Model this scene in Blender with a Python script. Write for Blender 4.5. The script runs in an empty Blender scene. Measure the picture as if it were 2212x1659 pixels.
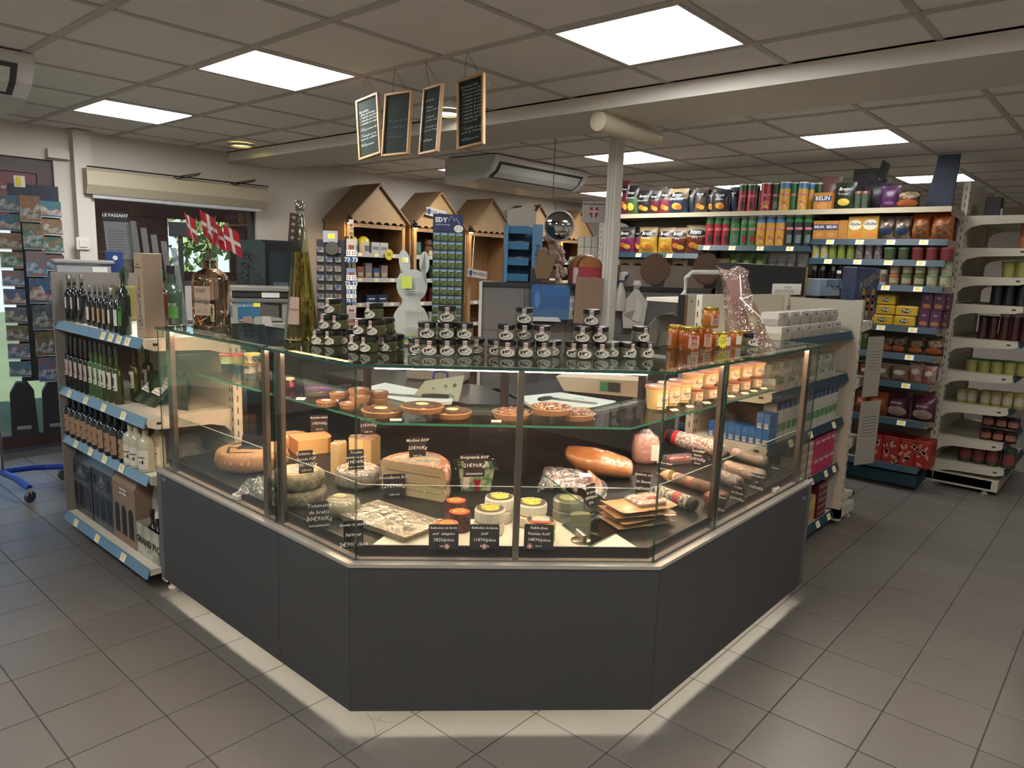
import bpy, math, random
from mathutils import Vector, Matrix
R = random.Random(7)
SC = bpy.context.scene
COL = SC.collection
PI = math.pi
# ---------------------------------------------------------------- camera, world, exposure
RV = Vector((0.66392642, -0.74705608, 0.03330045)); UV = Vector((0.09998743, 0.13281647, 0.98608433)); WV = Vector((0.74108314, 0.65135781, -0.16287658))
FPX = 1551.87
EYE = Vector((0, 0, 1.6))
cam = bpy.data.objects.new('camera', bpy.data.cameras.new('camera'))
m = Matrix((RV, UV, -WV)).transposed().to_4x4(); m.translation = EYE
cam.matrix_world = m
cam.data.sensor_width = 36; cam.data.lens = FPX / 2212 * 36; cam.data.clip_start = .02
COL.objects.link(cam); SC.camera = cam
SC.view_settings.view_transform = 'Standard'; SC.view_settings.look = 'None'
SC.view_settings.exposure = 0.28; SC.view_settings.gamma = 1; SC.view_settings.use_curve_mapping = False
SC.cycles.use_denoising = True
SC.cycles.max_bounces = 10; SC.cycles.diffuse_bounces = 4; SC.cycles.glossy_bounces = 4; SC.cycles.transmission_bounces = 8; SC.cycles.transparent_max_bounces = 24
SC.cycles.caustics_reflective = False; SC.cycles.caustics_refractive = False
SC.cycles.sample_clamp_indirect = 4
W = bpy.data.worlds.new('sky'); SC.world = W; W.use_nodes = True
_n = W.node_tree.nodes; _bg = _n['Background']
_sky = _n.new('ShaderNodeTexSky'); _sky.sky_type = 'HOSEK_WILKIE'; _sky.turbidity = 3; _sky.sun_direction = (-.3, -.5, .8)
W.node_tree.links.new(_sky.outputs[0], _bg.inputs[0]); _bg.inputs[1].default_value = 5
sun = bpy.data.objects.new('sun', bpy.data.lights.new('sun', 'SUN')); sun.data.energy = 5; sun.data.angle = .01
sun.rotation_euler = (math.radians(38), math.radians(-20), 0); COL.objects.link(sun)
PANEL_L, TUBE_L, BASE_L = 29.0, 125.0, 42.0

# ---------------------------------------------------------------- rays: a pixel of the photograph onto a plane of the room
def _d(px, py): return WV + RV * ((px - 1106) / FPX) - UV * ((py - 829.5) / FPX)
def atz(px, py, z): d = _d(px, py); return EYE + d * ((z - 1.6) / d.z)
def atu(px, py, u): d = _d(px, py); return EYE + d * (u / d.x)
def atv(px, py, v): d = _d(px, py); return EYE + d * (v / d.y)
def atw(px, py, s): d = _d(px, py); return EYE + d * (s / (d.x + d.y))      # plane u + v = s
def dep(p): return (Vector(p) - EYE).dot(WV)
def msz(px, p): return px * dep(p) / FPX          # metres spanned by px pixels at p

# ---------------------------------------------------------------- materials
MATS = {}
def lin(h):
    h = h.lstrip('#'); v = [int(h[i:i + 2], 16) / 255 for i in (0, 2, 4)]
    return tuple(c / 12.92 if c <= .04045 else ((c + .055) / 1.055) ** 2.4 for c in v) + (1,)
def M(h, rough=.5, metal=0, noise=0, ns=18, bump=0, bs=60, coat=0, rnd=0, spec=.5, h2=None, stretch=None, detail=4):
    key = (h, rough, metal, noise, ns, bump, bs, coat, rnd, spec, h2, stretch)
    if key in MATS: return MATS[key]
    m = bpy.data.materials.new('surface_' + h.strip('#')); m.use_nodes = True
    nt = m.node_tree; N = nt.nodes; L = nt.links; p = N['Principled BSDF']
    c = lin(h); p.inputs['Base Color'].default_value = c; p.inputs['Roughness'].default_value = rough; p.inputs['Metallic'].default_value = metal
    p.inputs['Specular IOR Level'].default_value = spec
    if coat: p.inputs['Coat Weight'].default_value = coat; p.inputs['Coat Roughness'].default_value = .08
    tc = None
    def coord():
        nonlocal tc
        if tc is None:
            t = N.new('ShaderNodeTexCoord'); tc = t.outputs['Object']
            if stretch:
                mp = N.new('ShaderNodeMapping'); mp.inputs['Scale'].default_value = stretch; L.new(tc, mp.inputs[0]); tc = mp.outputs[0]
        return tc
    out = None
    if noise or h2:
        n = N.new('ShaderNodeTexNoise'); n.inputs['Scale'].default_value = ns; n.inputs['Detail'].default_value = detail; L.new(coord(), n.inputs['Vector'])
        mx = N.new('ShaderNodeMix'); mx.data_type = 'RGBA'
        if h2:
            r = N.new('ShaderNodeValToRGB'); r.color_ramp.elements[0].position = .4; r.color_ramp.elements[1].position = .6
            L.new(n.outputs[0], r.inputs[0]); L.new(r.outputs[0], mx.inputs[0])
            mx.inputs[6].default_value = c; mx.inputs[7].default_value = lin(h2)
        else:
            L.new(n.outputs[0], mx.inputs[0])
            mx.inputs[6].default_value = tuple(x * (1 - noise) for x in c[:3]) + (1,)
            mx.inputs[7].default_value = tuple(min(1, x * (1 + noise)) for x in c[:3]) + (1,)
        out = mx.outputs[2]
    if rnd:
        oi = N.new('ShaderNodeObjectInfo'); mr = N.new('ShaderNodeMapRange'); mr.inputs[3].default_value = 1 - rnd; mr.inputs[4].default_value = 1 + rnd
        L.new(oi.outputs['Random'], mr.inputs[0]); hs = N.new('ShaderNodeHueSaturation'); L.new(mr.outputs[0], hs.inputs['Value'])
        if out: L.new(out, hs.inputs['Color'])
        else: hs.inputs['Color'].default_value = c
        out = hs.outputs[0]
    if out: L.new(out, p.inputs['Base Color'])
    if bump:
        n = N.new('ShaderNodeTexNoise'); n.inputs['Scale'].default_value = bs; n.inputs['Detail'].default_value = 3; L.new(coord(), n.inputs['Vector'])
        b = N.new('ShaderNodeBump'); b.inputs['Strength'].default_value = bump; b.inputs['Distance'].default_value = .01
        L.new(n.outputs[0], b.inputs['Height']); L.new(b.outputs[0], p.inputs['Normal'])
    MATS[key] = m; return m
def emis(h, s):
    key = ('emit', h, s)
    if key not in MATS:
        m = bpy.data.materials.new('light_' + h.strip('#')); m.use_nodes = True; N = m.node_tree.nodes; N.clear()
        e = N.new('ShaderNodeEmission'); e.inputs[0].default_value = lin(h); e.inputs[1].default_value = s
        o = N.new('ShaderNodeOutputMaterial'); m.node_tree.links.new(e.outputs[0], o.inputs[0]); MATS[key] = m
    return MATS[key]
def clear(h='#f4fbf8', base=.0, rough=.0, bump=0, bs=30, ior=1.5, cloud=0, ch='#ffffff'):
    key = ('clear', h, base, rough, bump, bs, ior, cloud, ch)
    if key in MATS: return MATS[key]
    m = bpy.data.materials.new('clear_' + h.strip('#')); m.use_nodes = True; nt = m.node_tree; N = nt.nodes; L = nt.links; N.clear()
    t = N.new('ShaderNodeBsdfTransparent'); t.inputs[0].default_value = lin(h)
    g = N.new('ShaderNodeBsdfGlossy'); g.inputs['Roughness'].default_value = rough
    f = N.new('ShaderNodeFresnel'); f.inputs[0].default_value = ior
    gm = N.new('ShaderNodeNewGeometry'); mr = N.new('ShaderNodeMapRange'); mr.inputs[3].default_value = ior; mr.inputs[4].default_value = 1 / ior
    L.new(gm.outputs['Backfacing'], mr.inputs[0]); L.new(mr.outputs[0], f.inputs[0])
    ad = N.new('ShaderNodeMath'); ad.operation = 'ADD'; ad.use_clamp = True; ad.inputs[1].default_value = base; L.new(f.outputs[0], ad.inputs[0])
    src = t
    if cloud:
        df = N.new('ShaderNodeBsdfDiffuse'); df.inputs[0].default_value = lin(ch); m0 = N.new('ShaderNodeMixShader'); m0.inputs[0].default_value = cloud
        L.new(t.outputs[0], m0.inputs[1]); L.new(df.outputs[0], m0.inputs[2]); src = m0
    mx = N.new('ShaderNodeMixShader'); L.new(ad.outputs[0], mx.inputs[0]); L.new(src.outputs[0], mx.inputs[1]); L.new(g.outputs[0], mx.inputs[2])
    if bump:
        tc = N.new('ShaderNodeTexCoord'); n = N.new('ShaderNodeTexNoise'); n.inputs['Scale'].default_value = bs; n.inputs['Detail'].default_value = 2; L.new(tc.outputs['Object'], n.inputs['Vector'])
        b = N.new('ShaderNodeBump'); b.inputs['Strength'].default_value = bump; b.inputs['Distance'].default_value = .02
        L.new(n.outputs[0], b.inputs['Height']); L.new(b.outputs[0], g.inputs['Normal']); L.new(b.outputs[0], f.inputs['Normal'])
    o = N.new('ShaderNodeOutputMaterial'); L.new(mx.outputs[0], o.inputs[0]); MATS[key] = m; return m
def liquid(h, ior=1.36, rough=0):
    key = ('liquid', h)
    if key not in MATS:
        m = bpy.data.materials.new('liquid_' + h.strip('#')); m.use_nodes = True; p = m.node_tree.nodes['Principled BSDF']
        p.inputs['Base Color'].default_value = lin(h); p.inputs['Transmission Weight'].default_value = 1; p.inputs['Roughness'].default_value = rough; p.inputs['IOR'].default_value = ior
        MATS[key] = m
    return MATS[key]
GLASS = clear('#fdfefd'); GEDGE = M('#1b4a3e', .1, spec=.8); FILM = clear('#ffffff', .05, .12, .6, 25, 1.35, .04); FILM2 = clear('#ffffff', .1, .1, .9, 40, 1.4, .10)
JARG = clear('#f2f6f4', .03, .02)
STEEL = M('#a59c92', .28, 1, noise=.12, ns=6, stretch=(40, 40, 1)); ALU = M('#a8a49c', .38, .85); CHROME = M('#d0d0d0', .12, 1)
BLACK = M('#16161a', .35); MATTEBLACK = M('#1c1b1d', .6); WHITE = M('#d9d6cf', .45); CREAM = M('#cfc7b4', .5, noise=.05, ns=3); PAPER = M('#e6e2da', .75)
TEAL = M('#10323f', .5, noise=.06, ns=4); YEL = M('#e2d23a', .6); INK = M('#20201f', .7); CHALK = M('#d9d9d2', .8); REDM = M('#b32430', .45); CARD = M('#8f6f4c', .8, noise=.1, ns=30)
PINE = M('#a58a66', .5, noise=.15, ns=3, stretch=(2, 14, 14), h2=None); PINE2 = M('#9a683a', .5, noise=.25, ns=3, stretch=(14, 14, 2))

# ---------------------------------------------------------------- mesh building
class MB:
    def __init__(s): s.v = []; s.f = []; s.m = []
    def add(s, vs, fs, mi=0):
        b = len(s.v); s.v += [tuple(x) for x in vs]
        for f in fs: s.f.append(tuple(b + i for i in f)); s.m.append(mi)
        return s
    def box(s, x0, x1, y0, y1, z0, z1, mi=0):
        vs = [(x, y, z) for z in (z0, z1) for y in (y0, y1) for x in (x0, x1)]
        return s.add(vs, [(0, 2, 3, 1), (4, 5, 7, 6), (0, 1, 5, 4), (2, 6, 7, 3), (0, 4, 6, 2), (1, 3, 7, 5)], mi)
    def bevbox(s, x0, x1, y0, y1, z0, z1, b=.004, mi=0):
        p = [(x0 + b, y0), (x1 - b, y0), (x1, y0 + b), (x1, y1 - b), (x1 - b, y1), (x0 + b, y1), (x0, y1 - b), (x0, y0 + b)]
        return s.loft([[(x, y, z0) for x, y in _inset(p, b)], [(x, y, z0 + b) for x, y in p], [(x, y, z1 - b) for x, y in p], [(x, y, z1) for x, y in _inset(p, b)]], mi)
    def loft(s, rings, mi=0, cap=True, close=True, mis=None):
        n = len(rings[0]); b = len(s.v)
        for r in rings: s.v += [tuple(x) for x in r]
        for k in range(len(rings) - 1):
            for i in range(n if close else n - 1):
                j = (i + 1) % n
                s.f.append((b + k * n + i, b + k * n + j, b + (k + 1) * n + j, b + (k + 1) * n + i)); s.m.append(mis[k] if mis else mi)
        if cap:
            s.f.append(tuple(b + i for i in reversed(range(n)))); s.m.append(mis[0] if mis else mi)
            s.f.append(tuple(b + (len(rings) - 1) * n + i for i in range(n))); s.m.append(mis[-1] if mis else mi)
        return s
    def lathe(s, prof, n=16, mi=0, c=(0, 0), mis=None, cap=True, sx=1, sy=1, a0=0):
        return s.loft([[(c[0] + sx * r * math.cos(a0 + 2 * PI * i / n), c[1] + sy * r * math.sin(a0 + 2 * PI * i / n), z) for i in range(n)] for r, z in prof], mi, cap, True, mis)
    def tube(s, pts, r, n=6, mi=0):
        pts = [Vector(p) for p in pts]; rings = []
        for i, p in enumerate(pts):
            t = (pts[min(i + 1, len(pts) - 1)] - pts[max(i - 1, 0)]).normalized()
            a = t.orthogonal() if abs(t.z) > .99 else t.cross(Vector((0, 0, 1)))
            a.normalize(); b = t.cross(a); rr = r[i] if isinstance(r, (list, tuple)) else r
            rings.append([p + a * (rr * math.cos(2 * PI * k / n)) + b * (rr * math.sin(2 * PI * k / n)) for k in range(n)])
        return s.loft(rings, mi)
    def prism(s, poly, h, axis=2, base=0, mi=0, front=None):
        n = len(poly)
        def P(p, q):
            return (p[0], p[1], q) if axis == 2 else ((p[0], q, p[1]) if axis == 1 else (q, p[0], p[1]))
        vs = [P(p, base) for p in poly] + [P(p, base + h) for p in poly]
        fs = [tuple(reversed(range(n))), tuple(range(n, 2 * n))] + [(i, (i + 1) % n, n + (i + 1) % n, n + i) for i in range(n)]
        b = len(s.v); s.add(vs, fs, mi)
        if front is not None: s.m[-(n + 2)] = front
        return s
    def quad(s, a, b, c, d, mi=0): return s.add([a, b, c, d], [(0, 1, 2, 3)], mi)
    def patch(s, r, z0, z1, a0, a1, n=8, mi=0, c=(0, 0)):     # a curved label hugging a cylinder
        rings = [[(c[0] + r * math.cos(a0 + (a1 - a0) * i / n), c[1] + r * math.sin(a0 + (a1 - a0) * i / n), z) for i in range(n + 1)] for z in (z0, z1)]
        return s.loft(rings, mi, False, False)
    def mesh(s, name, mats, smooth=False):
        me = bpy.data.meshes.new(name); me.from_pydata(s.v, [], s.f)
        for mt in (mats if isinstance(mats, (list, tuple)) else [mats]): me.materials.append(mt)
        if any(s.m): me.polygons.foreach_set('material_index', s.m)
        if smooth:
            me.polygons.foreach_set('use_smooth', [True] * len(me.polygons)); me.update()
            try: me.set_sharp_from_angle(angle=.7)
            except Exception: pass
        me.update(); return me
    def obj(s, name, mats, parent=None, loc=(0, 0, 0), rz=0, smooth=False, rot=None):
        return put(name, s.mesh(name, mats, smooth), parent, loc, rz, rot)
def _inset(p, b):
    cx = sum(q[0] for q in p) / len(p); cy = sum(q[1] for q in p) / len(p)
    return [(x + (b if x < cx else -b), y + (b if y < cy else -b)) for x, y in p]
def put(name, me, parent=None, loc=(0, 0, 0), rz=0, rot=None):
    o = bpy.data.objects.new(name, me); COL.objects.link(o); o.location = loc; o.rotation_euler = rot if rot else (0, 0, rz)
    if parent: o.parent = parent
    return o
def tag(o, label, cat, group=None, kind=None):
    o['label'] = label; o['category'] = cat
    if group: o['group'] = group
    if kind: o['kind'] = kind
    return o
def thing(name, label, cat, loc=(0, 0, 0), rz=0, group=None, rot=None):
    o = put(name, None, None, loc, rz, rot); o.empty_display_size = .05
    return tag(o, label, cat, group)
def struct(o): o['kind'] = 'structure'; return o
def dup(root, loc, rz=None, label=None, group=None, rot=None, scale=None):
    r = root.copy(); COL.objects.link(r); r.location = loc
    if rz is not None: r.rotation_euler = (0, 0, rz)
    if rot is not None: r.rotation_euler = rot
    if scale: r.scale = scale if isinstance(scale, tuple) else (scale,) * 3
    if label: r['label'] = label
    if group: r['group'] = group
    for ch in KIDS(root):
        c = ch.copy(); COL.objects.link(c); c.parent = r
        for g in KIDS(ch):
            d = g.copy(); COL.objects.link(d); d.parent = c
    return r
_kids = {}
def KIDS(o): return list(o.children)
_txt = {}
def text(s, size, parent, loc, mat=INK, rot=(PI / 2, 0, 0), name='lettering', align='CENTER', shear=0, bold=0, sx=1, ls=1):
    key = (s, round(size, 4), mat.name, align, shear, bold, ls)
    if key not in _txt:
        cu = bpy.data.curves.new(name, 'FONT'); cu.body = s; cu.size = size; cu.align_x = align; cu.align_y = 'CENTER'; cu.shear = shear; cu.extrude = .0002; cu.offset = bold; cu.resolution_u = 1
        cu.space_line = ls; tmp = bpy.data.objects.new('t', cu); COL.objects.link(tmp); me = bpy.data.meshes.new_from_object(tmp); COL.objects.unlink(tmp); bpy.data.objects.remove(tmp)
        me.name = name; me.materials.clear(); me.materials.append(mat); _txt[key] = me
    o = put(name, _txt[key], parent, loc, 0, rot)
    if sx != 1: o.scale = (sx, 1, 1)
    return o
ORD = ['first', 'second', 'third', 'fourth', 'fifth', 'sixth', 'seventh', 'eighth', 'ninth', 'tenth', 'eleventh', 'twelfth', 'thirteenth', 'fourteenth', 'fifteenth', 'sixteenth', 'seventeenth', 'eighteenth', 'nineteenth', 'twentieth']
def circle(r, n, cx=0, cy=0, sy=1, a0=0): return [(cx + r * math.cos(a0 + 2 * PI * i / n), cy + sy * r * math.sin(a0 + 2 * PI * i / n)) for i in range(n)]
# ================================================================ the room
BU0, BU1, BZ = 3.40, 3.98, 2.462
H = 2.55; WALLV = 6.6; UMIN, UMAX, VMIN = -2.2, 11.5, -2.2
TS = .30739; TU, TV = .94757 % TS, 4.24174 % TS
GROUT = M('#3d3a35', .8, noise=.2, ns=8); TILEM = M('#64605b', .34, noise=.07, ns=5, rnd=.05, bump=.03, bs=200)
floor = struct(MB().box(UMIN, UMAX, VMIN, WALLV + .12, -.06, -.0025).obj('floor', GROUT))
tm = MB().bevbox(.002, TS - .0025, .002, TS - .0025, -.0024, 0, .0011).mesh('tile', TILEM)
seen, rest = [], []
for i in range(int((UMIN - TU) / TS) + 1, int((UMAX - TU) / TS) - 1):
    for j in range(int((VMIN - TV) / TS) + 1, int((WALLV + .1 - TV) / TS)):
        p = Vector((TU + i * TS, TV + j * TS, 0)); c = p + Vector((TS / 2, TS / 2, 0)); k = dep(c)
        if k > .8:
            d = c - EYE; px = 1106 + FPX * d.dot(RV) / k; py = 829.5 - FPX * d.dot(UV) / k
            if -120 < px < 2330 and py < 1800 and not (1.6 < c.x < 3.6 and c.y > 1.5 and c.x + c.y > 3.9 and c.y < 3.4): seen.append((k, p)); continue
        rest.append(p)
seen.sort(key=lambda q: q[0]); rest += [p for k, p in seen[295:]]
for k, p in seen[:295]: put('floor_tile', tm, floor, p)
b = MB()
for p in rest: b.box(p.x + .002, p.x + TS - .0025, p.y + .002, p.y + TS - .0025, -.0024, 0)
o = b.obj('distant_floor_tiles', TILEM, floor); o['kind'] = 'stuff'

ck = MB()
for L_ in (((792, 1540), (801, 1552), (809, 1566), (812, 1588)), ((800, 1551), (822, 1557), (836, 1560), (858, 1560)), ((812, 1588), (823, 1576), (834, 1572)), ((818, 1556), (826, 1545))):
    for a, c in zip(L_, L_[1:]):
        a, c = atz(*a, .0006), atz(*c, .0006); n_ = Vector((c.y - a.y, a.x - c.x, 0)).normalized() * .0014; ck.quad(a - n_, c - n_, c + n_, a + n_)
ck.obj('tile_crack', M('#5a5348', .9), floor)['kind'] = 'stuff'
# ceiling: grid of bars with a tile in every bay
CM = .6155; CU0, CV0 = 1.185 - 5 * CM, .775 - 4 * CM
CT = M('#efece8', .85, noise=.05, ns=4, bump=.12, bs=220, rnd=.02); BAR = M('#b9b4ad', .5)
ceil = struct(MB().box(UMIN, UMAX, VMIN, WALLV + .12, H + .05, H + .12).obj('ceiling', M('#8a857c', .9)))
LIGHTS = [(2.108, 3.54), (2.108, 5.385), (2.723, 1.697), (5.458, 1.70), (5.458, 3.54), (7.92, 1.70), (7.92, 3.54), (7.92, 5.385), (5.458, 5.385), (2.108, -.15), (-.35, 1.697), (-.35, -.15), (5.458, -.15), (-.35, 3.54)]
bars = MB()
gu = [u for u in [CU0 + i * CM for i in range(24)] if UMIN < u < 3.4] + [5.15 + i * CM for i in range(-1, 11)]; gv = [CV0 + j * CM for j in range(20) if VMIN < CV0 + j * CM < WALLV]
for u in gu: bars.box(u - .019, u + .019, VMIN, WALLV, H - .008, H + .006)
for v in gv: bars.box(UMIN, UMAX, v - .015, v + .015, H - .006, H + .006)
o = bars.obj('ceiling_grid', BAR, ceil)
ctm = MB().bevbox(-CM / 2 + .012, CM / 2 - .012, -CM / 2 + .012, CM / 2 - .012, H - .001, H + .02, .006).mesh('ceiling_tile', CT)
bm = MB(); cnt = 0
for u in gu:
    if 3.0 < u < 3.9: continue
    for v in [CV0 - CM] + gv:
        c = (u + CM / 2, v + CM / 2)
        if any(abs(c[0] - l[0]) < .2 and abs(c[1] - l[1]) < .2 for l in LIGHTS): continue
        k = dep((c[0], c[1], H)); d = Vector((c[0], c[1], H)) - EYE
        px = 1106 + FPX * d.dot(RV) / k if k > .3 else -999; py = 829.5 - FPX * d.dot(UV) / k if k > .3 else -999
        if -300 < px < 2500 and py > -250 and cnt < 290: put('ceiling_tile', ctm, ceil, (c[0], c[1], 0)); cnt += 1
        else: bm.box(c[0] - CM / 2 + .012, c[0] + CM / 2 - .012, c[1] - CM / 2 + .012, c[1] + CM / 2 - .012, H, H + .02)
for v in gv:
    for u0, u1 in ((3.045, BU0 - .004), (BU1 + .004, 4.52)):
        MB().box(u0, u1, v + .012, v + CM - .012, H - .001, H + .02).obj('ceiling_tile', CT, ceil)
if bm.v: o = bm.obj('outer_ceiling_tiles', CT, ceil); o['kind'] = 'stuff'
PAN = emis('#fcfbf8', PANEL_L); PAN2 = emis('#fcfbf8', PANEL_L * .9); PAN3 = emis('#fcfbf8', PANEL_L * .5)
lp = ['above the counter, second from the window wall', 'nearest the window wall at left', 'nearest the camera at upper right', 'before the crisps shelves at right', 'behind the white column', 'far right beyond the tall blue board', 'beyond the crisps tubes', 'farthest, beside the column top', 'half hidden behind the beam near the air conditioner', 'behind the camera over the aisle', 'behind the camera on the left', 'behind the camera, rearmost', 'behind the camera on the right', 'left of the camera']
for (u, v), s in zip(LIGHTS, lp):
    t = thing('ceiling_light', 'square white recessed LED ceiling panel, ' + s, 'ceiling light', (u, v, H), 0, 'square LED ceiling panels')
    b = MB(); a = CM / 2 - .018
    for x0, x1, y0, y1 in ((-a, a, -a, -a + .012), (-a, a, a - .012, a), (-a, -a + .012, -a + .012, a - .012), (a - .012, a, -a + .012, a - .012)): b.box(x0, x1, y0, y1, -.009, .02)
    b.obj('frame', M('#c8c6c0', .5), t); a -= .012
    MB().box(-a, a, -a, a, .0, .006).obj('diffuser', PAN if u < 4 else (PAN2 if v > 2.6 else PAN3), t)
# dropped beam and column
PLAST = M('#d9d3ca', .8, noise=.04, ns=2, bump=.04, bs=120)
struct(MB().box(BU0, BU1, VMIN, WALLV, BZ, H - .009).obj('trim_1', PLAST))
cp = atu(1333, 300, 4.08)
t = struct(put('trim_2', None, None, (4.08, cp.y, 0)))
MB().box(-.037, .037, -.037, .037, 0, H - .01).obj('column_shaft', M('#b5b0a6', .6, noise=.03, ns=3), t)
b = MB()
b.box(-.038, -.0365, -.014, -.011, 0, H - .01).box(-.038, -.0365, .011, .014, 0, H - .01)
b.obj('column_groove', M('#8b877f', .6), t)
# walls; the window wall has two openings
WP = M('#d0c9c0', .85, noise=.03, ns=2, bump=.03, bs=150)
wA = [atv(190, 420, WALLV).x, atv(553, 470, WALLV).x]                    # shop window
wz0, wz1 = atv(553, 618, WALLV).z, atv(553, 425, WALLV).z
dA = [-1.1, atv(118, 400, WALLV).x]; dz1 = atv(100, 345, WALLV).z       # door
b = MB(); T = .12
def wall_piece(x0, x1, z0, z1): b.box(x0, x1, WALLV, WALLV + T, z0, z1)
wall_piece(UMIN, dA[0], 0, H + .05); wall_piece(dA[0], dA[1], dz1, H + .05); wall_piece(dA[1], wA[0], 0, H + .05)
wall_piece(wA[0], wA[1], 0, wz0); wall_piece(wA[0], wA[1], wz1, H + .05); wall_piece(wA[1], UMAX, 0, H + .05)
struct(b.obj('wall_left', WP))
struct(MB().box(UMAX, UMAX + .1, VMIN, WALLV, 0, H + .05).obj('wall_far', WP)); struct(MB().box(UMIN, UMAX, VMIN - .1, VMIN, 0, H + .05).obj('wall_right', WP))
struct(MB().box(UMIN - .1, UMIN, VMIN, WALLV, 0, H + .05).obj('wall_near', WP))
# pilaster and boxes on the wall by the window
pu = atv(170, 300, WALLV).x
t = struct(MB().box(pu - .075, pu + .055, WALLV - .1, WALLV, 0, H - .01).obj('trim_3', WP))
a = atv(102, 320, WALLV - .06); c = atv(150, 345, WALLV - .06)
struct(MB().box(a.x, c.x, WALLV - .07, WALLV, c.z, a.z).obj('trim_4', WP))
q = atv(175, 526, WALLV - .1)
t = thing('light_switch', 'white square light switch on the pilaster left of the window', 'switch', (q.x + .01, WALLV - .1, q.z)); MB().bevbox(-.05, .05, -.02, 0, -.05, .05, .004).obj('plate', WHITE, t); MB().bevbox(-.03, .03, -.028, -.02, -.03, .03, .003).obj('rocker', WHITE, t)
def frame(name, x0, x1, z0, z1, w, mat, mull=(), glass=GLASS, d0=.03, d1=.09, sill=None):
    t = struct(put(name, None, None, (0, WALLV, 0))); bb = MB()
    bb.box(x0, x1, d0, d1, z0, z0 + w).box(x0, x1, d0, d1, z1 - w, z1).box(x0, x0 + w, d0, d1, z0 + w, z1 - w).box(x1 - w, x1, d0, d1, z0 + w, z1 - w)
    for x in mull: bb.box(x - w / 2, x + w / 2, d0, d1, z0 + w, z1 - w)
    bb.obj('window_frame', mat, t)
    xs = [x0 + w] + list(mull) + [x1 - w]
    for i in range(len(xs) - 1): MB().box(xs[i], xs[i + 1], .055, .061, z0 + w, z1 - w).obj('pane', glass, t)
    return t
frame('window_1', wA[0], wA[1], wz0, wz1, .045, M('#4a4746', .5))
BROWN = M('#3a2a26', .5, noise=.15, ns=4)
t = frame('door_1', dA[0], dA[1], .02, dz1, .11, BROWN, mull=((dA[0] + dA[1]) / 2,))
a = atv(60, 380, WALLV)
MB().box(dA[0] + .1, dA[1] - .1, .045, .07, a.z - .3, dz1 - .1).obj('door_sign', M('#5a1a22', .5), t)
q = atv(10, 402, WALLV); text('à bientôt', .05, t, (q.x, .035, q.z), CHALK)
# outside: terrace with a dark timber wall, an opening to the green
DW = M('#8a5c48', .6, noise=.3, ns=2, stretch=(1, 1, 16))
t = struct(put('wall_outside', None, None, (0, 8.6, 0))); x = UMIN
ox0, ox1 = atv(365, 540, 8.6).x, atv(497, 540, 8.6).x; oz0, oz1 = atv(430, 575, 8.6).z, atv(430, 490, 8.6).z
for z in range(15):
    z0 = z * .2; z1 = z0 + .1995
    for (a, c) in (((2.35, ox0), (ox1, 9)) if oz0 - .1 < z0 < oz1 - .05 else ((2.35, 9),)): MB().bevbox(a, c, 0, .04, z0, z1, .006).obj('plank', DW, t)
struct(MB().box(2.3, 9, 6.75, 8.7, 2.9, 2.95).obj('terrace_roof', DW)); struct(MB().box(-9, 14, 6.73, 22, -.1, -.02).obj('ground', M('#7c8a62', .9, noise=.2, ns=1)))
for k, (x, y, r) in enumerate(((-2.6, 12.5, 1.7), (1.2, 14.5, 1.9), (5.2, 13, 1.8), (9.4, 15.5, 2.0))):
    t = thing('tree', 'leafy green tree outside beyond the terrace, %s from the left' % ORD[k], 'tree', (x, y, 0), 0, 'trees beyond the terrace')
    MB().lathe([(.16, 0), (.12, 1.2), (.08, 2.2)], 8).obj('trunk', M('#4b3a2a', .9), t)
    bb = MB(); rr = random.Random(k)
    for i in range(900):
        th, ph = rr.uniform(0, 2 * PI), math.acos(rr.uniform(-1, 1)); q = Vector((math.sin(ph) * math.cos(th) * r * .8, math.sin(ph) * math.sin(th) * r * .8, 2.6 + math.cos(ph) * r * .8)) * 1; s = rr.uniform(.08, .22)
        a = Vector((rr.gauss(0, 1), rr.gauss(0, 1), rr.gauss(0, 1))).normalized(); c = a.orthogonal().normalized(); e = a.cross(c)
        bb.quad(q - c * s, q - e * s * .5, q + c * s, q + e * s * .5)
    bb.obj('crown', M('#93a868', .7, rnd=.1, noise=.3, ns=2), t)
# roller shutter box above the window
za = atv(190, 362, WALLV - .2).z; zb = atv(195, 412, WALLV - .2).z; xa = atv(188, 380, WALLV - .2).x; xb = atv(580, 430, WALLV - .2).x
t = thing('shutter_box', 'cream rolling shutter box above the shop window', 'shutter', (0, WALLV, 0))
hh = za - zb; prof = [(0, zb - .02), (-.16, zb - .02), (-.2, zb + .05), (-.2, za - .02), (-.18, za), (0, za)]
MB().prism([(p[0], p[1]) for p in prof], xb - xa, axis=0, base=xa).obj('casing', M('#b3a893', .5), t)
MB().box(xa + .05, xb - .05, -.15, -.05, zb - .05, zb - .02).obj('shutter_slat', M('#c9ccd0', .3, .4), t)
b = MB().tube([(xa, -.205, za + .01), (xb, -.205, za + .01)], .006)
for px in (400, 520):
    q = atv(px, 385, WALLV - .2).x; b.tube([(q - .1, -.205, za), (q + .06, -.3, za + .04), (q + .09, -.31, za + .05), (q + .07, -.3, za + .03), (q - .08, -.205, za - .01)], .005)
b.obj('cable', BLACK, t)
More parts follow.
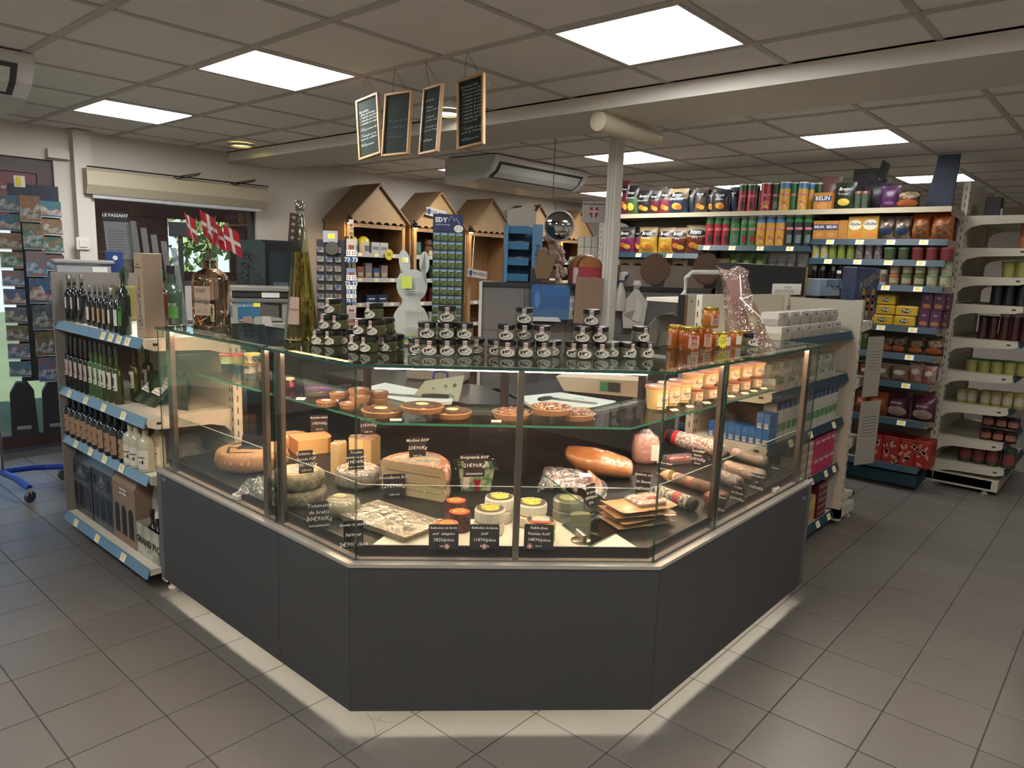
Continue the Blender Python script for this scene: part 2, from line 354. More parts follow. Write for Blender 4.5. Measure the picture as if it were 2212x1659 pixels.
# ceiling air conditioners
def aircon(label, u0, u1, v0, v1):
    t = thing('air_conditioner', label, 'air conditioner', (0, 0, H), 0, 'ceiling air conditioners'); d = v1 - v0
    pr = [(v1, -.012), (v1, -.235), (v1 - .25 * d, -.235), (v0 + .45 * d, -.228), (v0 + .25 * d, -.20), (v0 + .1 * d, -.14), (v0 + .02 * d, -.06), (v0, -.02), (v0, -.012)]
    MB().prism(pr, u1 - u0, axis=0, base=u0).obj('body', M('#c9c7c4', .35), t)
    def strip(n, x0, x1, s0, s1, m, e):
        P0 = Vector((0, v0 + .02 * d, -.06)); P1 = Vector((0, v0 + .25 * d, -.20)); nn = Vector((0, -.14, -.23 * d)).normalized()
        # bent plate following the curved front
        ks = [pr[7], pr[6], pr[5], pr[4], pr[3]]
        L = [0]
        for i in range(4): L.append(L[-1] + (Vector(ks[i + 1]) - Vector(ks[i])).length)
        def at(s):
            s *= L[-1]
            for i in range(4):
                if s <= L[i + 1] + 1e-6:
                    f = (s - L[i]) / (L[i + 1] - L[i]); p = Vector(ks[i]).lerp(Vector(ks[i + 1]), f); tt = (Vector(ks[i + 1]) - Vector(ks[i])).normalized(); return Vector((p[0] - tt[1] * -e * -1, p[1] - tt[0] * e)) if False else Vector((p[0] + tt[1] * e, p[1] - tt[0] * e))
        b = MB(); rg = []
        for i in range(9):
            q = at(s0 + (s1 - s0) * i / 8); rg.append(q)
        b.loft([[(x0, q[0], q[1]) for q in rg], [(x1, q[0], q[1]) for q in rg]], 0, False, False); return b.obj(n, m, t)
    strip('grille_frame', u0 + .07, u1 - .07, .12, .62, M('#2d2d2e', .5), .004); strip('flap', u0 + .1, u1 - .1, .18, .56, M('#b9b7b1', .35), .008)
    return t
aircon('white ceiling air conditioner beyond the hanging chalkboards', 4.66, 6.02, 4.37, 5.0)
aircon('white ceiling air conditioner at the upper left edge', -.2, 1.215, 4.25, 4.9)
# downlights and emergency light
def downlight(label, x, y, h, s):
    t = thing('downlight', label, 'downlight', (x, y, H - .008), 0, 'round downlights')
    MB().lathe([(.085, 0), (.115, 0), (.118, -.012), (.085, -.02)], 24, cap=False).obj('ring', M('#c9c2b4', .4, .3), t, smooth=True)
    MB().lathe([(.085, -.006), (.02, -.004)], 24).obj('lamp_lens', emis(h, s), t)
q = atz(521, 312, H - .01); downlight('round yellow downlight in the ceiling near the window wall', q.x, q.y, '#ffe27a', 6)
q = atz(965, 242, H - .01); downlight('round white downlight seen between two hanging chalkboards', q.x, q.y, '#fffbe0', 10)
q = atz(1360, 262, BZ)
t = thing('emergency_light', 'cream tubular emergency light under the ceiling beam', 'lamp', (q.x, q.y, BZ), 0)
MB().lathe([(.02, -.33), (.055, -.32), (.06, 0), (.055, .3), (.02, .31)], 12).obj('lamp_cover', M('#cfc3ac', .4), t, (0, 0, -.05), 0, True, (0, PI / 2, 0)); MB().box(-.3, .3, -.04, .04, -.03, 0).obj('base_plate', M('#cfc3ac', .4), t)
# ================================================================ the glass counter
KA, KB, KC, KD = (1.33, 3.34), (1.33, 1.85), (2.06, 1.12), (3.51, 1.12)
q2 = math.sqrt(2) - 1
def off(d, e=0): return [(1.33 + d, 3.34 - e), (1.33 + d, 1.85 + q2 * d), (2.06 + q2 * d, 1.12 + d), (3.51 - e, 1.12 + d)]
def seg(b, d0, d1, z0, z1, k, f0=0, f1=1, mi=0):       # one straight run between two offsets; k = 0 left wing, 1 front, 2 right wing
    P, Q = off(d0), off(d1); lp = lambda a, c, f: (a[0] + (c[0] - a[0]) * f, a[1] + (c[1] - a[1]) * f)
    p = [lp(P[k], P[k + 1], f0), lp(P[k], P[k + 1], f1), lp(Q[k], Q[k + 1], f1), lp(Q[k], Q[k + 1], f0)]
    return b.loft([[(x, y, z0) for x, y in p], [(x, y, z1) for x, y in p]], mi)
def band(b, d0, d1, z0, z1, mi=0):
    for k in range(3): seg(b, d0, d1, z0, z1, k, mi=mi)
    return b
case = thing('refrigerated_counter', 'dark grey faceted refrigerated counter with glass top and lit food display', 'display counter', (1.33, 1.85, 0))
def cpart(b, name, mats, smooth=False, label=None):
    o = b.obj(name, mats, case, (-1.33, -1.85, 0), smooth=smooth)
    if label: o['label'] = label
    return o
PANELM = M('#4a4a4b', .42, .25, noise=.05, ns=30, bump=.02, bs=300)
ZP = .607
fs = (3.34 - 2.29) / (3.34 - 1.85)
for k, f0, f1 in ((0, .028, fs), (0, fs, 1), (1, 0, 1), (2, 0, .97)):
    cpart(seg(MB(), 0, .018, .09, ZP, k, f0 + .0006, f1 - .0006), 'front_panel', PANELM)
cpart(seg(MB(), .001, .05, .09, ZP + .002, 0, 0, .0274), 'end_plate', M('#66676b', .4, .3)); cpart(seg(MB(), .001, .05, .09, ZP + .002, 2, .9706, 1), 'end_plate', M('#66676b', .4, .3))
cpart(band(MB(), -.004, .028, ZP, ZP + .012), 'top_rail', M('#c9c4bb', .35, .6))
cpart(band(MB(), .03, .04, ZP, ZP + .004), 'glass_channel', BLACK)
cpart(band(MB(), .02, .93, .16, ZP - .02), 'cabinet_body', M('#2a2a2c', .6))
cpart(band(MB(), .16, .70, 0, .16), 'plinth', M('#d8d4cb', .5))
# gutter, tray lip, deck
cpart(band(MB(), .04, .062, ZP - .01, ZP + .012), 'drip_gutter', M('#c4bbae', .3, .6, noise=.25, ns=60))
cpart(band(MB(), .062, .07, ZP, .658), 'tray_lip', MATTEBLACK)
DECKM = M('#171615', .4, spec=.3, noise=.35, ns=9, stretch=(1, 6, 1), bump=.08, bs=30)
ZD = .652
cpart(band(MB(), .07, .93, ZD - .03, ZD), 'deck_tray', DECKM)
cpart(band(MB(), .93, .945, ZD, .97), 'rear_wall', M('#171719', .5))
ZWK = .985
cpart(band(MB(), .90, 1.30, .955, ZWK), 'worktop', M('#3a3838', .22, .3))
cpart(band(MB(), .945, 1.25, .0, .955), 'rear_cabinet', M('#2a2a2c', .6))
# upright steel posts
def cpos(k, f, d):
    P = off(d); return (P[k][0] + (P[k + 1][0] - P[k][0]) * f, P[k][1] + (P[k + 1][1] - P[k][1]) * f)
def post(k, f, w, d0=.042, d1=.062):
    b = MB(); L = math.dist(KA, KB) if k == 0 else (math.dist(KB, KC) if k == 1 else math.dist(KC, KD)); seg(b, d0, d1, ZP, 1.272, k, f - w / L / 2, f + w / L / 2)
    cpart(b, 'post', STEEL)
def fr(px, py, k, d):        # fraction along a wing at which a pixel falls
    if k == 0: return (3.34 - atu(px, py, 1.33 + d).y) / 1.49
    if k == 2: return (atv(px, py, 1.12 + d).x - 2.06) / 1.45
    a = _d(px, py); s = (3.18 + 1.41421 * d) / (a.x + a.y); return (a.x * s - KB[0]) / (KC[0] - KB[0])
post(0, fr(371, 860, 0, .05) + .004, .045); post(0, fr(579, 950, 0, .05), .03); post(0, fr(611, 950, 0, .05), .04)
post(1, fr(1088, 1000, 1, .05), .022); post(2, fr(1549, 960, 2, .05), .05); post(2, fr(1736, 900, 2, .05) - .012, .045)
# glass panes
g1 = fr(596, 950, 0, .033)
for k, f0, f1 in ((0, .0, g1 - .003), (0, g1 + .003, 1), (1, .004, fr(1087, 1000, 1, .033)), (1, fr(1088, 1000, 1, .033) + .001, .996), (2, 0, fr(1557, 940, 2, .033)), (2, fr(1557, 940, 2, .033) + .003, 1)):
    b = MB(); seg(b, .032, .037, ZP + .002, 1.271, k, f0, f1)
    for i, f in enumerate(b.f[-6:]): b.m[len(b.f) - 6 + i] = 1 if i in (1, 3) else 0
    cpart(b, 'front_pane', [GLASS, GEDGE])
cpart(MB().box(1.37, 1.83, 3.333, 3.339, ZP, 1.271), 'end_pane', GLASS); cpart(MB().box(3.503, 3.509, 1.16, 1.60, ZP, 1.271), 'end_pane', GLASS)
# glass top in four sheets, green edges
TW = .43
TOPG = clear('#dfeae4', .05)
ft = (3.34 - 2.27) / 1.49; f3 = (2.73 - 2.06) / 1.45
for k, f0, f1 in ((0, .045, ft - .001), (0, ft + .001, 1), (1, 0, 1), (2, 0, 1)):
    b = MB(); seg(b, -.006, TW, 1.272, 1.281, k, f0, f1); b.m[:] = [1, 0, 1, 1, 0, 0] if k else [1, 1, 1, 0, 0, 0]
    b.m = [0, 0, 0, 0, 0, 0]
    for i in range(4): b.m[i] = 1 if i in (0, 2) or (k == 0 and i == 3 and f0 < .1) or (k == 2 and i == 1) else 0
    cpart(b, 'top_pane', [TOPG, GEDGE])
# inner glass shelf
b = MB(); SZ = 1.05
for k, f0, f1 in ((0, .0, 1), (1, 0, 1), (2, 0, .93)):
    b = MB(); seg(b, .195, .5, SZ - .008, SZ, k, f0, f1); b.m = [1, 0, 1, 0, 0, 0]; cpart(b, 'shelf_pane', [GLASS, M('#2a5f4e', .12, spec=.6)])
for k, f in ((0, .06), (0, .72), (1, .5), (2, .35), (2, .9)):
    x, y = cpos(k, f, .5); cpart(MB().box(x - .012, x + .012, y - .012, y + .012, .955, 1.272), 'shelf_bracket', M('#3b3a3a', .35, .8))
# warm light tubes below the glass top
TUBE = emis('#ffcfaa', TUBE_L)
for k in range(3):
    cpart(seg(MB(), .055, .075, 1.258, 1.262, k, .05, .95), 'light_tube', TUBE)
    cpart(seg(MB(), .05, .08, 1.262, 1.272, k, .04, .96), 'light_housing', ALU)
for k in range(3):
    cpart(seg(MB(), .47, .49, 1.026, 1.028, k, .06, .9), 'light_tube', emis('#ffcfaa', TUBE_L * .6)); cpart(seg(MB(), .46, .5, 1.028, 1.041, k, .05, .91), 'light_housing', ALU)
# cool light strip under the base
LEDB = emis('#fff6e2', BASE_L)
for k in range(3):
    cpart(seg(MB(), .03, .045, .158, .1595, k, .05 if k == 0 else 0, .97 if k == 2 else 1), 'base_light', LEDB)
# oval maker badges
for k, px, py in ((0, 349, 1032), (2, 1748, 1066)):
    b = MB(); b.prism(circle(.024, 20, sy=.42), .003, axis=1, base=-.0032)
    if k == 0: q = atu(px, py, 1.33); o = b.obj('maker_badge', M('#8d8e92', .25, .6), case, (1.329 - 1.33, q.y - .03 - 1.85, q.z), -PI / 2)
    else: q = atv(px, py, 1.12); o = b.obj('maker_badge', M('#8d8e92', .25, .6), case, (q.x - .075 - 1.33, 1.119 - 1.85, q.z - .004))
    o['label'] = 'small oval silver badge'
# two small white thermometers on the gutter
for k, (px, py, lab) in enumerate(((508, 1080, 'small white digital thermometer on the left gutter of the counter'), (1680, 1064, 'small white digital thermometer on the right gutter of the counter'))):
    q = atz(px, py, ZP + .012)
    q = Vector((1.382, q.y, q.z + .001)) if k == 0 else Vector((q.x, 1.172, q.z + .001))
    t = thing('thermometer', lab, 'thermometer', q, -PI / 2 if k == 0 else 0, 'counter thermometers')
    MB().bevbox(-.024, .024, -.010, .010, 0, .022, .003).obj('housing', WHITE, t); MB().box(-.015, .015, -.006, .006, .022, .0228).obj('screen', M('#6a6a60', .2), t)

# ================================================================ shop shelving (gondolas)
def shelf_unit(label, loc, rz, width, height, depth, levels, cols=(CREAM, TEAL), back=True, lips=True, base=True, tags=(), perf=True, group='steel shop shelving', upw=.05, ends=(1, 1), backz=0):
    """local: front is -y; x from 0 to width; uprights at y = 0; shelves reach to -depth"""
    t = thing('shelf_unit', label, 'shelving', loc, rz, group)
    for i, x in enumerate((0, width)):
        if not ends[i]: continue
        u = MB().box(x - upw / 2, x + upw / 2, -.015, .03, .03, height).obj('upright', cols[0], t)
        b = MB(); z = .08
        while z < height - .05:
            for dx in ((-.012, .012) if upw > .04 else (0,)): b.box(x + dx - .003, x + dx + .003, -.0165, -.014, z, z + .022)
            z += .05
        if upw > .04:
            z = .1
            while z < height - .05: b.box(x - upw / 2 - .0012, x - upw / 2, .004, .009, z, z + .03).box(x + upw / 2, x + upw / 2 + .0012, .004, .009, z, z + .03); z += .06
        b.obj('slots', INK, u)['kind'] = 'stuff'
        f = MB().box(x - upw / 2, x + upw / 2, -depth + .06, .03, .045, .11); f.lathe([(.012, .01), (.012, .045)], 8, c=(x, -depth + .1)).lathe([(.022, 0), (.022, .01)], 10, c=(x, -depth + .1)); f.obj('foot', cols[0], t)
    if back:
        n = max(1, int((height - backz) / .4)); hh = (height - max(backz, .1)) / n; z0 = max(backz, .1)
        for i in range(n): MB().box(.026, width - .026, .0, .018, z0 + i * hh, z0 + (i + 1) * hh - .004).obj('back_panel', cols[0], t)
    for k, lv in enumerate(levels):
        z, dd, lip = (lv + (depth, True))[:3] if isinstance(lv, tuple) else (lv, depth, True)
        s = MB().box(.004, width - .004, -dd, -.001, z - .03, z).obj('shelf', cols[0], t)
        bm = cols[0]
        for x, e in ((0.002, ends[0]), (width - .004, ends[1])):
            if z < .2: continue
            pr = [(-.004, z), (-.004, z - .13), (-.05, z - .085), (-.12, z - .066), (-dd * .9, z - .055), (-dd, z - .04), (-dd - .005, z - .02), (-dd - .005, z)]
            MB().prism(pr, .003, axis=0, base=x).box(x - .0006, x + .0036, -dd + .04, -dd + .065, z - .032, z - .020, 1).obj('bracket', [bm, INK], s)
        if lip and lips:
            MB().add([(0, -dd - .004, z + .004), (width, -dd - .004, z + .004), (width, -dd - .022, z - .042), (0, -dd - .022, z - .042), (0, -dd, z + .004), (width, -dd, z + .004), (width, -dd - .014, z - .042), (0, -dd - .014, z - .042)],
                     [(0, 3, 2, 1), (4, 5, 6, 7), (0, 1, 5, 4), (2, 3, 7, 6), (0, 4, 7, 3), (1, 2, 6, 5)]).obj('price_rail', cols[1], s)
            for tx in (tags[k] if k < len(tags) else ()):
                MB().add([(tx - .03, -dd - .0085, z - .003), (tx + .03, -dd - .0085, z - .003), (tx + .03, -dd - .0225, z - .039), (tx - .03, -dd - .0225, z - .039), (tx - .016, -dd - .0100, z - .0065), (tx + .008, -dd - .0100, z - .0065), (tx + .008, -dd - .0188, z - .029), (tx - .016, -dd - .0188, z - .029)],
                         [(0, 3, 2, 1)], 0).add([(tx - .016, -dd - .0105, z - .0065), (tx + .008, -dd - .0105, z - .0065), (tx + .008, -dd - .0195, z - .029), (tx - .016, -dd - .0195, z - .029)], [(0, 3, 2, 1)], 1).obj('price_tag', [PAPER, YEL], s)
    return t
LWALLX = M('#a8a097', .5, noise=.05, ns=3)
PALEBLUE = M('#5f7f95', .3, noise=.05, ns=3)
# left gondola with bottles: faces -u, local x runs towards -v
GLV = 4.53
Lz = [(.115, .44), (.57, .42), (.845, .42), (1.213, .42)]
lg = shelf_unit('white gondola with four blue-railed bottle shelves left of the counter', (1.30 + .44, GLV, 0), -PI / 2, GLV - 3.385, 1.19, .44, Lz, (CREAM, PALEBLUE), tags=((.18, .5, .85), (.2, .42, .62, .84), (.15, .4, .65, .9), (.7, .8, .9, 1.0)))
MB().box(-.02, -.002, -.44, .02, .1, atv(165, 588, GLV).z).obj('end_panel', M('#77706a', .5, noise=.08, ns=6), lg)
MB().box(-.02, GLV - 3.40, .032, .05, .1, 1.2).obj('rear_panel', M('#77706a', .5, noise=.08, ns=6), lg)
# right gondola: faces -v, local x runs along u
RG0 = 3.56; RGW = 4.745 - RG0; RGV = 1.80
RGH = atv(1680, 634, RGV).z
rl = [(.105, .42), (.42, .42), (.72, .42), (1.0, .42), (1.265, .42)]
rg = shelf_unit('white gondola with milk cartons right of the counter', (RG0, RGV, 0), 0, RGW, RGH, .42, rl, (M('#c4bca9', .5, noise=.04, ns=3), TEAL), tags=((.6, .9, 1.1), (.7, .95, 1.1), (.3, .6, 1.0)))
xg = shelf_unit('narrow white gondola standing across the right end of the milk gondola', (4.80, 1.36, 0), PI / 2, .9, RGH - .02, .33, [(.16, .33), (.55, .33), (.95, .33), (1.32, .33)], (M('#b9b2a2', .5, noise=.04, ns=3), TEAL))
# crisps gondola against the back: faces -u at u = 6.0
CU, CUP = 5.98, 6.38
v0 = 1.155; v1, v2, v3 = atu(1753, 500, CU).y, atu(1508, 530, CU).y, atu(1335, 540, CU).y + .12
def lz(px, py, U=CU): return atu(px, py, U).z
CCOL = (M('#8b8474', .5, noise=.04, ns=3), TEAL)
zt = lz(1700, 455) ; print('top shelf', zt, v1, v2, v3)
lvC = [lz(1960, 910) , lz(1960, 828), lz(1960, 766), lz(1945, 705), lz(1970, 618), lz(1900, 561), lz(1900, 517)]
shC = shelf_unit('right bay of the crisps shelving with boxes, cans and tubs', (CUP, v1, 0), -PI / 2, v1 - v0, zt + .02, .40, [(.19, .40)] + [(z, .38) for z in lvC] + [(zt, .40, False)], CCOL, tags=tuple([()] + [tuple(.15 + .22 * i for i in range(4))] * 7), ends=(1, 0))
lvB = [.19, .5, .8, 1.1, 1.4, lz(1630, 531)]
shB = shelf_unit('middle bay of the crisps shelving with tall snack tubes', (CUP, v2, 0), -PI / 2, v2 - v1, zt + .02, .40, [(z, .38) for z in lvB] + [(zt, .40, False)], CCOL, tags=((),) * 5 + ((.08, .32, .57, .82),), ends=(1, 1))
lvA = [.19, .5, .8, 1.1, 1.4, lz(1420, 547)]
shA = shelf_unit('left bay of the crisps shelving with bags behind the column', (CUP, v3, 0), -PI / 2, v3 - v2, zt + .02, .40, [(z, .38) for z in lvA] + [(zt, .40, False)], CCOL, tags=((),) * 5 + ((.35, .68),), ends=(1, 1))
for s, w in ((shA, v3 - v2), (shB, v2 - v1), (shC, v1 - v0)):
    MB().box(0, w, -.408, -.40, zt - .035, zt + .004).obj('shelf_front', M('#b0a68d', .4), s)
    MB().box(.01, w - .01, -.36, .0, .03, .12).obj('kick_plate', M('#173d4c', .5), s)
# end gondola at the right: its end frame stands at u = 6.37, shelves reach towards -v
EZ = [2.02, 1.855, 1.695, 1.545, 1.355]
def ez(py, px): return atu(px, py, 6.36).z
ezs = [ez(465, 2117), ez(535, 2107), ez(597, 2099), ez(657, 2088), ez(731, 2079), ez(803, 2070), ez(872, 2058), ez(944, 2045), ez(1010, 2037)]
print('end levels', [round(z, 2) for z in ezs])
en = shelf_unit('tall white end-of-aisle shelving with sauce jars at the right edge', (6.385, 1.14, 0), 0, 1.0, 2.33, .47, [(max(z, .2), .44 if i < 8 else .47) for i, z in enumerate(ezs)], (M('#b9b2a0', .5, noise=.04, ns=3), TEAL), upw=.06)
MB().box(-.03, 1.0, -.45, -.02, .03, ezs[-1] - .035).obj('plinth', M('#b9b2a0', .5), en)
# end gondola at the left of the crisps shelving, shelves towards +v
q = atu(1308, 520, 6.38)
e2 = shelf_unit('white end shelving with regional products left of the column', (6.40 + .9, q.y + .03, 0), PI, .95, 2.2, .42, [(.2, .42), (.6, .4), (1.0, .4), (1.3, .4), (lz(1270, 596, 6.4), .4), (lz(1265, 556, 6.4), .4)], (M('#b3ac9c', .5, noise=.04, ns=3), M('#b3ac9c', .5)), upw=.06)
# ================================================================ makers of small goods
def front_of(px, py, z, r=0):
    p = atz(px, py, z); d = Vector((p.x, p.y, 0)).normalized(); return p + d * r
def facing(p, extra=0): return math.atan2(p.y, p.x) - PI / 2 + extra     # rz so that local -y looks at the camera
KRAFT = M('#b08a66', .75, noise=.06, ns=20); LABEL = M('#cfcac0', .7); GREENLAB = M('#3f7a30', .5)
def bottle(label, loc, rz, h, r, glass, capm, labm=None, group=None, neck=.30, cap=.12, shoulder=.16, lz=(.12, .42), wide=1.1, dec=None, nr=.36, sub=None):
    t = thing('bottle', label, 'bottle', loc, rz, group)
    hb = h * (1 - neck - shoulder); hs = h * (1 - neck)
    MB().lathe([(r * .85, 0), (r, .006), (r, hb), (r * .93, hb + .3 * (hs - hb)), (r * .7, hb + .7 * (hs - hb)), (r * nr, hs), (r * nr, h * (1 - cap))], 18).obj('glass_body', glass, t, smooth=True)
    MB().lathe([(r * nr * 1.12, h * (1 - cap)), (r * nr * 1.15, h * .99), (r * nr, h)], 14).obj('cap', capm, t, smooth=True)
    if labm:
        l = MB().patch(r * 1.008, h * lz[0], h * lz[1], -PI / 2 - wide, -PI / 2 + wide, 10).obj('label', labm, t, smooth=True)
        if dec:
            b = MB(); zc = h * (lz[0] + lz[1]) / 2; hh = h * (lz[1] - lz[0])
            for (a, zz, sa, sz) in dec: b.patch(r * 1.02, zc + zz * hh - sz * hh, zc + zz * hh + sz * hh, -PI / 2 + a - sa, -PI / 2 + a + sa, 4)
            b.obj('print', sub or INK, l)
    return t
def box_item(name, label, cat, loc, rz, w, d, h, mats, group=None, b=.003, face=None, rot=None):
    t = thing(name, label, cat, loc, rz, group, rot)
    MB().bevbox(-w / 2, w / 2, 0, d, 0, h, b).obj('carton', mats, t)
    return t
def rect_on(t, x0, x1, z0, z1, mat, name='print', y=-.0006, parent=None):
    return MB().box(x0, x1, y, y + .0005, z0, z1).obj(name, mat, parent or t)
def pillow(w, h, th, nx=10, nz=12, crimp=.06, seed=0, taper=.0):
    """a filled bag standing up: x width, z height, y thickness, crimped top and bottom"""
    rr = random.Random(seed); b = MB(); fr, bk = [], []
    for j in range(nz + 1):
        v = j / nz; row, row2 = [], []
        for i in range(nx + 1):
            u = i / nx; e = (max(0, math.sin(PI * u)) ** .55) * (max(0, math.sin(PI * min(1, max(0, (v - crimp) / (1 - 2 * crimp))))) ** .6)
            ww = w * (1 - taper * v) * (1 - .06 * math.sin(PI * v)); k = rr.uniform(-.05, .05) * th
            x = (u - .5) * ww; z = v * h + rr.uniform(-.004, .004) * h * (1 if j == nz else 0)
            row.append((x, -e * th / 2 - k * .5 * e, z)); row2.append((x, e * th / 2 + .0015, z))
        fr.append(row); bk.append(row2)
    n = nx + 1; base = 0; V = [p for r in fr for p in r] + [p for r in bk for p in r]; o = n * (nz + 1); F = []; MI = []
    for j in range(nz):
        for i in range(nx):
            a = j * n + i; F.append((a, a + 1, a + n + 1, a + n)); F.append((o + a, o + a + n, o + a + n + 1, o + a + 1))
    for i in range(nx): F.append((i, o + i, o + i + 1, i + 1)); a = nz * n + i; F.append((a, a + 1, o + a + 1, o + a))
    for j in range(nz): a = j * n; F.append((a, a + n, o + a + n, o + a)); c = a + nx; F.append((c, o + c, o + c + n, c + n))
    b.add(V, F); return b
def pil_y(w, h, th, x, z, crimp=.06):
    u = x / w + .5; v = z / h
    return -(max(0, math.sin(PI * u)) ** .55) * (max(0, math.sin(PI * min(1, max(0, (v - crimp) / (1 - 2 * crimp))))) ** .6) * th / 2
def conform(pts, w, h, th, off=.0025): return [(x, pil_y(w, h, th, x, z) - off, z) for x, z in pts]
def ell(w, h, th, cx, cz, rx, rz_, n=20, off=.004):
    b = MB(); rings = [[(cx, cz)]] ; V = conform([(cx, cz)], w, h, th, off); F = []
    for k in (.5, 1): V += conform([(cx + rx * k * math.cos(2 * PI * i / n), cz + rz_ * k * math.sin(2 * PI * i / n)) for i in range(n)], w, h, th, off)
    for i in range(n): j = (i + 1) % n; F.append((0, 1 + i, 1 + j)); F.append((1 + i, 1 + n + i, 1 + n + j, 1 + j))
    return b.add(V, F)
def chips(label, loc, rz, w, h, m1, topm=None, art=None, logo=True, group='crisps bags on the back shelving', seed=0, th=None, tilt=0, sub=None):
    th = th or w * .5; t = thing('crisps_bag', label, 'crisps bag', loc, rz, group, (tilt, 0, rz) if tilt else None)
    b = pillow(w, h, th, seed=seed); n = 11
    if topm:
        for i, f in enumerate(b.f):
            z = sum(b.v[q][2] for q in f) / len(f)
            if z > h * .62: b.m[i] = 1
    b.obj('bag', [m1, topm or m1], t, smooth=True)
    if logo:
        e = ell(w, h, th, 0, h * .74, w * .4, h * .12).obj('logo', BLACK, t); text('Brets', w * .24, e, (0, pil_y(w, h, th, 0, h * .74) - .0065, h * .745), CHALK, rot=(PI / 2 - .2, 0, 0), shear=.2, bold=.0005)
        if sub: text(sub, w * .13, t, (0, pil_y(w, h, th, 0, h * .57) - .008, h * .57), CHALK, name='flavour')
    if art:
        for k, (cx, cz, rx, rz2, mm) in enumerate(art): ell(w, h, th, cx * w, cz * h, rx * w, rz2 * h, 12, .0045 + .0006 * k).obj('picture', mm, t)
    return t
CHIPY = M('#d9a53a', .6, noise=.2, ns=40); CHIPO = M('#c96f2e', .6, noise=.2, ns=40); POT = M('#d8bd52', .6)
def snack_tube(label, loc, h, r, m1, m2, lidm=None, group='snack tubes on the back shelving', art=None, word=True):
    t = thing('snack_tube', label, 'snack tube', loc, facing(Vector(loc)), group)
    MB().lathe([(r, 0), (r, h * .76), (r, h * .95)], 18, mis=[0, 1]).obj('tube', [m1, m2], t, smooth=True)
    MB().lathe([(r * 1.04, h * .945), (r * 1.04, h * .99), (r * .96, h)], 18).obj('lid', lidm or M('#b9bfb4', .25), t, smooth=True)
    if word: MB().patch(r * 1.01, h * .52, h * .60, -PI / 2 - .7, -PI / 2 + .7, 6).obj('print', M('#c88f95', .5), t); text('PRINGLES', r * .36, t, (0, -r * 1.03, h * .56), REDM, name='brand_print', bold=.0004)
    if art: MB().patch(r * 1.01, h * .10, h * .36, -PI / 2 - .55, -PI / 2 + .55, 6).obj('picture', art, t)
    return t
def tub(label, loc, r, h, body, lid, name='tub', cat='tub', group=None, labm=None, taper=.86, rz=None, lidh=.14, lidr=1.05):
    t = thing(name, label, cat, loc, facing(Vector(loc)) if rz is None else rz, group)
    MB().lathe([(r * taper, 0), (r, h * (1 - lidh))], 18).obj('body', body, t, smooth=True)
    MB().lathe([(r * lidr, h * (1 - lidh)), (r * lidr * 1.0, h * .97), (r * .93, h)], 18).obj('lid', lid, t, smooth=True)
    if labm: MB().patch(r * .985, h * .2, h * .72, -PI / 2 - .9, -PI / 2 + .9, 8).obj('label', labm, t)
    return t
# ---------------------------------------------------------------- price signs written in chalk
SIGNM = M('#1d1c1e', .5)
def sign(lines, label, loc, rz, w, h, cross=None, lean=.12, group='chalk price signs in the counter', sc=1):
    t = thing('price_sign', label, 'price sign', loc, rz, group)
    r = .004; P = [(-w / 2 + r, 0), (w / 2 - r, 0), (w / 2, r), (w / 2, h - r), (w / 2 - r, h), (-w / 2 + r, h), (-w / 2, h - r), (-w / 2, r)]
    c = MB().prism(P, .0016, axis=1, base=0).obj('card', SIGNM, t, rot=(-lean, 0, 0)); MB().box(-w / 2, w / 2, .0, .03, 0, .0014).obj('foot', SIGNM, t)
    n = len(lines)
    for i, (s, k) in enumerate(lines): text(s, h * .225 * k * sc, c, (0, -.0008, h * (.86 - .72 * i / max(1, n - 1) if n > 1 else .6)), CHALK, shear=.15, name='chalk_writing', bold=.0002)
    if cross:
        x, z, s = cross; f = MB().box(x - s, x + s, -.0010, -.0004, z - s, z + s).obj('flag_print', M('#c9c6c2', .6), c); b = MB()
        for dx in (-1, 1):
            for dz in (-1, 1): b.box(x + dx * s * .62 - s * .36, x + dx * s * .62 + s * .36, -.0014, -.001, z + dz * s * .62 - s * .36, z + dz * s * .62 + s * .36)
        b.obj('red_square', M('#8f2f38', .6), f)['kind'] = 'stuff'
    return t
def savoy(parent, x, y, z, s, red=M('#9c2430', .6), n='cross_print'):
    b = MB()
    for dx in (-1, 1):
        for dz in (-1, 1): b.box(x + dx * s * .6 - s * .34, x + dx * s * .6 + s * .34, y - .0006, y, z + dz * s * .6 - s * .34, z + dz * s * .6 + s * .34)
    o = b.obj(n, red, parent); o['kind'] = 'stuff'; return o
# ================================================================ goods on the left gondola
DK = M('#0f1216', .08, coat=.6); DKB = M('#141a22', .07, coat=.6); OLV = M('#3c431f', .1, coat=.5, noise=.2, ns=10); GRN = M('#40602f', .12, coat=.5, noise=.15, ns=12); CHART = M('#1a2a20', .1, coat=.5)
CORK = M('#b8a890', .5); GSTOP = clear('#d8dede', .12, .05); CAPG = M('#123a26', .4); MILK = M('#aaa78f', .25, coat=.4)
FACE_U = -PI / 2
def by_px(px, py, z, top, wpx, zmax=None):
    p = atz(px, py, z); r = msz(wpx, p) / 2; p = p + Vector((p.x, p.y, 0)).normalized() * r; p.y = min(p.y, GLV - .04)
    return p, msz(py - top, p) * 1.02, r
z = 1.214
for k, (px, py) in enumerate(((138, 690), (151, 693), (165.5, 696), (181, 699))):
    p, h, r = by_px(px, py, z, 596, 19); bottle('tall dark liqueur bottle with clear stopper, %s from the left on the top shelf' % ORD[k], p, FACE_U, h, r, DK, GSTOP, LABEL, 'liqueur bottles on the top shelf', lz=(.28, .52), wide=.5, cap=.17)
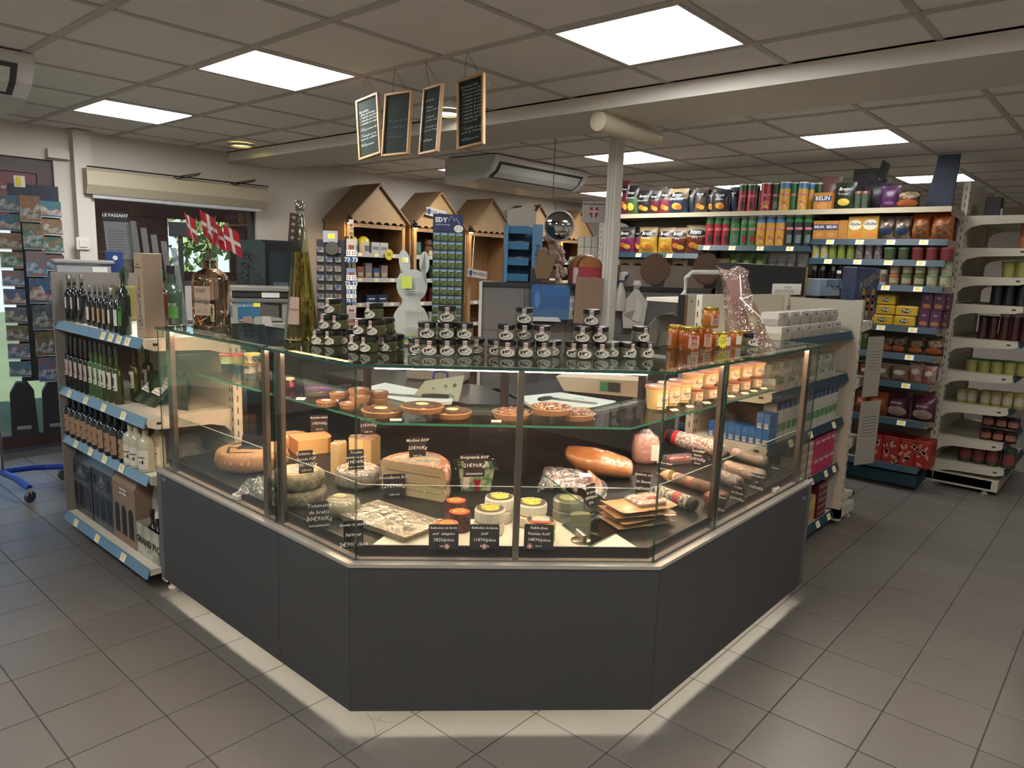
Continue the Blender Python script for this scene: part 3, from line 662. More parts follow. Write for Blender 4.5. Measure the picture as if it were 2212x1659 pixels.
for k, (px, py) in enumerate(((197, 703), (209, 706), (220, 710), (231, 713))):
    p, h, r = by_px(px, py, z, 617, 16); bottle('medium dark bottle with beige label and clear stopper, %s of the row of four' % ORD[k], p, FACE_U, h, r, DK, GSTOP, KRAFT if k else LABEL, 'medium bottles on the top shelf', lz=(.14, .46), wide=.8, cap=.18)
p, h, r = by_px(244, 717, z, 625, 17); bottle('slim bottle with a chrome cap at the front of the top shelf', p, FACE_U, h, r, M('#25282b', .06, coat=.6), CHROME, LABEL, None, lz=(.2, .5), wide=.6, cap=.16)
p, h, r = by_px(257.5, 720, z, 617, 19); bottle('dark bottle with large white label between chrome cap and green bottle', p, FACE_U, h, r, DK, GSTOP, M('#c9c6bd', .7), None, lz=(.15, .48), wide=.9, cap=.15)
chd = [(0, .33, .6, .06)]
p, h, r = by_px(271.5, 725, z, 581, 26); bottle('green liqueur bottle standing left of the tall beige box', p, FACE_U, h, r, CHART, CAPG, GREENLAB, 'green liqueur bottles', lz=(.14, .42), wide=.7, cap=.14, dec=chd)
p, h, r = by_px(340, 712, z, 579, 30); bottle('green liqueur bottle half hidden behind the tall beige box', p, FACE_U, h, r, CHART, CAPG, GREENLAB, 'green liqueur bottles', lz=(.14, .42), wide=.7, cap=.14, dec=chd)
p, h, r = by_px(353, 706, z, 588, 22); bottle('reddish liqueur bottle behind the green bottles right of the box', p, FACE_U, h, r, M('#4a211c', .1, coat=.5), CAPG, LABEL, 'green liqueur bottles', lz=(.62, .72), wide=.9, cap=.14)
p, h, r = by_px(373, 703, z, 579, 42); t = bottle('big green liqueur bottle right of the tall beige box', p, facing(p), h, r, M('#35483a', .1, coat=.5), BLACK, GREENLAB, 'green liqueur bottles', lz=(.12, .38), wide=.6, cap=.13, dec=[(0, .38, .6, .1)]); text('EUSE', r * .4, t, (0, -r * 1.03, h * .345), LABEL, bold=.0003)
p = atz(224, 668, z); s = msz(52, p)
t = thing('square_flask', 'large square clear flask of yellow liqueur behind the dark bottles', 'bottle', Vector((min(p.x, 1.64), min(p.y, GLV - .09), z)), FACE_U)
MB().bevbox(-s / 2, s / 2, -s * .3, s * .3, 0, .2, .012).obj('glass_body', M('#7d7748', .1, coat=.5), t); MB().lathe([(.018, .2), (.018, .235), (.026, .24), (.026, .275), (.02, .28)], 12).obj('stopper', GSTOP, t, smooth=True)
# tall beige presentation box
p = atz(305, 729, z); w = msz(42, p); h = msz(180, p); BOXM = M('#a18d78', .7, noise=.05, ns=9)
t = thing('gift_box', 'tall beige box lettered MONT BLANC standing on the top bottle shelf', 'box', p, FACE_U)
MB().bevbox(-w / 2, w / 2, 0, w, 0, h, .003).obj('carton', BOXM, t)
text('MONT BLANC', w * .27, t, (.006, -.001, h * .47), INK, rot=(PI / 2, -PI / 2, 0), ls=1, sx=1.25); text('MADE IN', w * .13, t, (-w * .2, -.001, h * .5), INK, rot=(PI / 2, -PI / 2, 0)); text('Eau\ndes Glaciers', w * .15, t, (0, -.001, h * .85), INK, shear=.35)
MB().prism([(x, z_ + h * .2) for x, z_ in circle(w * .3, 24)], .001, axis=1, base=-.001).obj('round_emblem', M('#5e5852', .6), t); MB().prism([(x, z_ + h * .2) for x, z_ in circle(w * .25, 24)], .0008, axis=1, base=-.0017).obj('emblem_ground', M('#9c8a77', .7), t)
MB().box(-.002, .002, -.0024, -.0017, h * .2 - w * .18, h * .2 + w * .15).box(-w * .14, w * .14, -.0024, -.0017, h * .2 - .002, h * .2 + .002).obj('emblem_print', INK, t); MB().box(-w * .3, w * .3, -.001, 0, h * .1, h * .103).obj('rule_line', INK, t)
# second shelf: long-necked bottles
z = .846; monkey = [(0, .18, .28, .12), (-.05, -.05, .4, .12), (.25, -.02, .12, .2), (-.3, .05, .1, .18), (0, -.36, .6, .02), (0, -.42, .5, .015)]; pear = [(0, .1, .35, .18), (.1, -.12, .45, .1), (0, -.36, .6, .02), (0, .38, .5, .03)]
xs = [144.5, 152, 160.5, 171, 182, 192, 203, 213.5, 224, 233, 245, 258]; ys = [833, 837, 841, 845, 849, 853, 856, 860, 864, 867, 871, 875]
for k in range(12):
    p = front_of(xs[k], ys[k] - 1, z, .02); p.y = min(p.y, GLV - .03); hh = .29
    if k < 6: g, lm, dc, sb, nm = DK, M('#b3a29a', .7), pear, M('#6f4f48', .7), 'dark pear liqueur bottle with pinkish label'
    elif k < 9: g, lm, dc, sb, nm = GRN, M('#bcc0ac', .7), pear, M('#5a6a48', .7), 'light green liqueur bottle with pale label'
    else: g, lm, dc, sb, nm = OLV, M('#c9c2b4', .7), monkey, INK, 'olive bottle with black drawing on white label'
    bottle('%s, %s from the left on the second shelf' % (nm, ORD[k]), p, FACE_U, hh, .0205 if k < 9 else .024, g, M('#2a2c30', .3), lm, 'long-necked bottles on the second shelf', neck=.34, cap=.2, shoulder=.06, lz=(.24, .54), wide=1.0, dec=dc, sub=sb, nr=.38)
for k, (px, py) in enumerate(((294, 868), (322, 862))):
    p = front_of(px, py, z, .03); bottle('olive liqueur bottle with black drawing standing in the %s row behind' % ORD[k + 1], p, FACE_U, .29, .026, OLV, M('#2a2c30', .3), M('#c9c2b4', .7), 'long-necked bottles on the second shelf', neck=.34, cap=.2, shoulder=.06, lz=(.24, .54), wide=1.0, dec=monkey, nr=.38)
for k, (px, py, a) in enumerate(((290, 872, .6), (312, 880, .55))):
    p = atz(px, py, z); t = thing('herb_pack', 'flat green packet with white label leaning on the bottles, %s one' % ('left' if k == 0 else 'right'), 'packet', p + Vector((.015, 0, .012)), 0, 'green packets', (-.9, .35, -PI / 2 + .5))
    pillow(.085, .22, .03, 6, 8, .08, k).obj('packet', M('#26331f', .25, noise=.35, ns=25, coat=.3), t, smooth=True); MB().box(-.024, .024, -.0185, -.0175, .06, .17).obj('label', LABEL, t)
    b = MB()
    for i in range(5): b.box(-.018, .018, -.019, -.0185, .07 + i * .02, .073 + i * .02)
    b.obj('print', INK, t)
# third shelf
z = .571; leafd = [(0, .1, .2, .12), (.2, .16, .2, .04), (-.2, .02, .2, .04), (0, -.25, .5, .02), (0, -.33, .4, .02)]
xs = [153.5, 165.5, 178, 189.5, 202, 213, 226, 241, 255, 272]; ys = [941, 948, 954, 959, 966, 972, 979, 987, 994, 1002]
for k in range(10):
    p = front_of(xs[k], ys[k] - 1, z, .03); p.y = min(p.y, GLV - .04); bottle('dark bottle with kraft label, %s from the left on the third shelf' % ORD[k], p, FACE_U, .245, .0305, DKB, DKB, M('#93765c', .75, noise=.06), 'kraft label bottles on the third shelf', neck=.3, cap=.06, shoulder=.12, lz=(.1, .5), wide=1.1, dec=leafd, sub=M('#3a2a20', .7))
for k, (px, py) in enumerate(((286, 1008), (299, 1014), (318, 1022), (343, 1012))):
    p = front_of(px, py, z, .036); t = bottle('milky white liqueur bottle with white label, %s of four at the right' % ORD[k], p, FACE_U + .5, .235, .036, MILK, GSTOP, M('#c4c0ae', .7), 'milky bottles on the third shelf', neck=.27, cap=.14, shoulder=.13, lz=(.08, .46), wide=.9, dec=[(-.1, .12, .6, .03), (.2, -.12, .12, .1), (-.2, -.14, .2, .02)])
# bottle carriers on the bottom shelf
def carrier(label, x0, x1, pyb, top, mat, wm, words=None, d=.16, arch=False, group='cardboard bottle carriers', open_top=False):
    a = atu(x0, pyb - 12, 1.31); c = atu(x1, pyb, 1.31); w = a.y - c.y; zt = atu(x1, top, 1.31).z - .116; h = zt
    t = thing('bottle_carrier', label, 'bottle carrier', (1.345, (a.y + c.y) / 2, .116), FACE_U, group)
    if not open_top:
        pr = [(0, 0), (d, 0), (d, h * .72), (d * .58, h), (d * .42, h), (0, h * .72)]
        MB().prism([(y, zz) for y, zz in pr], w, axis=0, base=-w / 2).obj('carton', mat, t)
        n = Vector((0, -h * .28, d * .42)).normalized()
        MB().add([(-w * .2, d * .42 * .55 - .002, h * (.72 + .28 * .55) + .002), (w * .2, d * .42 * .55 - .002, h * (.72 + .28 * .55) + .002), (w * .2, d * .42 * .85 - .002, h * (.72 + .28 * .85) + .002), (-w * .2, d * .42 * .85 - .002, h * (.72 + .28 * .85) + .002)], [(0, 1, 2, 3)]).obj('hand_hole', INK, t)
        for i in range(3):
            x = (-.3 + .3 * i) * w; P = [(x - w * .1, h * .1), (x + w * .1, h * .1), (x + w * .1, h * .4)] + ([(x + w * .1 * math.cos(q), h * .4 + w * .1 * math.sin(q)) for q in (.6, 1.2, 1.57, 2, 2.6)] if arch else []) + [(x - w * .1, h * .4)]
            MB().prism(P, .001, axis=1, base=-.001).obj('window_cut', M('#121114', .2), t)
        if not arch:
            for x in (-.33, .33): MB().box(x * w - w * .07, x * w + w * .07, -.001, 0, h * .52, h * .64).obj('window_cut', M('#121114', .2), t)
            text('Brasserie\ndu Mont Blanc', w * .1, t, (0, -.0015, h * .5), M('#7b8088', .6)); MB().prism([(-w * .14, h * .56), (w * .14, h * .56), (0, h * .68)], .001, axis=1, base=-.001).obj('mountain_print', M('#6c727b', .6), t)
        else: MB().box(-w * .16, w * .16, -.0015, -.001, h * .6, h * .67).obj('label', LABEL, t); text(words, w * .075, t, (0, -.002, h * .635), INK, bold=.0004)
    else:
        MB().add([(-w / 2, 0, 0), (w / 2, 0, 0), (w / 2, d, 0), (-w / 2, d, 0), (-w / 2, 0, h * .42), (w / 2, 0, h * .42), (w / 2, d, h * .42), (-w / 2, d, h * .42)], [(0, 1, 5, 4), (1, 2, 6, 5), (2, 3, 7, 6), (3, 0, 4, 7), (0, 3, 2, 1)]).obj('carton', mat, t)
        MB().prism([(-w / 2, .01), (w / 2, .01), (w / 2, h * .66), (w * .28, h), (-w * .28, h), (-w / 2, h * .66)], .003, axis=1, base=d / 2).obj('handle_board', mat, t)
        MB().box(-w * .17, w * .17, d / 2 - .001, d / 2, h * .78, h * .86).obj('hand_hole', INK, t)
        text(words, w * .2, t, (0, -.0015, h * .2), INK, bold=.0012)
    return t
carrier('grey black bottle carrier with cut-out windows, leftmost on the bottom shelf', 143, 189, 1122, 976, M('#343a42', .3, noise=.06), None)
carrier('grey black bottle carrier with cut-out windows, second on the bottom shelf', 188, 232, 1146, 990, M('#363c44', .3, noise=.06), None)
carrier('brown kraft bottle carrier with three arched windows on the bottom shelf', 233, 280, 1180, 1018, M('#86705d', .7, noise=.05), None, 'GRAND PIC', arch=True)
cw = carrier('white marbled bottle carrier lettered GRAND PIC with brown bottles inside', 282, 328, 1210, 1064, M('#b9b7a6', .6, noise=.35, ns=14, h2='#8b8a7c'), None, 'GRAND PIC', open_top=True)
for k, (dx, dy) in enumerate(((-.03, .04), (.03, .04), (-.03, .12), (.03, .12))):
    p = cw.location + Vector((dy, -dx, .003)); bottle('brown beer bottle standing in the white carrier, %s' % ('front left', 'front right', 'rear left', 'rear right')[k], p, FACE_U, .235, .028, M('#1d1511', .08, coat=.5), M('#c9c4b6', .4) if k == 1 else BLACK, LABEL, 'beer bottles in the white carrier', lz=(.15, .35))
# ================================================================ jars and bottles on the glass top
ZT = 1.2815
JH, JR = .0575, .0325
def small_jar(label, p, rz, fill, group='small black-lidded jars on the glass top', first=[]):
    key = fill.name
    for k, o in first:
        if k == key: return dup(o, p, rz, label)
    t = thing('jar', label, 'jar', p, rz, group)
    pr = lambda s, z0, z1: [[(s * JR * math.cos(PI / 8 + PI / 4 * i), s * JR * math.sin(PI / 8 + PI / 4 * i), z) for i in range(8)] for z in (z0, z1)]
    MB().lathe([(JR * .9, .0005), (JR, .004), (JR, .036), (JR * .88, .041), (JR * .86, .046)], 12).obj('glass', JARG, t)
    MB().lathe([(JR * .86, .003), (JR * .93, .006), (JR * .93, .034), (JR * .8, .039)], 12).obj('contents', fill, t)
    MB().lathe([(JR * .95, .042), (JR * .97, .056), (JR * .9, JH)], 16).obj('lid', BLACK, t, smooth=True)
    s = MB().patch(JR * 1.03, .022, .054, -PI / 2 - .22, -PI / 2 + .22, 3).obj('seal_strip', LABEL, t); b = MB()
    for da in (-1, 1):
        for dz in (-1, 1): b.patch(JR * 1.04, .044 + dz * .0032 - .0022, .044 + dz * .0032 + .0022, -PI / 2 + da * .1 - .065, -PI / 2 + da * .1 + .065, 1)
    b.obj('cross_print', M('#7a1f2b', .6), s)
    l = MB()
    n = 18; V = [(JR * 1.035 * math.cos(-PI / 2), JR * 1.035 * math.sin(-PI / 2), .0185)] + [(JR * 1.035 * math.cos(-PI / 2 + .82 * math.cos(2 * PI * i / n) * (1 + .03 * (i % 2))), JR * 1.035 * math.sin(-PI / 2 + .82 * math.cos(2 * PI * i / n)), .0185 + .0145 * math.sin(2 * PI * i / n)) for i in range(n)]
    l.add(V, [(0, 1 + i, 1 + (i + 1) % n) for i in range(n)]); lo = l.obj('label', LABEL, t)
    b = MB()
    for a, zz, sa, sz in ((-.12, .022, .14, .004), (.12, .026, .12, .002), (-.45, .019, .1, .006), (0, .011, .35, .0008), (.42, .016, .07, .0015)): b.patch(JR * 1.05, zz - sz, zz + sz, -PI / 2 + a - sa, -PI / 2 + a + sa, 3)
    b.obj('print', INK, lo)
    first.append((key, t)); return t
PESTO = M('#4d4a1e', .6, noise=.3, ns=60); SALT = M('#7d766a', .7, noise=.25, ns=80); HERB = M('#6a624c', .7, noise=.3, ns=70); PALE = M('#988f80', .7, noise=.2, ns=80, h2='#6b6258')
def Z8(c, y): return (640 + c / 3.6867, 640 + y / 3.6867)
def Z9(c, y): return (1200 + c / 6.913, 560 + y / 6.913)
groups = [('green pesto jar of the leftmost pyramid on the glass', PESTO, -.75, Z8, [[(195, 392), (295, 397), (405, 391)], [(255, 268), (350, 271)], [(297, 143)]]),
          ('green pesto jar of the second pyramid on the glass', PESTO, -.75, Z8, [[(490, 443), (585, 454), (735, 448), (792, 434)], [(530, 313), (640, 321), (716, 303)], [(622, 188)]]),
          ('grey salt jar of the third pyramid on the glass', HERB, 0, Z8, [[(962, 465), (1058, 478), (1200, 480), (1342, 477), (1432, 463)], [(1040, 341), (1195, 343), (1337, 346)], [(1200, 212)]]),
          ('grey salt jar of the fourth pyramid on the glass', SALT, 0, Z8, [[(1590, 476), (1680, 491), (1825, 493), (1970, 492), (2040, 481)], [(1670, 357), (1815, 352), (1952, 367)], [(1813, 222)]]),
          ('grey salt jar of the fifth pyramid on the glass', HERB, 0, Z9, [[(265, 1482), (430, 1500), (690, 1494), (838, 1474)], [(395, 1252), (655, 1254)], [(530, 996)]]),
          ('pink salt jar right of the pyramids on the glass', PALE, .65, Z9, [[(1065, 1484), (1322, 1484)], [(1256, 1246)]])]
tier = ['bottom row', 'middle row', 'top']
for gl, fill, yaw, zf, rows in groups:
    for ti, row in enumerate(rows):
        for k, (cx, cy) in enumerate(row):
            px, py = zf(cx, cy); p = front_of(px, py, ZT + ti * (JH + .0006), JR)
            if ti: p.z = ZT + ti * (JH + .0006)
            lab = '%s, %s' % (gl, tier[ti]) + (', %s from left' % ORD[k] if len(row) > 1 else '')
            small_jar(lab, p, facing(p, yaw), fill)
# honey jars
HONEY = M('#9a4a17', .25, coat=.3, noise=.12, ns=6); HONEY2 = M('#b0651c', .25, coat=.3); GOLD = M('#b59a4a', .3, .8)
def honey(label, p, rz, r, h, fill, lab=True, oval=False):
    t = thing('honey_jar', label, 'honey jar', p, rz, 'honey jars on the glass top')
    MB().lathe([(r * .9, 0), (r, .005), (r, h * .78), (r * .86, h * .86)], 16).obj('glass_body', fill, t, smooth=True); MB().lathe([(r * .9, h * .86), (r * .92, h * .97), (r * .86, h)], 16).obj('lid', GOLD, t, smooth=True)
    if lab:
        l = MB().patch(r * 1.015, h * .14, h * .66, -PI / 2 - .55, -PI / 2 + .6, 6).obj('label', M('#c2a58f', .7), t)
        text('MIEL', r * .34, l, (0, -r * 1.04, h * .58), REDM, bold=.0004); savoy(l, 0, -r * 1.035, h * .42, r * .26); b = MB()
        for i in range(3): b.box(-r * .4, r * .4, -r * 1.035, -r * 1.03, h * (.19 + .05 * i), h * (.205 + .05 * i))
        b.obj('print', INK, l)
    if oval: MB().patch(r * 1.015, h * .14, h * .72, -PI / 2 - .5, -PI / 2 + .6, 8).obj('label', LABEL, t)
    return t
def ZR(c, y): return (1300 + c / 3.6867, 540 + y / 3.6867)
for lab, c, y, w, h, f, yaw, lb in (('large amber honey jar at the left back of the honey group', 578, 790, 118, .098, HONEY2, -1.1, 1), ('large amber honey jar at the front of the honey group', 690, 808, 165, .098, HONEY, .5, 1), ('large amber honey jar behind the yellow star tag', 812, 795, 120, .098, HONEY, .5, 1)):
    px, py = ZR(c, y); p = front_of(px, py, ZT, .04); honey(lab, p, facing(p, yaw), msz(w / 3.6867, p) / 2, h, f, lb)
p = front_of(*ZR(862, 622), ZT + .0985, .03); pz = front_of(*ZR(830, 800), ZT, .04); honey('amber honey jar stacked on top of the honey group', (p.x, p.y, ZT + .0985), facing(p, .6), .033, .082, HONEY2)
for k, (c, y) in enumerate(((900, 782), (975, 778), (1062, 768), (1140, 760))):
    px, py = ZR(c, y); p = front_of(px, py, ZT, .026); honey('small honey jar with oval white label, %s in the row behind the star tag' % ORD[k], p, facing(p, .6), .026, .066, HONEY, False, True)
p = front_of(*ZR(1150, 770), ZT, .02); p = p + Vector((.03, 0, 0)); small_jar('single black-lidded jar at the right end of the honey jars', p, facing(p, .7), HERB)
p = atz(*ZR(962, 790), ZT); t = thing('star_tag', 'yellow star-shaped price tag leaning on the honey jars', 'price tag', p, facing(p, .3))
st = [((.021 if i % 2 else .028) * math.cos(2 * PI * i / 24) * .8, .034 + (.022 if i % 2 else .031) * 1.1 * math.sin(2 * PI * i / 24)) for i in range(24)]
MB().prism(st, .001, axis=1, base=0).obj('star_card', YEL, t, rot=(-.15, 0, 0)); text('Miel\nde pays\n5,50', .011, t, (0, .003, .036), INK, rot=(PI / 2 - .15, 0, 0), shear=.1)
# the two big bottles
p = front_of(458, 705, ZT, .055); w = msz(76, p) / 2; hh = msz(118, p)
t = thing('liqueur_bottle', 'round amber liqueur bottle with white label holding the paper flags', 'bottle', p, facing(p, -.55))
AMB = M('#8a5a34', .06, coat=.8, noise=.12, ns=5); 
MB().lathe([(w * .93, 0), (w, .008), (w, hh * .82), (w * .9, hh * .92), (w * .55, hh), (w * .42, hh * 1.03), (w * .42, hh * 1.17)], 28).obj('glass_body', liquid('#c9a488'), t, smooth=True)
MB().lathe([(w * .46, hh * 1.17), (w * .46, hh * 1.2), (w * .42, hh * 1.21), (w * .42, hh * 1.3), (w * .36, hh * 1.31)], 20).obj('neck_rim', clear('#cfd2c8', .12, .03), t, smooth=True)
l = MB().patch(w * 1.01, hh * .2, hh * .72, -PI / 2 - .45, -PI / 2 + .5, 10).obj('label', M('#b79d88', .7), t); text('Génépi', w * .4, l, (.0, -w * 1.05, hh * .46), INK, shear=.35); text('DISTILLERIE\nDES ALPES', w * .12, l, (0, -w * 1.04, hh * .64), INK)
b = MB()
for zz in (.3, .26): b.patch(w * 1.015, hh * zz, hh * zz + .0012, -PI / 2 - .3, -PI / 2 + .35, 4)
b.obj('print', INK, l)
bot_p = p; bot_h = hh * 1.31
# red paper flags with a white cross, on sticks in the bottle neck
FLAGM = M('#b3242f', .75); FLW = M('#d8d0cc', .75)
for k, (px, py, lean, yw) in enumerate(((424, 492, -.16, -.3), (446, 487, -.03, .1), (466, 490, .07, .35), (482, 500, .17, .15))):
    top = atz(px, py, 1.0); d = _d(px, py); d = d * (dep(p) / d.dot(WV)); top = EYE + d
    base = Vector((p.x, p.y, p.z + bot_h - .03)) + RV * (.006 * (k - 1.5))
    t = thing('flag', 'red paper flag with white cross in the amber bottle, %s from the left' % ORD[k], 'flag', base, 0, 'red paper flags')
    tip = top - base + Vector((0, 0, .045)); MB().tube([(0, 0, -.02), tip * .5, tip], .0018, 5).obj('stick', M('#6a5a3a', .6), t)
    fw, fh = .075, .125; a = RV.copy(); a.z = 0; a.normalize(); dn = Vector((0, 0, -1)); ff = Matrix.Rotation(yw, 3, 'Z') @ a
    # a hanging rhombus of paper
    o = tip + Vector((0, 0, -.01)); ax = (ff * .85 + dn * .5).normalized() * .078 * (1 if k % 2 else -1); ay = (dn + ff * .12).normalized() * .115
    nn = ax.cross(ay).normalized()
    if nn.dot(WV) > 0: nn = -nn
    def fpt(s, q, e=0): return o + ax * s + ay * q + nn * (.012 * math.sin(3 * s + 2 * q) + e)
    b = MB(); g = 6; b.add([fpt(i / g, j / g) for j in range(g + 1) for i in range(g + 1)], [(j * (g + 1) + i, j * (g + 1) + i + 1, (j + 1) * (g + 1) + i + 1, (j + 1) * (g + 1) + i) for j in range(g) for i in range(g)]).obj('cloth', FLAGM, t, smooth=True)
    b = MB()
    for (s0, s1, q0, q1) in ((.4, .6, 0, 1), (0, .4, .42, .58), (.6, 1, .42, .58)):
        n = 4; V = [fpt(s0 + (s1 - s0) * i / n, q0 + (q1 - q0) * j / n, e) for e in (.0012, -.0012) for j in range(n + 1) for i in range(n + 1)]
        F = [(e * 25 + j * 5 + i, e * 25 + j * 5 + i + 1, e * 25 + (j + 1) * 5 + i + 1, e * 25 + (j + 1) * 5 + i) for e in (0, 1) for j in range(n) for i in range(n)]; b.add(V, F)
    b.obj('white_cross', FLW, t, smooth=True)
# conical tall bottle
p = front_of(652, 738, ZT, .045); w = msz(78, p) / 2; hh = msz(285, p); 
t = thing('liqueur_bottle', 'very tall conical clear bottle of yellow liqueur on the glass top', 'bottle', p, facing(p, -.55))
def rad(f): return w * (1 - f) * .97 + .012 * f if f < .93 else .0135
pr = [(w * .96, 0), (w, .006), (w * .99, .015)] + [(w * (1 - .82 * (f ** .9)), hh * f) for f in (.1, .2, .3, .4, .5, .6, .7, .8, .88)] + [(w * .21, hh * .92), (w * .21, hh)]
MB().lathe(pr, 28).obj('glass_body', clear('#e3ead8', .05, .0), t, smooth=True)
lq = [(w * .93, .006)] + [(w * (1 - .82 * (f ** .9)) * .95, hh * f) for f in (.05, .1, .2, .3, .4, .5, .6, .66)]
MB().lathe(lq, 28).obj('liqueur', liquid('#e0c160'), t, smooth=True)
MB().lathe([(w * .24, hh * .96), (w * .24, hh * 1.02), (w * .2, hh * 1.03)], 16).obj('stopper', clear('#d9dad2', .14, .03), t, smooth=True)
sl = .82 * w / hh
f0, f1 = .13, .33; r0, r1 = w * (1 - .82 * f0 ** .9) * 1.02, w * (1 - .82 * f1 ** .9) * 1.02
l = MB().loft([[(r * math.cos(-PI / 2 + a), r * math.sin(-PI / 2 + a), hh * f) for a in (-.4, -.2, 0, .2, .4)] for r, f in ((r0, f0), (r1, f1))], 0, False, False).obj('label', M('#b79d90', .7), t); text('Génépi', w * .2, l, (0, -(r0 + r1) / 2 - .002, hh * .24), INK, rot=(PI / 2 - .1, 0, 0), shear=.3)
# ================================================================ cheeses, hams and sausages on the deck
def ZA(c, y): return (320 + c / 3.4556, 680 + y / 3.4556)
def ZB(c, y): return (700 + c / 4.365, 860 + y / 4.365)
def ZC(c, y): return (1080 + c / 4.3667, 860 + y / 4.3667)
def ZDD(c, y): return (1380 + c / 4.148, 740 + y / 4.148)
def wheel(b, r, h, rd=.012, n=32, z=0, bulge=.0, jit=0, seed=0):
    rr = random.Random(seed); rings = []
    for q, zz in ((r - rd * 1.2, 0), (r - rd * .3, rd * .35), (r + bulge * .6, rd), (r + bulge, h / 2), (r + bulge * .6, h - rd), (r - rd * .3, h - rd * .35), (r - rd * 1.2, h)):
        rings.append([((q + rr.uniform(-jit, jit)) * math.cos(2 * PI * i / n), (q + rr.uniform(-jit, jit)) * math.sin(2 * PI * i / n), z + zz) for i in range(n)])
    return b.loft(rings)
def disc(r, z, name, mat, parent, n=28, h=.0008, loc=(0, 0)): return MB().prism(circle(r, n, *loc), h, base=z).obj(name, mat, parent)
RINDG = M('#8d8573', .9, noise=.35, ns=35, bump=.5, bs=90, h2='#5f584a'); PASTE = M('#dcc183', .55, noise=.06, ns=8, coat=.15); PASTE2 = M('#d6b070', .5, noise=.06, ns=8, coat=.2); RINDO = M('#c07f4a', .6, noise=.15, ns=10, coat=.15); WRAPK = M('#a97b54', .7, noise=.1, ns=8, bump=.25, bs=14)
fz = ZD + .0006
# brown paper wrapped wheel with card signs
p = front_of(545, 1026, fz, .155); t = thing('round_cheese', 'big cheese wheel wrapped in brown paper at the left of the counter', 'cheese', p, 0)
wheel(MB(), .155, .085, .02, 40, 0, .004, .004, 3).obj('paper_wrap', WRAPK, t, smooth=True)
rr = random.Random(5); b = MB()
for i in range(26):
    a = rr.uniform(0, 2 * PI); q = .157; b.tube([(q * math.cos(a), q * math.sin(a), .01), ((q + .006) * math.cos(a + .04), (q + .006) * math.sin(a + .04), .045), (.14 * math.cos(a + .1), .14 * math.sin(a + .1), .087)], [.002, .0045, .002], 4)
b.obj('paper_folds', WRAPK, t)['kind'] = 'stuff'
for (x0, y0, x1, y1) in ((-.125, -.02, -.07, .07), (-.125, -.02, -.04, -.085), (-.05, .1, .05, .115)):
    d = Vector((x1 - x0, y1 - y0, 0)); nn = Vector((-d.y, d.x, 0)).normalized() * .006; a = Vector((x0, y0, .0862)); c = Vector((x1, y1, .0862)); MB().quad(a - nn, c - nn, c + nn, a + nn).obj('printed_line', INK, t)
tt = text('BEAUFORT', .026, t, (-.02, .02, .0865), INK, rot=(0, 0, -.6)); MB().prism([(-.05, .0), (.0, -.03), (.02, 0), (-.03, .035)], .001, base=.0862).obj('white_label', PAPER, t)
q = p + Vector((.0, -.0, .0875)); t2 = thing('price_sign', 'blank black price card folded on the paper wrapped wheel', 'price sign', q, -.7, 'chalk price signs in the counter'); MB().prism([(-.06, -.03), (.05, -.03), (.05, .03), (-.05, .03)], .002, base=.0).obj('foot', SIGNM, t2); MB().prism([(-.05, 0), (.05, 0), (.05, .045), (-.045, .05)], .002, axis=1, base=.028).obj('card', SIGNM, t2)
# crumpled clear bag in front of it
def film_blob(name, label, p, rz, w, d, h, seed, cat='bag', mat=FILM2, group=None, n=10, spread=.25):
    rr = random.Random(seed); t = thing(name, label, cat, p, rz, group); b = MB(); V = []
    for j in range(n + 1):
        for i in range(n + 1):
            x, y = (i / n - .5) * w, j / n * d; e = math.sin(PI * i / n) * math.sin(PI * j / n)
            V.append((x + rr.uniform(-.1, .1) * w / n, y + rr.uniform(-.1, .1) * d / n, .001 + h * e ** .6 * rr.uniform(1 - spread, 1 + spread)))
    b.add(V, [(j * (n + 1) + i, j * (n + 1) + i + 1, (j + 1) * (n + 1) + i + 1, (j + 1) * (n + 1) + i) for j in range(n) for i in range(n)])
    b.obj('film', mat, t); return t
p = atz(545, 1070, fz); film_blob('plastic_bag', 'crumpled clear plastic bag before the paper wrapped wheel', p, -.9, .16, .13, .055, 4)
# raclette half block
def block(label, p, rz, prof, h, mats, film=None, name='cheese_block', group=None, facemat=None):
    t = thing(name, label, 'cheese', p, rz, group); b = MB().prism(prof, h); 
    for i, f in enumerate(b.f): b.m[i] = 1 if 1 < i else 0
    o = b.obj('paste', mats, t)
    if film: MB().prism([(x * 1.03, y * 1.03) for x, y in prof], h * 1.025).obj('film', film, t)
    return t
p = atz(*ZA(1300, 1035), fz); t = thing('cheese_block', 'large raclette half wheel with orange rind behind the tall wedges', 'cheese', p, facing(p, .35))
hp = [(-.12, 0), (.03, 0)] + [(.03 + .04 * math.sin(a), .10 - .1 * math.cos(a)) for a in (.3, .7, 1.1)] + [(.07, .15), (-.12, .15)]
b = MB().prism(hp, .075); b.m = [1, 1] + [0 if i == 0 else 1 for i in range(len(hp))]; b.obj('paste', [PASTE2, RINDO], t)
p = atz(*ZA(1110, 1010), fz); t = thing('cheese_wedge', 'film wrapped orange cheese wedge beside the steel post', 'cheese', p, facing(p, .2)); b = MB(); wheel(b, .075, .068, .012, 20); b.obj('paste', M('#c99556', .5, noise=.1, coat=.2), t, (0, .08, 0), smooth=True); wheel(MB(), .078, .07, .012, 20).obj('film', FILM, t, (0, .08, 0))
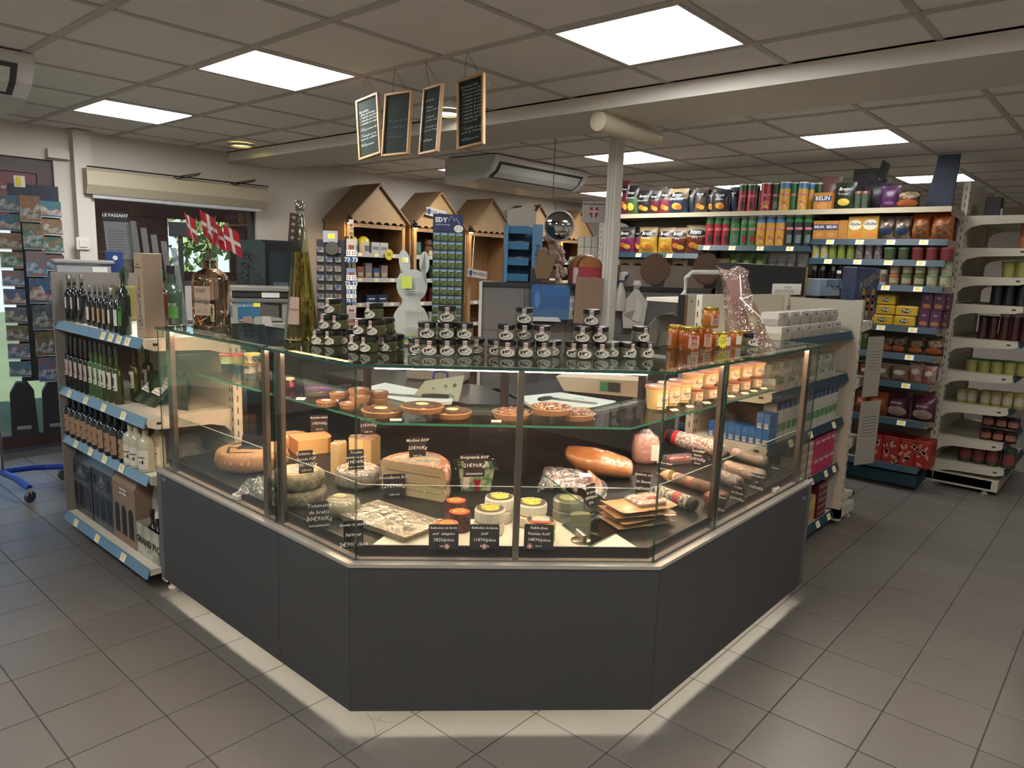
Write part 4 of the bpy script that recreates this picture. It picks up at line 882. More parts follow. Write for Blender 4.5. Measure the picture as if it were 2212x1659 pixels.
# tall wedges
def wedge(label, base, w, h, dp, yaw, cutl):
    p = atz(*base, fz); t = thing('cheese_wedge', label, 'cheese', p, facing(p, yaw), 'tall cheese wedges')
    pr = [(-w / 2, .02), (-w / 2 + cutl, 0), (w / 2, dp * .6), (w * .3, dp), (-w * .4, dp * .9)]
    b = MB().prism(pr, h); b.m = [1, 2, 0, 0, 1, 1, 1]; b.obj('paste', [PASTE, M('#c5ab72', .5), M('#b98f62', .6)], t); MB().prism([(x * 1.05, y * 1.04 - .002) for x, y in pr], h * 1.012).obj('film', FILM, t); return t
wedge('tall pale cheese wedge left of the taller block', ZA(1410, 1190), .065, .135, .09, -.2, .035)
p = atz(*ZA(1660, 1150), fz); t = thing('cheese_wedge', 'tall pale cheese block with corner to the front', 'cheese', p + Vector((0, .03, 0)), facing(p, .1), 'tall cheese wedges')
pr = [(-.075, .06), (-.018, 0), (.02, .0), (.07, .06), (.06, .12), (-.06, .12)]; b = MB().prism(pr, .13); b.m = [1, 2, 0, 0, 0, 1, 1, 1]; b.obj('paste', [PASTE, M('#c5ab72', .5), M('#a9866b', .6)], t); MB().prism([(x * 1.04, y * 1.04 - .002) for x, y in pr], .1315).obj('film', FILM, t)
# stacked tommes
p = front_of(648, 1100, fz, .098)
for k in range(2):
    t = thing('round_cheese', 'grey rind tomme, %s of the stack of two' % ('bottom' if k == 0 else 'top'), 'cheese', p + Vector((-.006 * k, .004 * k, .0645 * k)), .4 * k, 'stacked tommes'); wheel(MB(), .1, .064, .014, 40, 0, .005, .0012, k).obj('rind', RINDG, t, smooth=True)
    for i in range(7): text('SAVOIE'[i % 6], .026, t, (.1065 * math.cos(-2.3 + i * .25), .1065 * math.sin(-2.3 + i * .25), .032), M('#4a443a', .9), rot=(PI / 2, 0, -2.3 + i * .25 + PI / 2), name='stamp')
tt = t; disc(.082, .0645, 'paper_label', M('#c29f74', .7, noise=.15, ns=20), tt); disc(.062, .0655, 'label_picture', M('#d0b48a', .7, noise=.25, ns=14, h2='#8aa0b0'), tt)
p = front_of(*ZA(1568, 1312), fz, .085); t = thing('round_cheese', 'film wrapped tomme with picture label beside the half wheel', 'cheese', p, .3); wheel(MB(), .092, .078, .016, 36, 0, .004, .0015, 9).obj('rind', RINDG, t, smooth=True); disc(.074, .0782, 'paper_label', M('#bb965f', .7, noise=.2, ns=20), t); disc(.05, .0792, 'label_picture', M('#b6c3c6', .6, noise=.2, ns=9, h2='#7f9a5c'), t); wheel(MB(), .0945, .0805, .016, 28, 0, .003, .001, 2).obj('film', FILM2, t)
p = front_of(*ZA(1450, 1532), fz, .058); t = thing('round_cheese', 'small grey ewe tommette in film near the corner glass', 'cheese', p, .8); wheel(MB(), .06, .07, .018, 30, 0, .006, .0012, 12).obj('rind', M('#8f8570', .8, noise=.25, ns=20), t, smooth=True); disc(.025, .0705, 'paper_label', M('#c4a564', .6), t, loc=(.015, .01)); wheel(MB(), .0618, .072, .018, 26, 0, .006, .001, 4).obj('film', FILM, t)
# morbier half wheels
def half_wheel(label, p, rz, r, h, mrind, z=0, lab=True, tilt=0):
    t = thing('cheese_half_wheel', label, 'cheese', p, rz, 'half wheels', (tilt, 0, rz)); n = 18; rings = []
    for q, zz in ((r - .012, 0), (r, .012), (r + .003, h / 2), (r, h - .012), (r - .012, h)): rings.append([(q * math.cos(PI * i / n), q * math.sin(PI * i / n), zz) for i in range(n + 1)])
    b = MB().loft(rings, 1); k = len(rings); nn = n + 1
    for i, f in enumerate(b.f):
        xs = [b.v[j][1] for j in f]
        if max(xs) < .02 and len(f) == 4: b.m[i] = 0
    b.obj('paste', [PASTE, mrind], t, smooth=True)
    MB().box(-r + .02, r - .02, -.0012, 0, h * .49, h * .525).obj('ash_line', M('#6b6350', .8), t)
    if lab: MB().prism([(q * math.cos(a), q * math.sin(a) + .012) for q, a in [(r * .72, PI * i / 12) for i in range(13)]], .0008, base=h).obj('paper_label', M('#5f6a58', .7, noise=.3, ns=30, h2='#a0856a'), t)
    b = MB().loft([[(x * 1.03, y * 1.03 - .004, z_) for x, y, z_ in r_] for r_ in rings]); b.obj('film', FILM2, t); return t
ORIND = M('#c28058', .6, noise=.1, ns=12, coat=.1)
p = atz(*ZB(850, 955), fz); p = p + Vector((.02, .03, 0))
half_wheel('pale half wheel in film underneath the orange rinded one', p, facing(p, -.55), .15, .055, M('#b58a5c', .6), lab=False)
half_wheel('orange rinded half wheel with ash line and printed label', p + Vector((0, 0, .0575)), facing(p, -.55), .152, .085, ORIND, tilt=.13)
# gorgonzola tub
p = atz(*ZB(1450, 930), fz); t = thing('cheese_tub', 'clear flanged tub printed with green leaves and a red figure', 'cheese tub', p + Vector((.05, .06, 0)), facing(p, .1)); w, d, h = .15, .12, .10
rings = [[(x * s, y * s + .05, z) for x, y in ((-w / 2, -d / 2), (w / 2, -d / 2), (w / 2, d / 2), (-w / 2, d / 2))] for s, z in ((.82, 0), (1, h))]
MB().loft(rings).obj('tub_body', M('#4f8a4a', .2, noise=.4, ns=30, coat=.5, h2='#b7c4ad'), t); MB().bevbox(-w * .62, w * .62, -.022, d + .012, h, h + .004, .004).obj('flange', clear('#e8efe9', .15, .08, .3), t); MB().bevbox(-w * .4, w * .4, .012, d - .012, h - .012, h + .002, .004).obj('cheese', M('#d4d0bd', .5, h2='#9fb0a0', ns=60), t)
MB().box(-.055, -.03, -.0012, .001, .012, .062).obj('barcode_label', PAPER, t, rot=(.1, 0, 0)); MB().prism([(-.012, .004), (.018, .004), (.014, .03), (.02, .05), (-.01, .05), (-.006, .03)], .0012, axis=1, base=-.0012).obj('red_figure', M('#a3164a', .5), t, rot=(.1, 0, 0))
# white paper on the chamfer of the deck
pc = [atz(*q, ZD) for q in ((775, 1190), (1380, 1192), (1390, 1150), (1190, 1080), (925, 1050), (905, 1082))]
f3p = [cpos(1, .03, .075), cpos(1, .97, .075), cpos(1, .97, .34), cpos(1, .03, .34)]
t = thing('paper_sheet', 'white greaseproof paper sheet lining the front of the counter deck', 'paper', (0, 0, ZD)); MB().prism(f3p, .0005).obj('sheet', M('#cfc9bf', .7, noise=.03), t)
fz = ZD + .0012
# tray of goat cheeses
co = [atz(*ZB(*q), fz + .012) for q in ((228, 1085), (655, 962), (1020, 1235), (620, 1390))]
ce = sum(co, Vector()) / 4; ex = (co[2] - co[3]); ey = (co[0] - co[3]); rz = math.atan2(ex.y, ex.x); wx, wy = ex.length, ey.length
t = thing('cheese_tray', 'white cardboard tray of small goat cheeses under clear film', 'cheese tray', (ce.x, ce.y, fz), rz); hw, hd = wx / 2, wy / 2; TR = M('#b39b80', .7)
b = MB().box(-hw * .9, hw * .9, -hd * .9, hd * .9, 0, .002)
for a, c in (((-hw * .9, -hd * .9), (hw * .9, -hd * .9)), ((hw * .9, -hd * .9), (hw * .9, hd * .9)), ((hw * .9, hd * .9), (-hw * .9, hd * .9)), ((-hw * .9, hd * .9), (-hw * .9, -hd * .9))):
    o = [(q[0] / .9, q[1] / .9) for q in (a, c)]; b.add([(*a, .001), (*c, .001), (*o[1], .026), (*o[0], .026), (a[0] * .98, a[1] * .98, .002), (c[0] * .98, c[1] * .98, .002), (o[1][0] * .98, o[1][1] * .98, .026), (o[0][0] * .98, o[0][1] * .98, .026)], [(0, 1, 2, 3), (7, 6, 5, 4), (3, 2, 6, 7), (0, 3, 7, 4), (1, 5, 6, 2)])
b.obj('tray', TR, t)
fm = film_blob('x', 'x', (0, 0, 0), 0, wx * 1.01, wy * 1.01, .022, 8, n=12, spread=.04); ch = KIDS(fm)[0]; ch.parent = t; ch.location = (0, -hd * 1.01, .024); bpy.data.objects.remove(fm)
for i in range(3):
    for j in range(3):
        if (i, j) == (2, 0): continue
        x, y = (i - 1) * hw * .52, (j - 1) * hd * .5; q = t.location + Vector((x * math.cos(rz) - y * math.sin(rz), x * math.sin(rz) + y * math.cos(rz), .0025))
        c = thing('goat_cheese', 'small white goat cheese in the film covered tray, %s of the %s row' % (ORD[i], ORD[j]), 'cheese', q, rz, 'goat cheeses in the tray'); wheel(MB(), .021, .03, .006, 18).obj('paste', M('#cdbfa4', .7, noise=.05), c, smooth=True)
for k, (cx, cy) in enumerate(((565, 1078), (635, 1112), (708, 1148), (785, 1188))):
    q = atz(*ZB(cx, cy), fz + .05); c = thing('round_label', 'round white label with blue drawing and red rim in the goat cheese tray, %s' % ORD[k], 'label', q, rz, 'round labels on the goat cheeses'); MB().prism(circle(.0115, 20), .0008).obj('disc', REDM, c); MB().prism(circle(.0103, 20), .0008, base=.0006).obj('disc_face', PAPER, c); MB().prism([(-.006, -.003), (.006, -.001), (.003, .003), (-.001, .001), (-.005, .004)], .0006, base=.0014).obj('print', M('#203a8a', .5), c)
# small black-sided reblochons
def box_cheese(label, p, r, h, side, top, ring, pic, txt=None, grp=None, facets=0, rz=0, txtc=INK, band=None):
    t = thing('boxed_cheese', label, 'cheese', p, rz, grp); n = facets or 28
    MB().lathe([(r * .95, 0), (r, h * .12), (r, h * .86), (r * .94, h)], n).obj('wrapper', side, t, smooth=not facets)
    disc(r * .9, h, 'label_ring', ring, t); disc(r * .6, h + .0009, 'label_picture', pic, t)
    if txt: arc(txt, r * .74, r * .2, t, h + .0016, txtc)
    if band: MB().prism([(-r * .7, -r * .75), (r * .7, -r * .75), (r * .78, -r * .35), (-r * .78, -r * .35)], .0008, base=h + .0018).obj('red_band', band, t)
    return t
def arc(s, r, size, parent, z, mat, a0=2.5, a1=.64, up=False):
    n = len(s)
    for i, ch in enumerate(s):
        if ch == ' ': continue
        a = a0 + (a1 - a0) * i / max(1, n - 1); text(ch, size, parent, (r * math.cos(a), r * math.sin(a), z), mat, rot=(0, 0, a - PI / 2), name='print', bold=.0003)
BLK = M('#1a1614', .4, noise=.4, ns=60, h2='#5a2a24'); ORA = M('#c2451f', .5); ORP = M('#d8632a', .5, noise=.25, ns=40, h2='#e59a3a')
def topc(px, py, h): p = atz(px, py, fz + h); p.z = fz; return p
for k, (px, py) in enumerate(((985, 1079), (993, 1103), (966, 1128))):
    p = topc(px, py, .072)
    for j in range(2): box_cheese('small orange-topped reblochon, %s of the %s stack' % ('upper' if j else 'lower', ('back', 'middle', 'front')[k]), p + Vector((0, 0, .0355 * j)), .0405, .0345, BLK, None, ORA, ORP, 'REBLOCHON DE SAVOIE' if j else None, 'small orange reblochons', rz=facing(p), txtc=INK)
WR = M('#d3cabc', .7, noise=.04, bump=.15, bs=40); RG = M('#3f342a', .6); YP = M('#c9a93a', .6, noise=.5, ns=60, h2='#8a7a24'); RT_ = M('#d8d0c0', .7)
for px, py, nm, hz, r in ((1057, 1098, 'white wrapped reblochon left of the centre post, %s of the front stack', .046, .055), (1078, 1073, 'white wrapped reblochon left of the centre post, %s of the rear stack', .046, .055), (1147, 1085, 'white wrapped reblochon right of the centre post, %s of the stack', .042, .058)):
    p = topc(px, py, hz * 2)
    for j in range(2): box_cheese(nm % ('upper' if j else 'lower'), p + Vector((.004 * j, 0, (hz + .0008) * j)), r, hz, WR, None, RG, YP, 'REBLOCHON DE SAVOIE' if j else None, 'white wrapped reblochons', 14, facing(p), RT_)
p = topc(1168, 1122, .078); WF = M('#c7b87f', .5, noise=.1, ns=20)
for j in range(2): box_cheese('farm reblochon in cream and black wrapper with red band, %s one' % ('upper' if j else 'lower'), p + Vector((0, 0, .039 * j)), .053, .038, WF, None, M('#1d1c18', .5), M('#b9a46a', .6, noise=.4, ns=18, h2='#7fa0b5'), 'Reblochon de Savoie' if j else None, 'farm reblochons', 14, facing(p), M('#d8cf9a', .6), M('#b32a24', .5))
p5 = topc(1228, 1075, .082)
for j in range(2): box_cheese('grey film wrapped reblochon behind the glass divider, %s one' % ('upper' if j else 'lower'), p5 + Vector((0, .0, .041 * j)), .058, .04, M('#8b8378', .4, coat=.3), None, M('#5c5348', .5), M('#a39468', .5, noise=.4, ns=40), None, 'film wrapped reblochons', 14, facing(p5))
p = front_of(*ZC(760, 1250), fz, .03); t = thing('cheese_piece', 'cut half cheese with grey rind behind the steel divider foot', 'cheese', p, facing(p, .4)); b = MB(); n = 12; b.loft([[(.04 * math.cos(a), .04 * math.sin(a), zz) for a in [PI * i / n for i in range(n + 1)]] for zz in (0, .05)]); b.obj('rind', M('#7b6f52', .7, noise=.3, ns=25), t)
# upright glass divider with steel foot
P0, P1, P2, P3 = atz(*ZC(832, 1408), fz), atz(*ZC(130, 790), fz), None, None
dx = (P1 - P0); dx.z = 0; L_ = dx.length; rz = math.atan2(dx.y, dx.x); hg = .135
t = thing('glass_divider', 'upright clear glass divider standing in a steel foot on the deck', 'divider', (P0.x, P0.y, fz), rz)
MB().box(.0, min(L_, .42), -.002, .002, .004, hg).obj('divider_pane', [clear('#f2faf6', .02), GEDGE], t)
MB().box(-.001, min(L_, .42), -.0022, .0022, hg, hg + .0012).obj('pane_edge', GEDGE, t)
MB().lathe([(.036, 0), (.036, .004), (.03, .007)], 28, c=(.06, 0)).obj('round_foot', STEEL, t, smooth=True); MB().bevbox(.025, .095, -.007, .007, .006, .035, .003).obj('clamp', STEEL, t)
c4 = [atz(*ZC(*q), fz + .002) for q in ((585, 1200), (880, 1065), (1230, 1205), (850, 1400))]
t = thing('mirror_tile', 'flat dark mirror tile lying on the white deck paper', 'mirror', (0, 0, 0)); b = MB(); b.loft([[(q.x, q.y, fz + .0004) for q in c4], [(q.x, q.y, fz + .005) for q in c4]]).obj('glass', M('#9fb5ab', .03, 1), t)
fz = ZD + .0006
# small upright glass fence along the front of the deck (its top edge shows as a bright line)
FE = atz(785, 1049, ZD + .0); zf = None
t = thing('inner_glass_guard', 'low clear glass guard running along the front of the deck', 'glass guard', (0, 0, 0))
for k in range(3):
    f0, f1 = (.06, 1) if k == 0 else ((.0, 1) if k == 1 else (0, .94)); seg(MB(), .072, .077, .66, .865, k, f0, f1).obj('guard_pane', clear('#f4fbf8', .0), t); seg(MB(), .0718, .0772, .865, .8662, k, f0, f1).obj('guard_edge', M('#8a968e', .1), t)
# bag of dry sausages
p = atz(*ZC(700, 935), fz); t = thing('sausage_bag', 'clear bag of small dry sausages left of the ham', 'sausages', p, facing(p, -.1))
SAUS = M('#7c5a4a', .6, noise=.35, ns=30, bump=.3, bs=60, h2='#a08a7a')
for k in range(9):
    x = -.11 + .026 * k; b = MB(); z0 = .018 + .02 * (k % 2); rr = random.Random(k)
    b.tube([(x + .01, .02, z0), (x, .05, z0 + .014), (x - .012, .1, z0 + .026), (x - .03, .16, z0 + .03)], [.007, .0165, .017, .008], 10); b.obj('sausage', SAUS, t, smooth=True)
V = []; rr = random.Random(2); n = 12
b = MB()
for j in range(n + 1):
    for i in range(n + 1):
        u = i / n; v = j / n; V.append((-.16 + .29 * u + rr.uniform(-.006, .006), -.005 + .2 * v, .002 + .075 * (math.sin(PI * u) * math.sin(PI * (.1 + .85 * v))) ** .5 + rr.uniform(-.004, .004) + (.06 * (1 - u) ** 2 * v)))
b.add(V, [(j * (n + 1) + i, j * (n + 1) + i + 1, (j + 1) * (n + 1) + i + 1, (j + 1) * (n + 1) + i) for j in range(n) for i in range(n)]).obj('film', FILM2, t)
MB().box(.02, .07, .03, .06, .082, .083).obj('label', PAPER, t, rot=(.2, 0, .2))
# ham
def blobm(pts, n=16, name='b'):     # body through stations (x, yc, zc, ry, rz)
    b = MB(); b.loft([[(x, yc + ry * math.cos(2 * PI * i / n), zc + rz_ * math.sin(2 * PI * i / n)) for i in range(n)] for x, yc, zc, ry, rz_ in pts]); return b
p = atz(*ZC(900, 765), fz); t = thing('cured_ham', 'whole cured ham with golden skin in clear film', 'ham', p + Vector((.0, .0, 0)), facing(p, -.12))
HAMM = M('#a86a30', .3, noise=.3, ns=6, coat=.4, h2='#c58a48'); hp = [(-.155, .06, .10, .015, .012), (-.14, .06, .095, .05, .032), (-.09, .06, .075, .07, .055), (-.02, .06, .066, .08, .064), (.06, .06, .058, .08, .057), (.12, .06, .05, .07, .048), (.15, .06, .045, .055, .038)]
blobm(hp, 20).obj('skin', HAMM, t, smooth=True); blobm([(.149, .06, .045, .052, .036), (.156, .06, .045, .045, .03), (.16, .06, .045, .03, .02)], 18).obj('cut_face', M('#a85a4a', .4, noise=.3, ns=15, coat=.4, h2='#cfa890'), t, smooth=True); blobm([(x * 1.03, y, z + .001, a * 1.035, c * 1.035) for x, y, z, a, c in hp], 16).obj('film', FILM, t)
p = atz(*ZC(1390, 640), fz); t = thing('cooked_ham', 'pink cooked ham joint in clear film behind the corner glass', 'ham', p + Vector((.02, .02, .001)), facing(p, .15))
PK = M('#c98a80', .35, noise=.18, ns=9, coat=.4, h2='#d9a79a'); pr = [(0, .06, .0005 + .052, .03, .035), (.012, .06, .0535, .055, .05), (.06, .06, .056, .065, .056), (.1, .06, .056, .065, .056), (.135, .06, .053, .055, .05), (.145, .06, .052, .04, .04)]
b = MB(); n = 16
for_ = [[(-.075 + .15 * i / 1, 0, 0) for i in range(1)]]
rings = []
for zz, s in ((.0, .8), (.012, .95), (.05, 1.0), (.1, .98), (.128, .85), (.136, .6)): rings.append([(.068 * s * math.copysign(abs(math.cos(a)) ** .6, math.cos(a)), .055 + .055 * s * math.copysign(abs(math.sin(a)) ** .6, math.sin(a)), zz) for a in [2 * PI * i / 20 for i in range(20)]])
MB().loft(rings).obj('meat', PK, t, smooth=True); MB().loft([[(x * 1.05, (y - .055) * 1.05 + .055, z * 1.03) for x, y, z in r] for r in rings] + [[(x * .35, (y - .055) * .35 + .055, .165) for x, y, z in rings[0]]]).obj('film', FILM2, t); MB().box(.022, .06, -.004, -.003, .02, .1).obj('label', PAPER, t)
# salami with printed end
def roll(label, a, c, r, mats, group='rolled meats in the counter', name='salami', seed=0, ends=.5, film=False, bands=None, pos=None):
    a = Vector(a); c = Vector(c); d = c - a; L = d.length; rz = math.atan2(d.y, d.x); t = thing(name, label, 'salami', (a.x, a.y, a.z), rz, group)
    st = [(0, ends), (.03, .85), (.08, 1), (.5, 1.0), (.92, 1), (.97, .85), (1, ends)]
    bs = bands or [(0, 1, mats)]
    for k, (f0, f1, mt) in enumerate(bs):
        ss = [(f0, None)] + [s for s in st if f0 < s[0] < f1] + [(f1, None)]
        def rad(f):
            for (p0, q0), (p1, q1) in zip(st, st[1:]):
                if p0 <= f <= p1: return q0 + (q1 - q0) * (f - p0) / (p1 - p0)
        b = MB(); b.loft([[(f * L, r * rad(f) * math.cos(2 * PI * i / 18), r + r * rad(f) * math.sin(2 * PI * i / 18)) for i in range(18)] for f, _ in ss]); b.obj('casing' if k == 0 else 'band', mt, t, smooth=True)
    if film:
        b = MB(); b.loft([[(f * L, r * 1.05 * q * math.cos(2 * PI * i / 14), r + r * 1.05 * q * math.sin(2 * PI * i / 14)) for i in range(14)] for f, q in st]); b.obj('film', FILM2, t)
    return t
NET = M('#c9bfb4', .6, noise=.3, ns=70, h2='#8a6f66', bump=.4, bs=120, detail=1); REDB = M('#c0202c', .45); BKB = M('#222022', .5)
a = atz(1442, 975, fz); c = atz(1572, 1012, fz); roll('large white netted salami with red and black paper band', a + Vector((.03, .03, .03)), c + Vector((.04, .04, .01)), .044, NET, bands=[(.0, .07, REDB), (.07, .17, BKB), (.17, .25, REDB), (.25, 1, NET)])
p = atz(1465, 1000, fz); t = thing('sausage_pack', 'vacuum packed red paprika sausage before the netted salami', 'sausages', p, -.45); MB().bevbox(-.06, .07, -.02, .03, .001, .036, .012).obj('meat', M('#8a3a22', .35, noise=.3, ns=40, coat=.4, h2='#a8523a'), t); MB().bevbox(-.07, .085, -.03, .04, .0005, .038, .004).obj('film', FILM2, t)
# stack of vacuum packs
VP = M('#b08560', .4, noise=.12, ns=5, coat=.3); MEAT = M('#b0766a', .4, noise=.25, ns=9, coat=.3, h2='#caa088')
pk = atz(1400, 1128, fz)
for k in range(4):
    t = thing('vacuum_pack', 'brown vacuum pack of meat, %s from the bottom of the stack' % ORD[k], 'vacuum pack', pk + Vector((-.03 + .008 * (k % 2), .035, .0005 + .019 * k)), -.42 + .1 * math.sin(k * 2.1), 'vacuum packed meats')
    n = 10; rr = random.Random(k + 3); V = []
    for s in (1, -1):
        for j in range(n + 1):
            for i in range(n + 1):
                u, v = i / n - .5, j / n - .5; e = max(0, 1 - (abs(u) / .42) ** 4) * max(0, 1 - (abs(v) / .4) ** 4); V.append((u * .255, v * .15, .0095 + s * (.0008 + .008 * e) + rr.uniform(-.001, .001) + .012 * max(0, abs(u) - .42) * (1 if k == 3 else .3) * 8))
    F = [(j * 11 + i, j * 11 + i + 1, (j + 1) * 11 + i + 1, (j + 1) * 11 + i) for j in range(n) for i in range(n)]; F += [tuple(121 + q for q in reversed(f)) for f in F]
    MB().add(V, F).obj('pouch', VP, t, smooth=True)
    if k == 3: MB().bevbox(-.03, .1, -.05, .05, .012, .034, .008).obj('meat', MEAT, t); MB().bevbox(-.034, .104, -.054, .054, .0115, .0365, .008).obj('film', FILM2, t); MB().box(.03, .08, -.03, -.005, .0366, .0372).obj('label', M('#8a2a35', .6), t)
NET2 = M('#5a5550', .6, noise=.5, ns=90, h2='#c9c2b4', bump=.4, bs=120, detail=1)
a = atz(1428, 1080, fz); c = atz(1515, 1112, fz); roll('black and white netted salami with red label', a + Vector((.01, .03, 0)), c + Vector((.01, .03, 0)), .029, NET2, bands=[(0, .5, NET2), (.5, .66, M('#a8404a', .5, noise=.3, ns=30)), (.66, .86, NET2), (.86, 1, BKB)])
SALD = M('#5f4338', .55, noise=.35, ns=24, bump=.25, bs=50, h2='#84695c')
a = atz(1462, 1046, fz); c = atz(1556, 1074, fz); t = roll('dry sausage with cream paper end and red label', a + Vector((.01, .025, 0)), c + Vector((.0, .03, 0)), .026, SALD, bands=[(0, .1, M('#c9ab80', .6)), (.1, .38, SALD), (.38, .52, M('#b9a080', .6, noise=.3, ns=20, h2='#a83a34')), (.52, 1, SALD)])
MB().lathe([(.03, 0), (.026, .02), (.012, .05)], 12).obj('paper_cone', M('#c9ab80', .65), t, (-.012, 0, .026), rot=(0, -PI / 2, 0))
a = atz(1560, 1040, fz); c = atz(1612, 1062, fz); roll('short dark dry sausage with cut end', a + Vector((0, .03, 0)), c + Vector((0, .03, 0)), .03, SALD, film=True)
a = atz(1580, 1028, fz); c = atz(1668, 1050, fz); roll('long reddish sausage in a twisted clear bag at the right end', a + Vector((.02, .05, 0)), c + Vector((.0, .04, 0)), .033, M('#8d5f4a', .5, noise=.35, ns=20, h2='#b08a6c'), film=True)
a = atz(1600, 1000, fz); c = atz(1675, 1022, fz); roll('pale dry sausage at the back right of the deck', a + Vector((.06, .08, 0)), c + Vector((.06, .07, 0)), .03, M('#a07f6a', .5, noise=.3, ns=20), film=True)
p = atz(1567, 1098, fz); t = thing('meat_joint', 'coppa joint in cream paper behind its black sign', 'meat', p + Vector((.0, .03, 0)), -.3); blobm([(-.05, .02, .03, .02, .015), (-.03, .02, .03, .04, .03), (.03, .02, .03, .042, .03), (.06, .02, .03, .02, .018)]).obj('meat', M('#6a3a2c', .5, noise=.3, ns=15, coat=.2), t, smooth=True); MB().prism([(-.06, 0), (-.01, -.022), (.0, 0), (-.03, .03)], .04, base=.001).obj('paper', M('#c9ab88', .7), t)
# black serving boards under the hams
# price signs
def psign(base, lines, label, w, h, yaw=0, cross=None, z=None, sc=1, lean=.12):
    p = atz(*base, z if z is not None else fz); return sign(lines, label, p, facing(p, yaw), msz(w, p), msz(h, p) * 1.03, cross, lean, sc=sc)
psign((690, 932), [('Raclette nature', .75), ('19€90/Kg', 1), ('Lait cru', .6)], 'black chalk sign reading Raclette nature on the raclette block', 36, 34, .1, z=ZD + .076)
psign((796, 938), [('de Tarentaise', .7), ('21€90/Kg', 1), ('Lait cru', .6)], 'black chalk sign reading de Tarentaise on the tall block', 33, 38, .2, z=ZD + .131)
psign((662, 1022), [('Tomme de', .85), ('Savoie IGP', .85), ('24€90/Kg', 1), ('Lait cru', .6)], 'black chalk sign reading Tomme de Savoie on the stacked tommes', 31, 48, .15, z=ZD + .131, cross=(-.021, .03, .005))
psign((770, 1014), [('Tomme', .85), ('montagne grise', .75), ('19€90/Kg', 1), ('Lait pasteurisé', .6)], 'black chalk sign reading Tomme montagne grise on the film wrapped tomme', 34, 42, .2, z=ZD + .081)
psign((902, 990), [('Morbier AOP', .85), ('25€90/Kg', 1), ('Lait cru', .6)], 'black chalk sign reading Morbier AOP on the orange half wheel', 36, 44, .15, z=ZD + .146)
psign((1024, 1030), [('Gorgonzola AOP', .8), ('21€90/Kg', 1.05), ('Lait pasteurisé', .55)], 'black chalk sign reading Gorgonzola AOP on the clear tub', 46, 48, .12, z=ZD + .107)
psign((852, 1075), [('Abondance AOP', .85), ('29€90/Kg', 1), ('Lait cru', .6)], 'black chalk sign reading Abondance AOP before the half wheels', 48, 50, .12)
psign((690, 1143), [('Tommette', .85), ('de brebis', .85), ('30€90/Kg', 1), ('Lait pasteurisé', .55)], 'black chalk sign reading Tommette de brebis near the left corner', 40, 58, .05)
psign((764, 1184), [('Crottin de chèvre', .6), ('fermier', .85), ('2€90/pièce', 1)], 'black chalk sign reading Crottin de chèvre at the corner glass', 42, 58, .1)
for px, l, lab, cr in ((958, [('Reblochon de Savoie', .62), ('AOP   240g/pièce', .62), ('7€50/pièce', .9), ('Lait cru', .5)], 'black chalk sign reading Reblochon 7€50 before the orange stack', .011), (1046, [('Reblochon de Savoie', .62), ('AOP', .7), ('11€90/pièce', .9), ('450-500g', .5)], 'black chalk sign reading Reblochon 11€90 before the white stack', .0), (1163, [('Reblochon', .8), ('Fermier AOP', .8), ('14€90/pièce', .9), ('Lait cru', .4)], 'black chalk sign reading Reblochon Fermier before the farm reblochons', -.03)):
    psign((px, 1187), l, lab, 64, 52, .02, (cr, .010, .0085), sc=.9, lean=.25)
psign((1388, 1062), [('Jambon sec', .85), ('de Savoie', .85), ('30€90/Kg', 1)], 'black chalk sign reading Jambon sec before the pink ham', 30, 42, -.1, (-.02, .01, .005))
psign((1432, 1030), [('Jambon blanc', .8), ('supérieur', .8), ('19€90/Kg', 1)], 'black chalk sign reading Jambon blanc right of the pink ham', 26, 34, -.35)
psign((1505, 1006), [('Spécialité', .85), ('fumée', .85), ('23€90/Kg', 1), ('Savoie', .6)], 'black chalk sign reading Spécialité fumée before the netted salami', 26, 36, -.3)
psign((1543, 998), [('Rosette', .85), ('24€90/Kg', 1)], 'black chalk sign half hidden behind the right steel post', 16, 30, -.3)
psign((1590, 1082), [('Coppa', .9), ('de Savoie', .9), ('35€90/Kg', 1)], 'black chalk sign reading Coppa at the right wing', 34, 34, -.45, (-.025, .008, .005))
psign((1632, 1058), [('Filet mignon', .8), ('sec', .8), ('34€90/Kg', 1)], 'black chalk sign reading Filet mignon right of the coppa sign', 27, 34, -.45)
psign((1672, 1032), [('Saucisson', .8), ('sec', .8)], 'black chalk sign at the far right end of the deck', 20, 24, -.45)
psign((1556, 1106), [('Bœuf', .9), ('séché', .9)], 'narrow black chalk sign right beside the right steel post', 14, 36, -.6)
p = atz(1280, 1100, fz); psign((1278, 1092), [('Diot sec', .8), ('de Savoie', .8), ('12€90/pièce', .8), ('170g', .6)], 'black chalk sign seen side-on beside the glass divider', 30, 46, .9, (-.01, .012, .007))
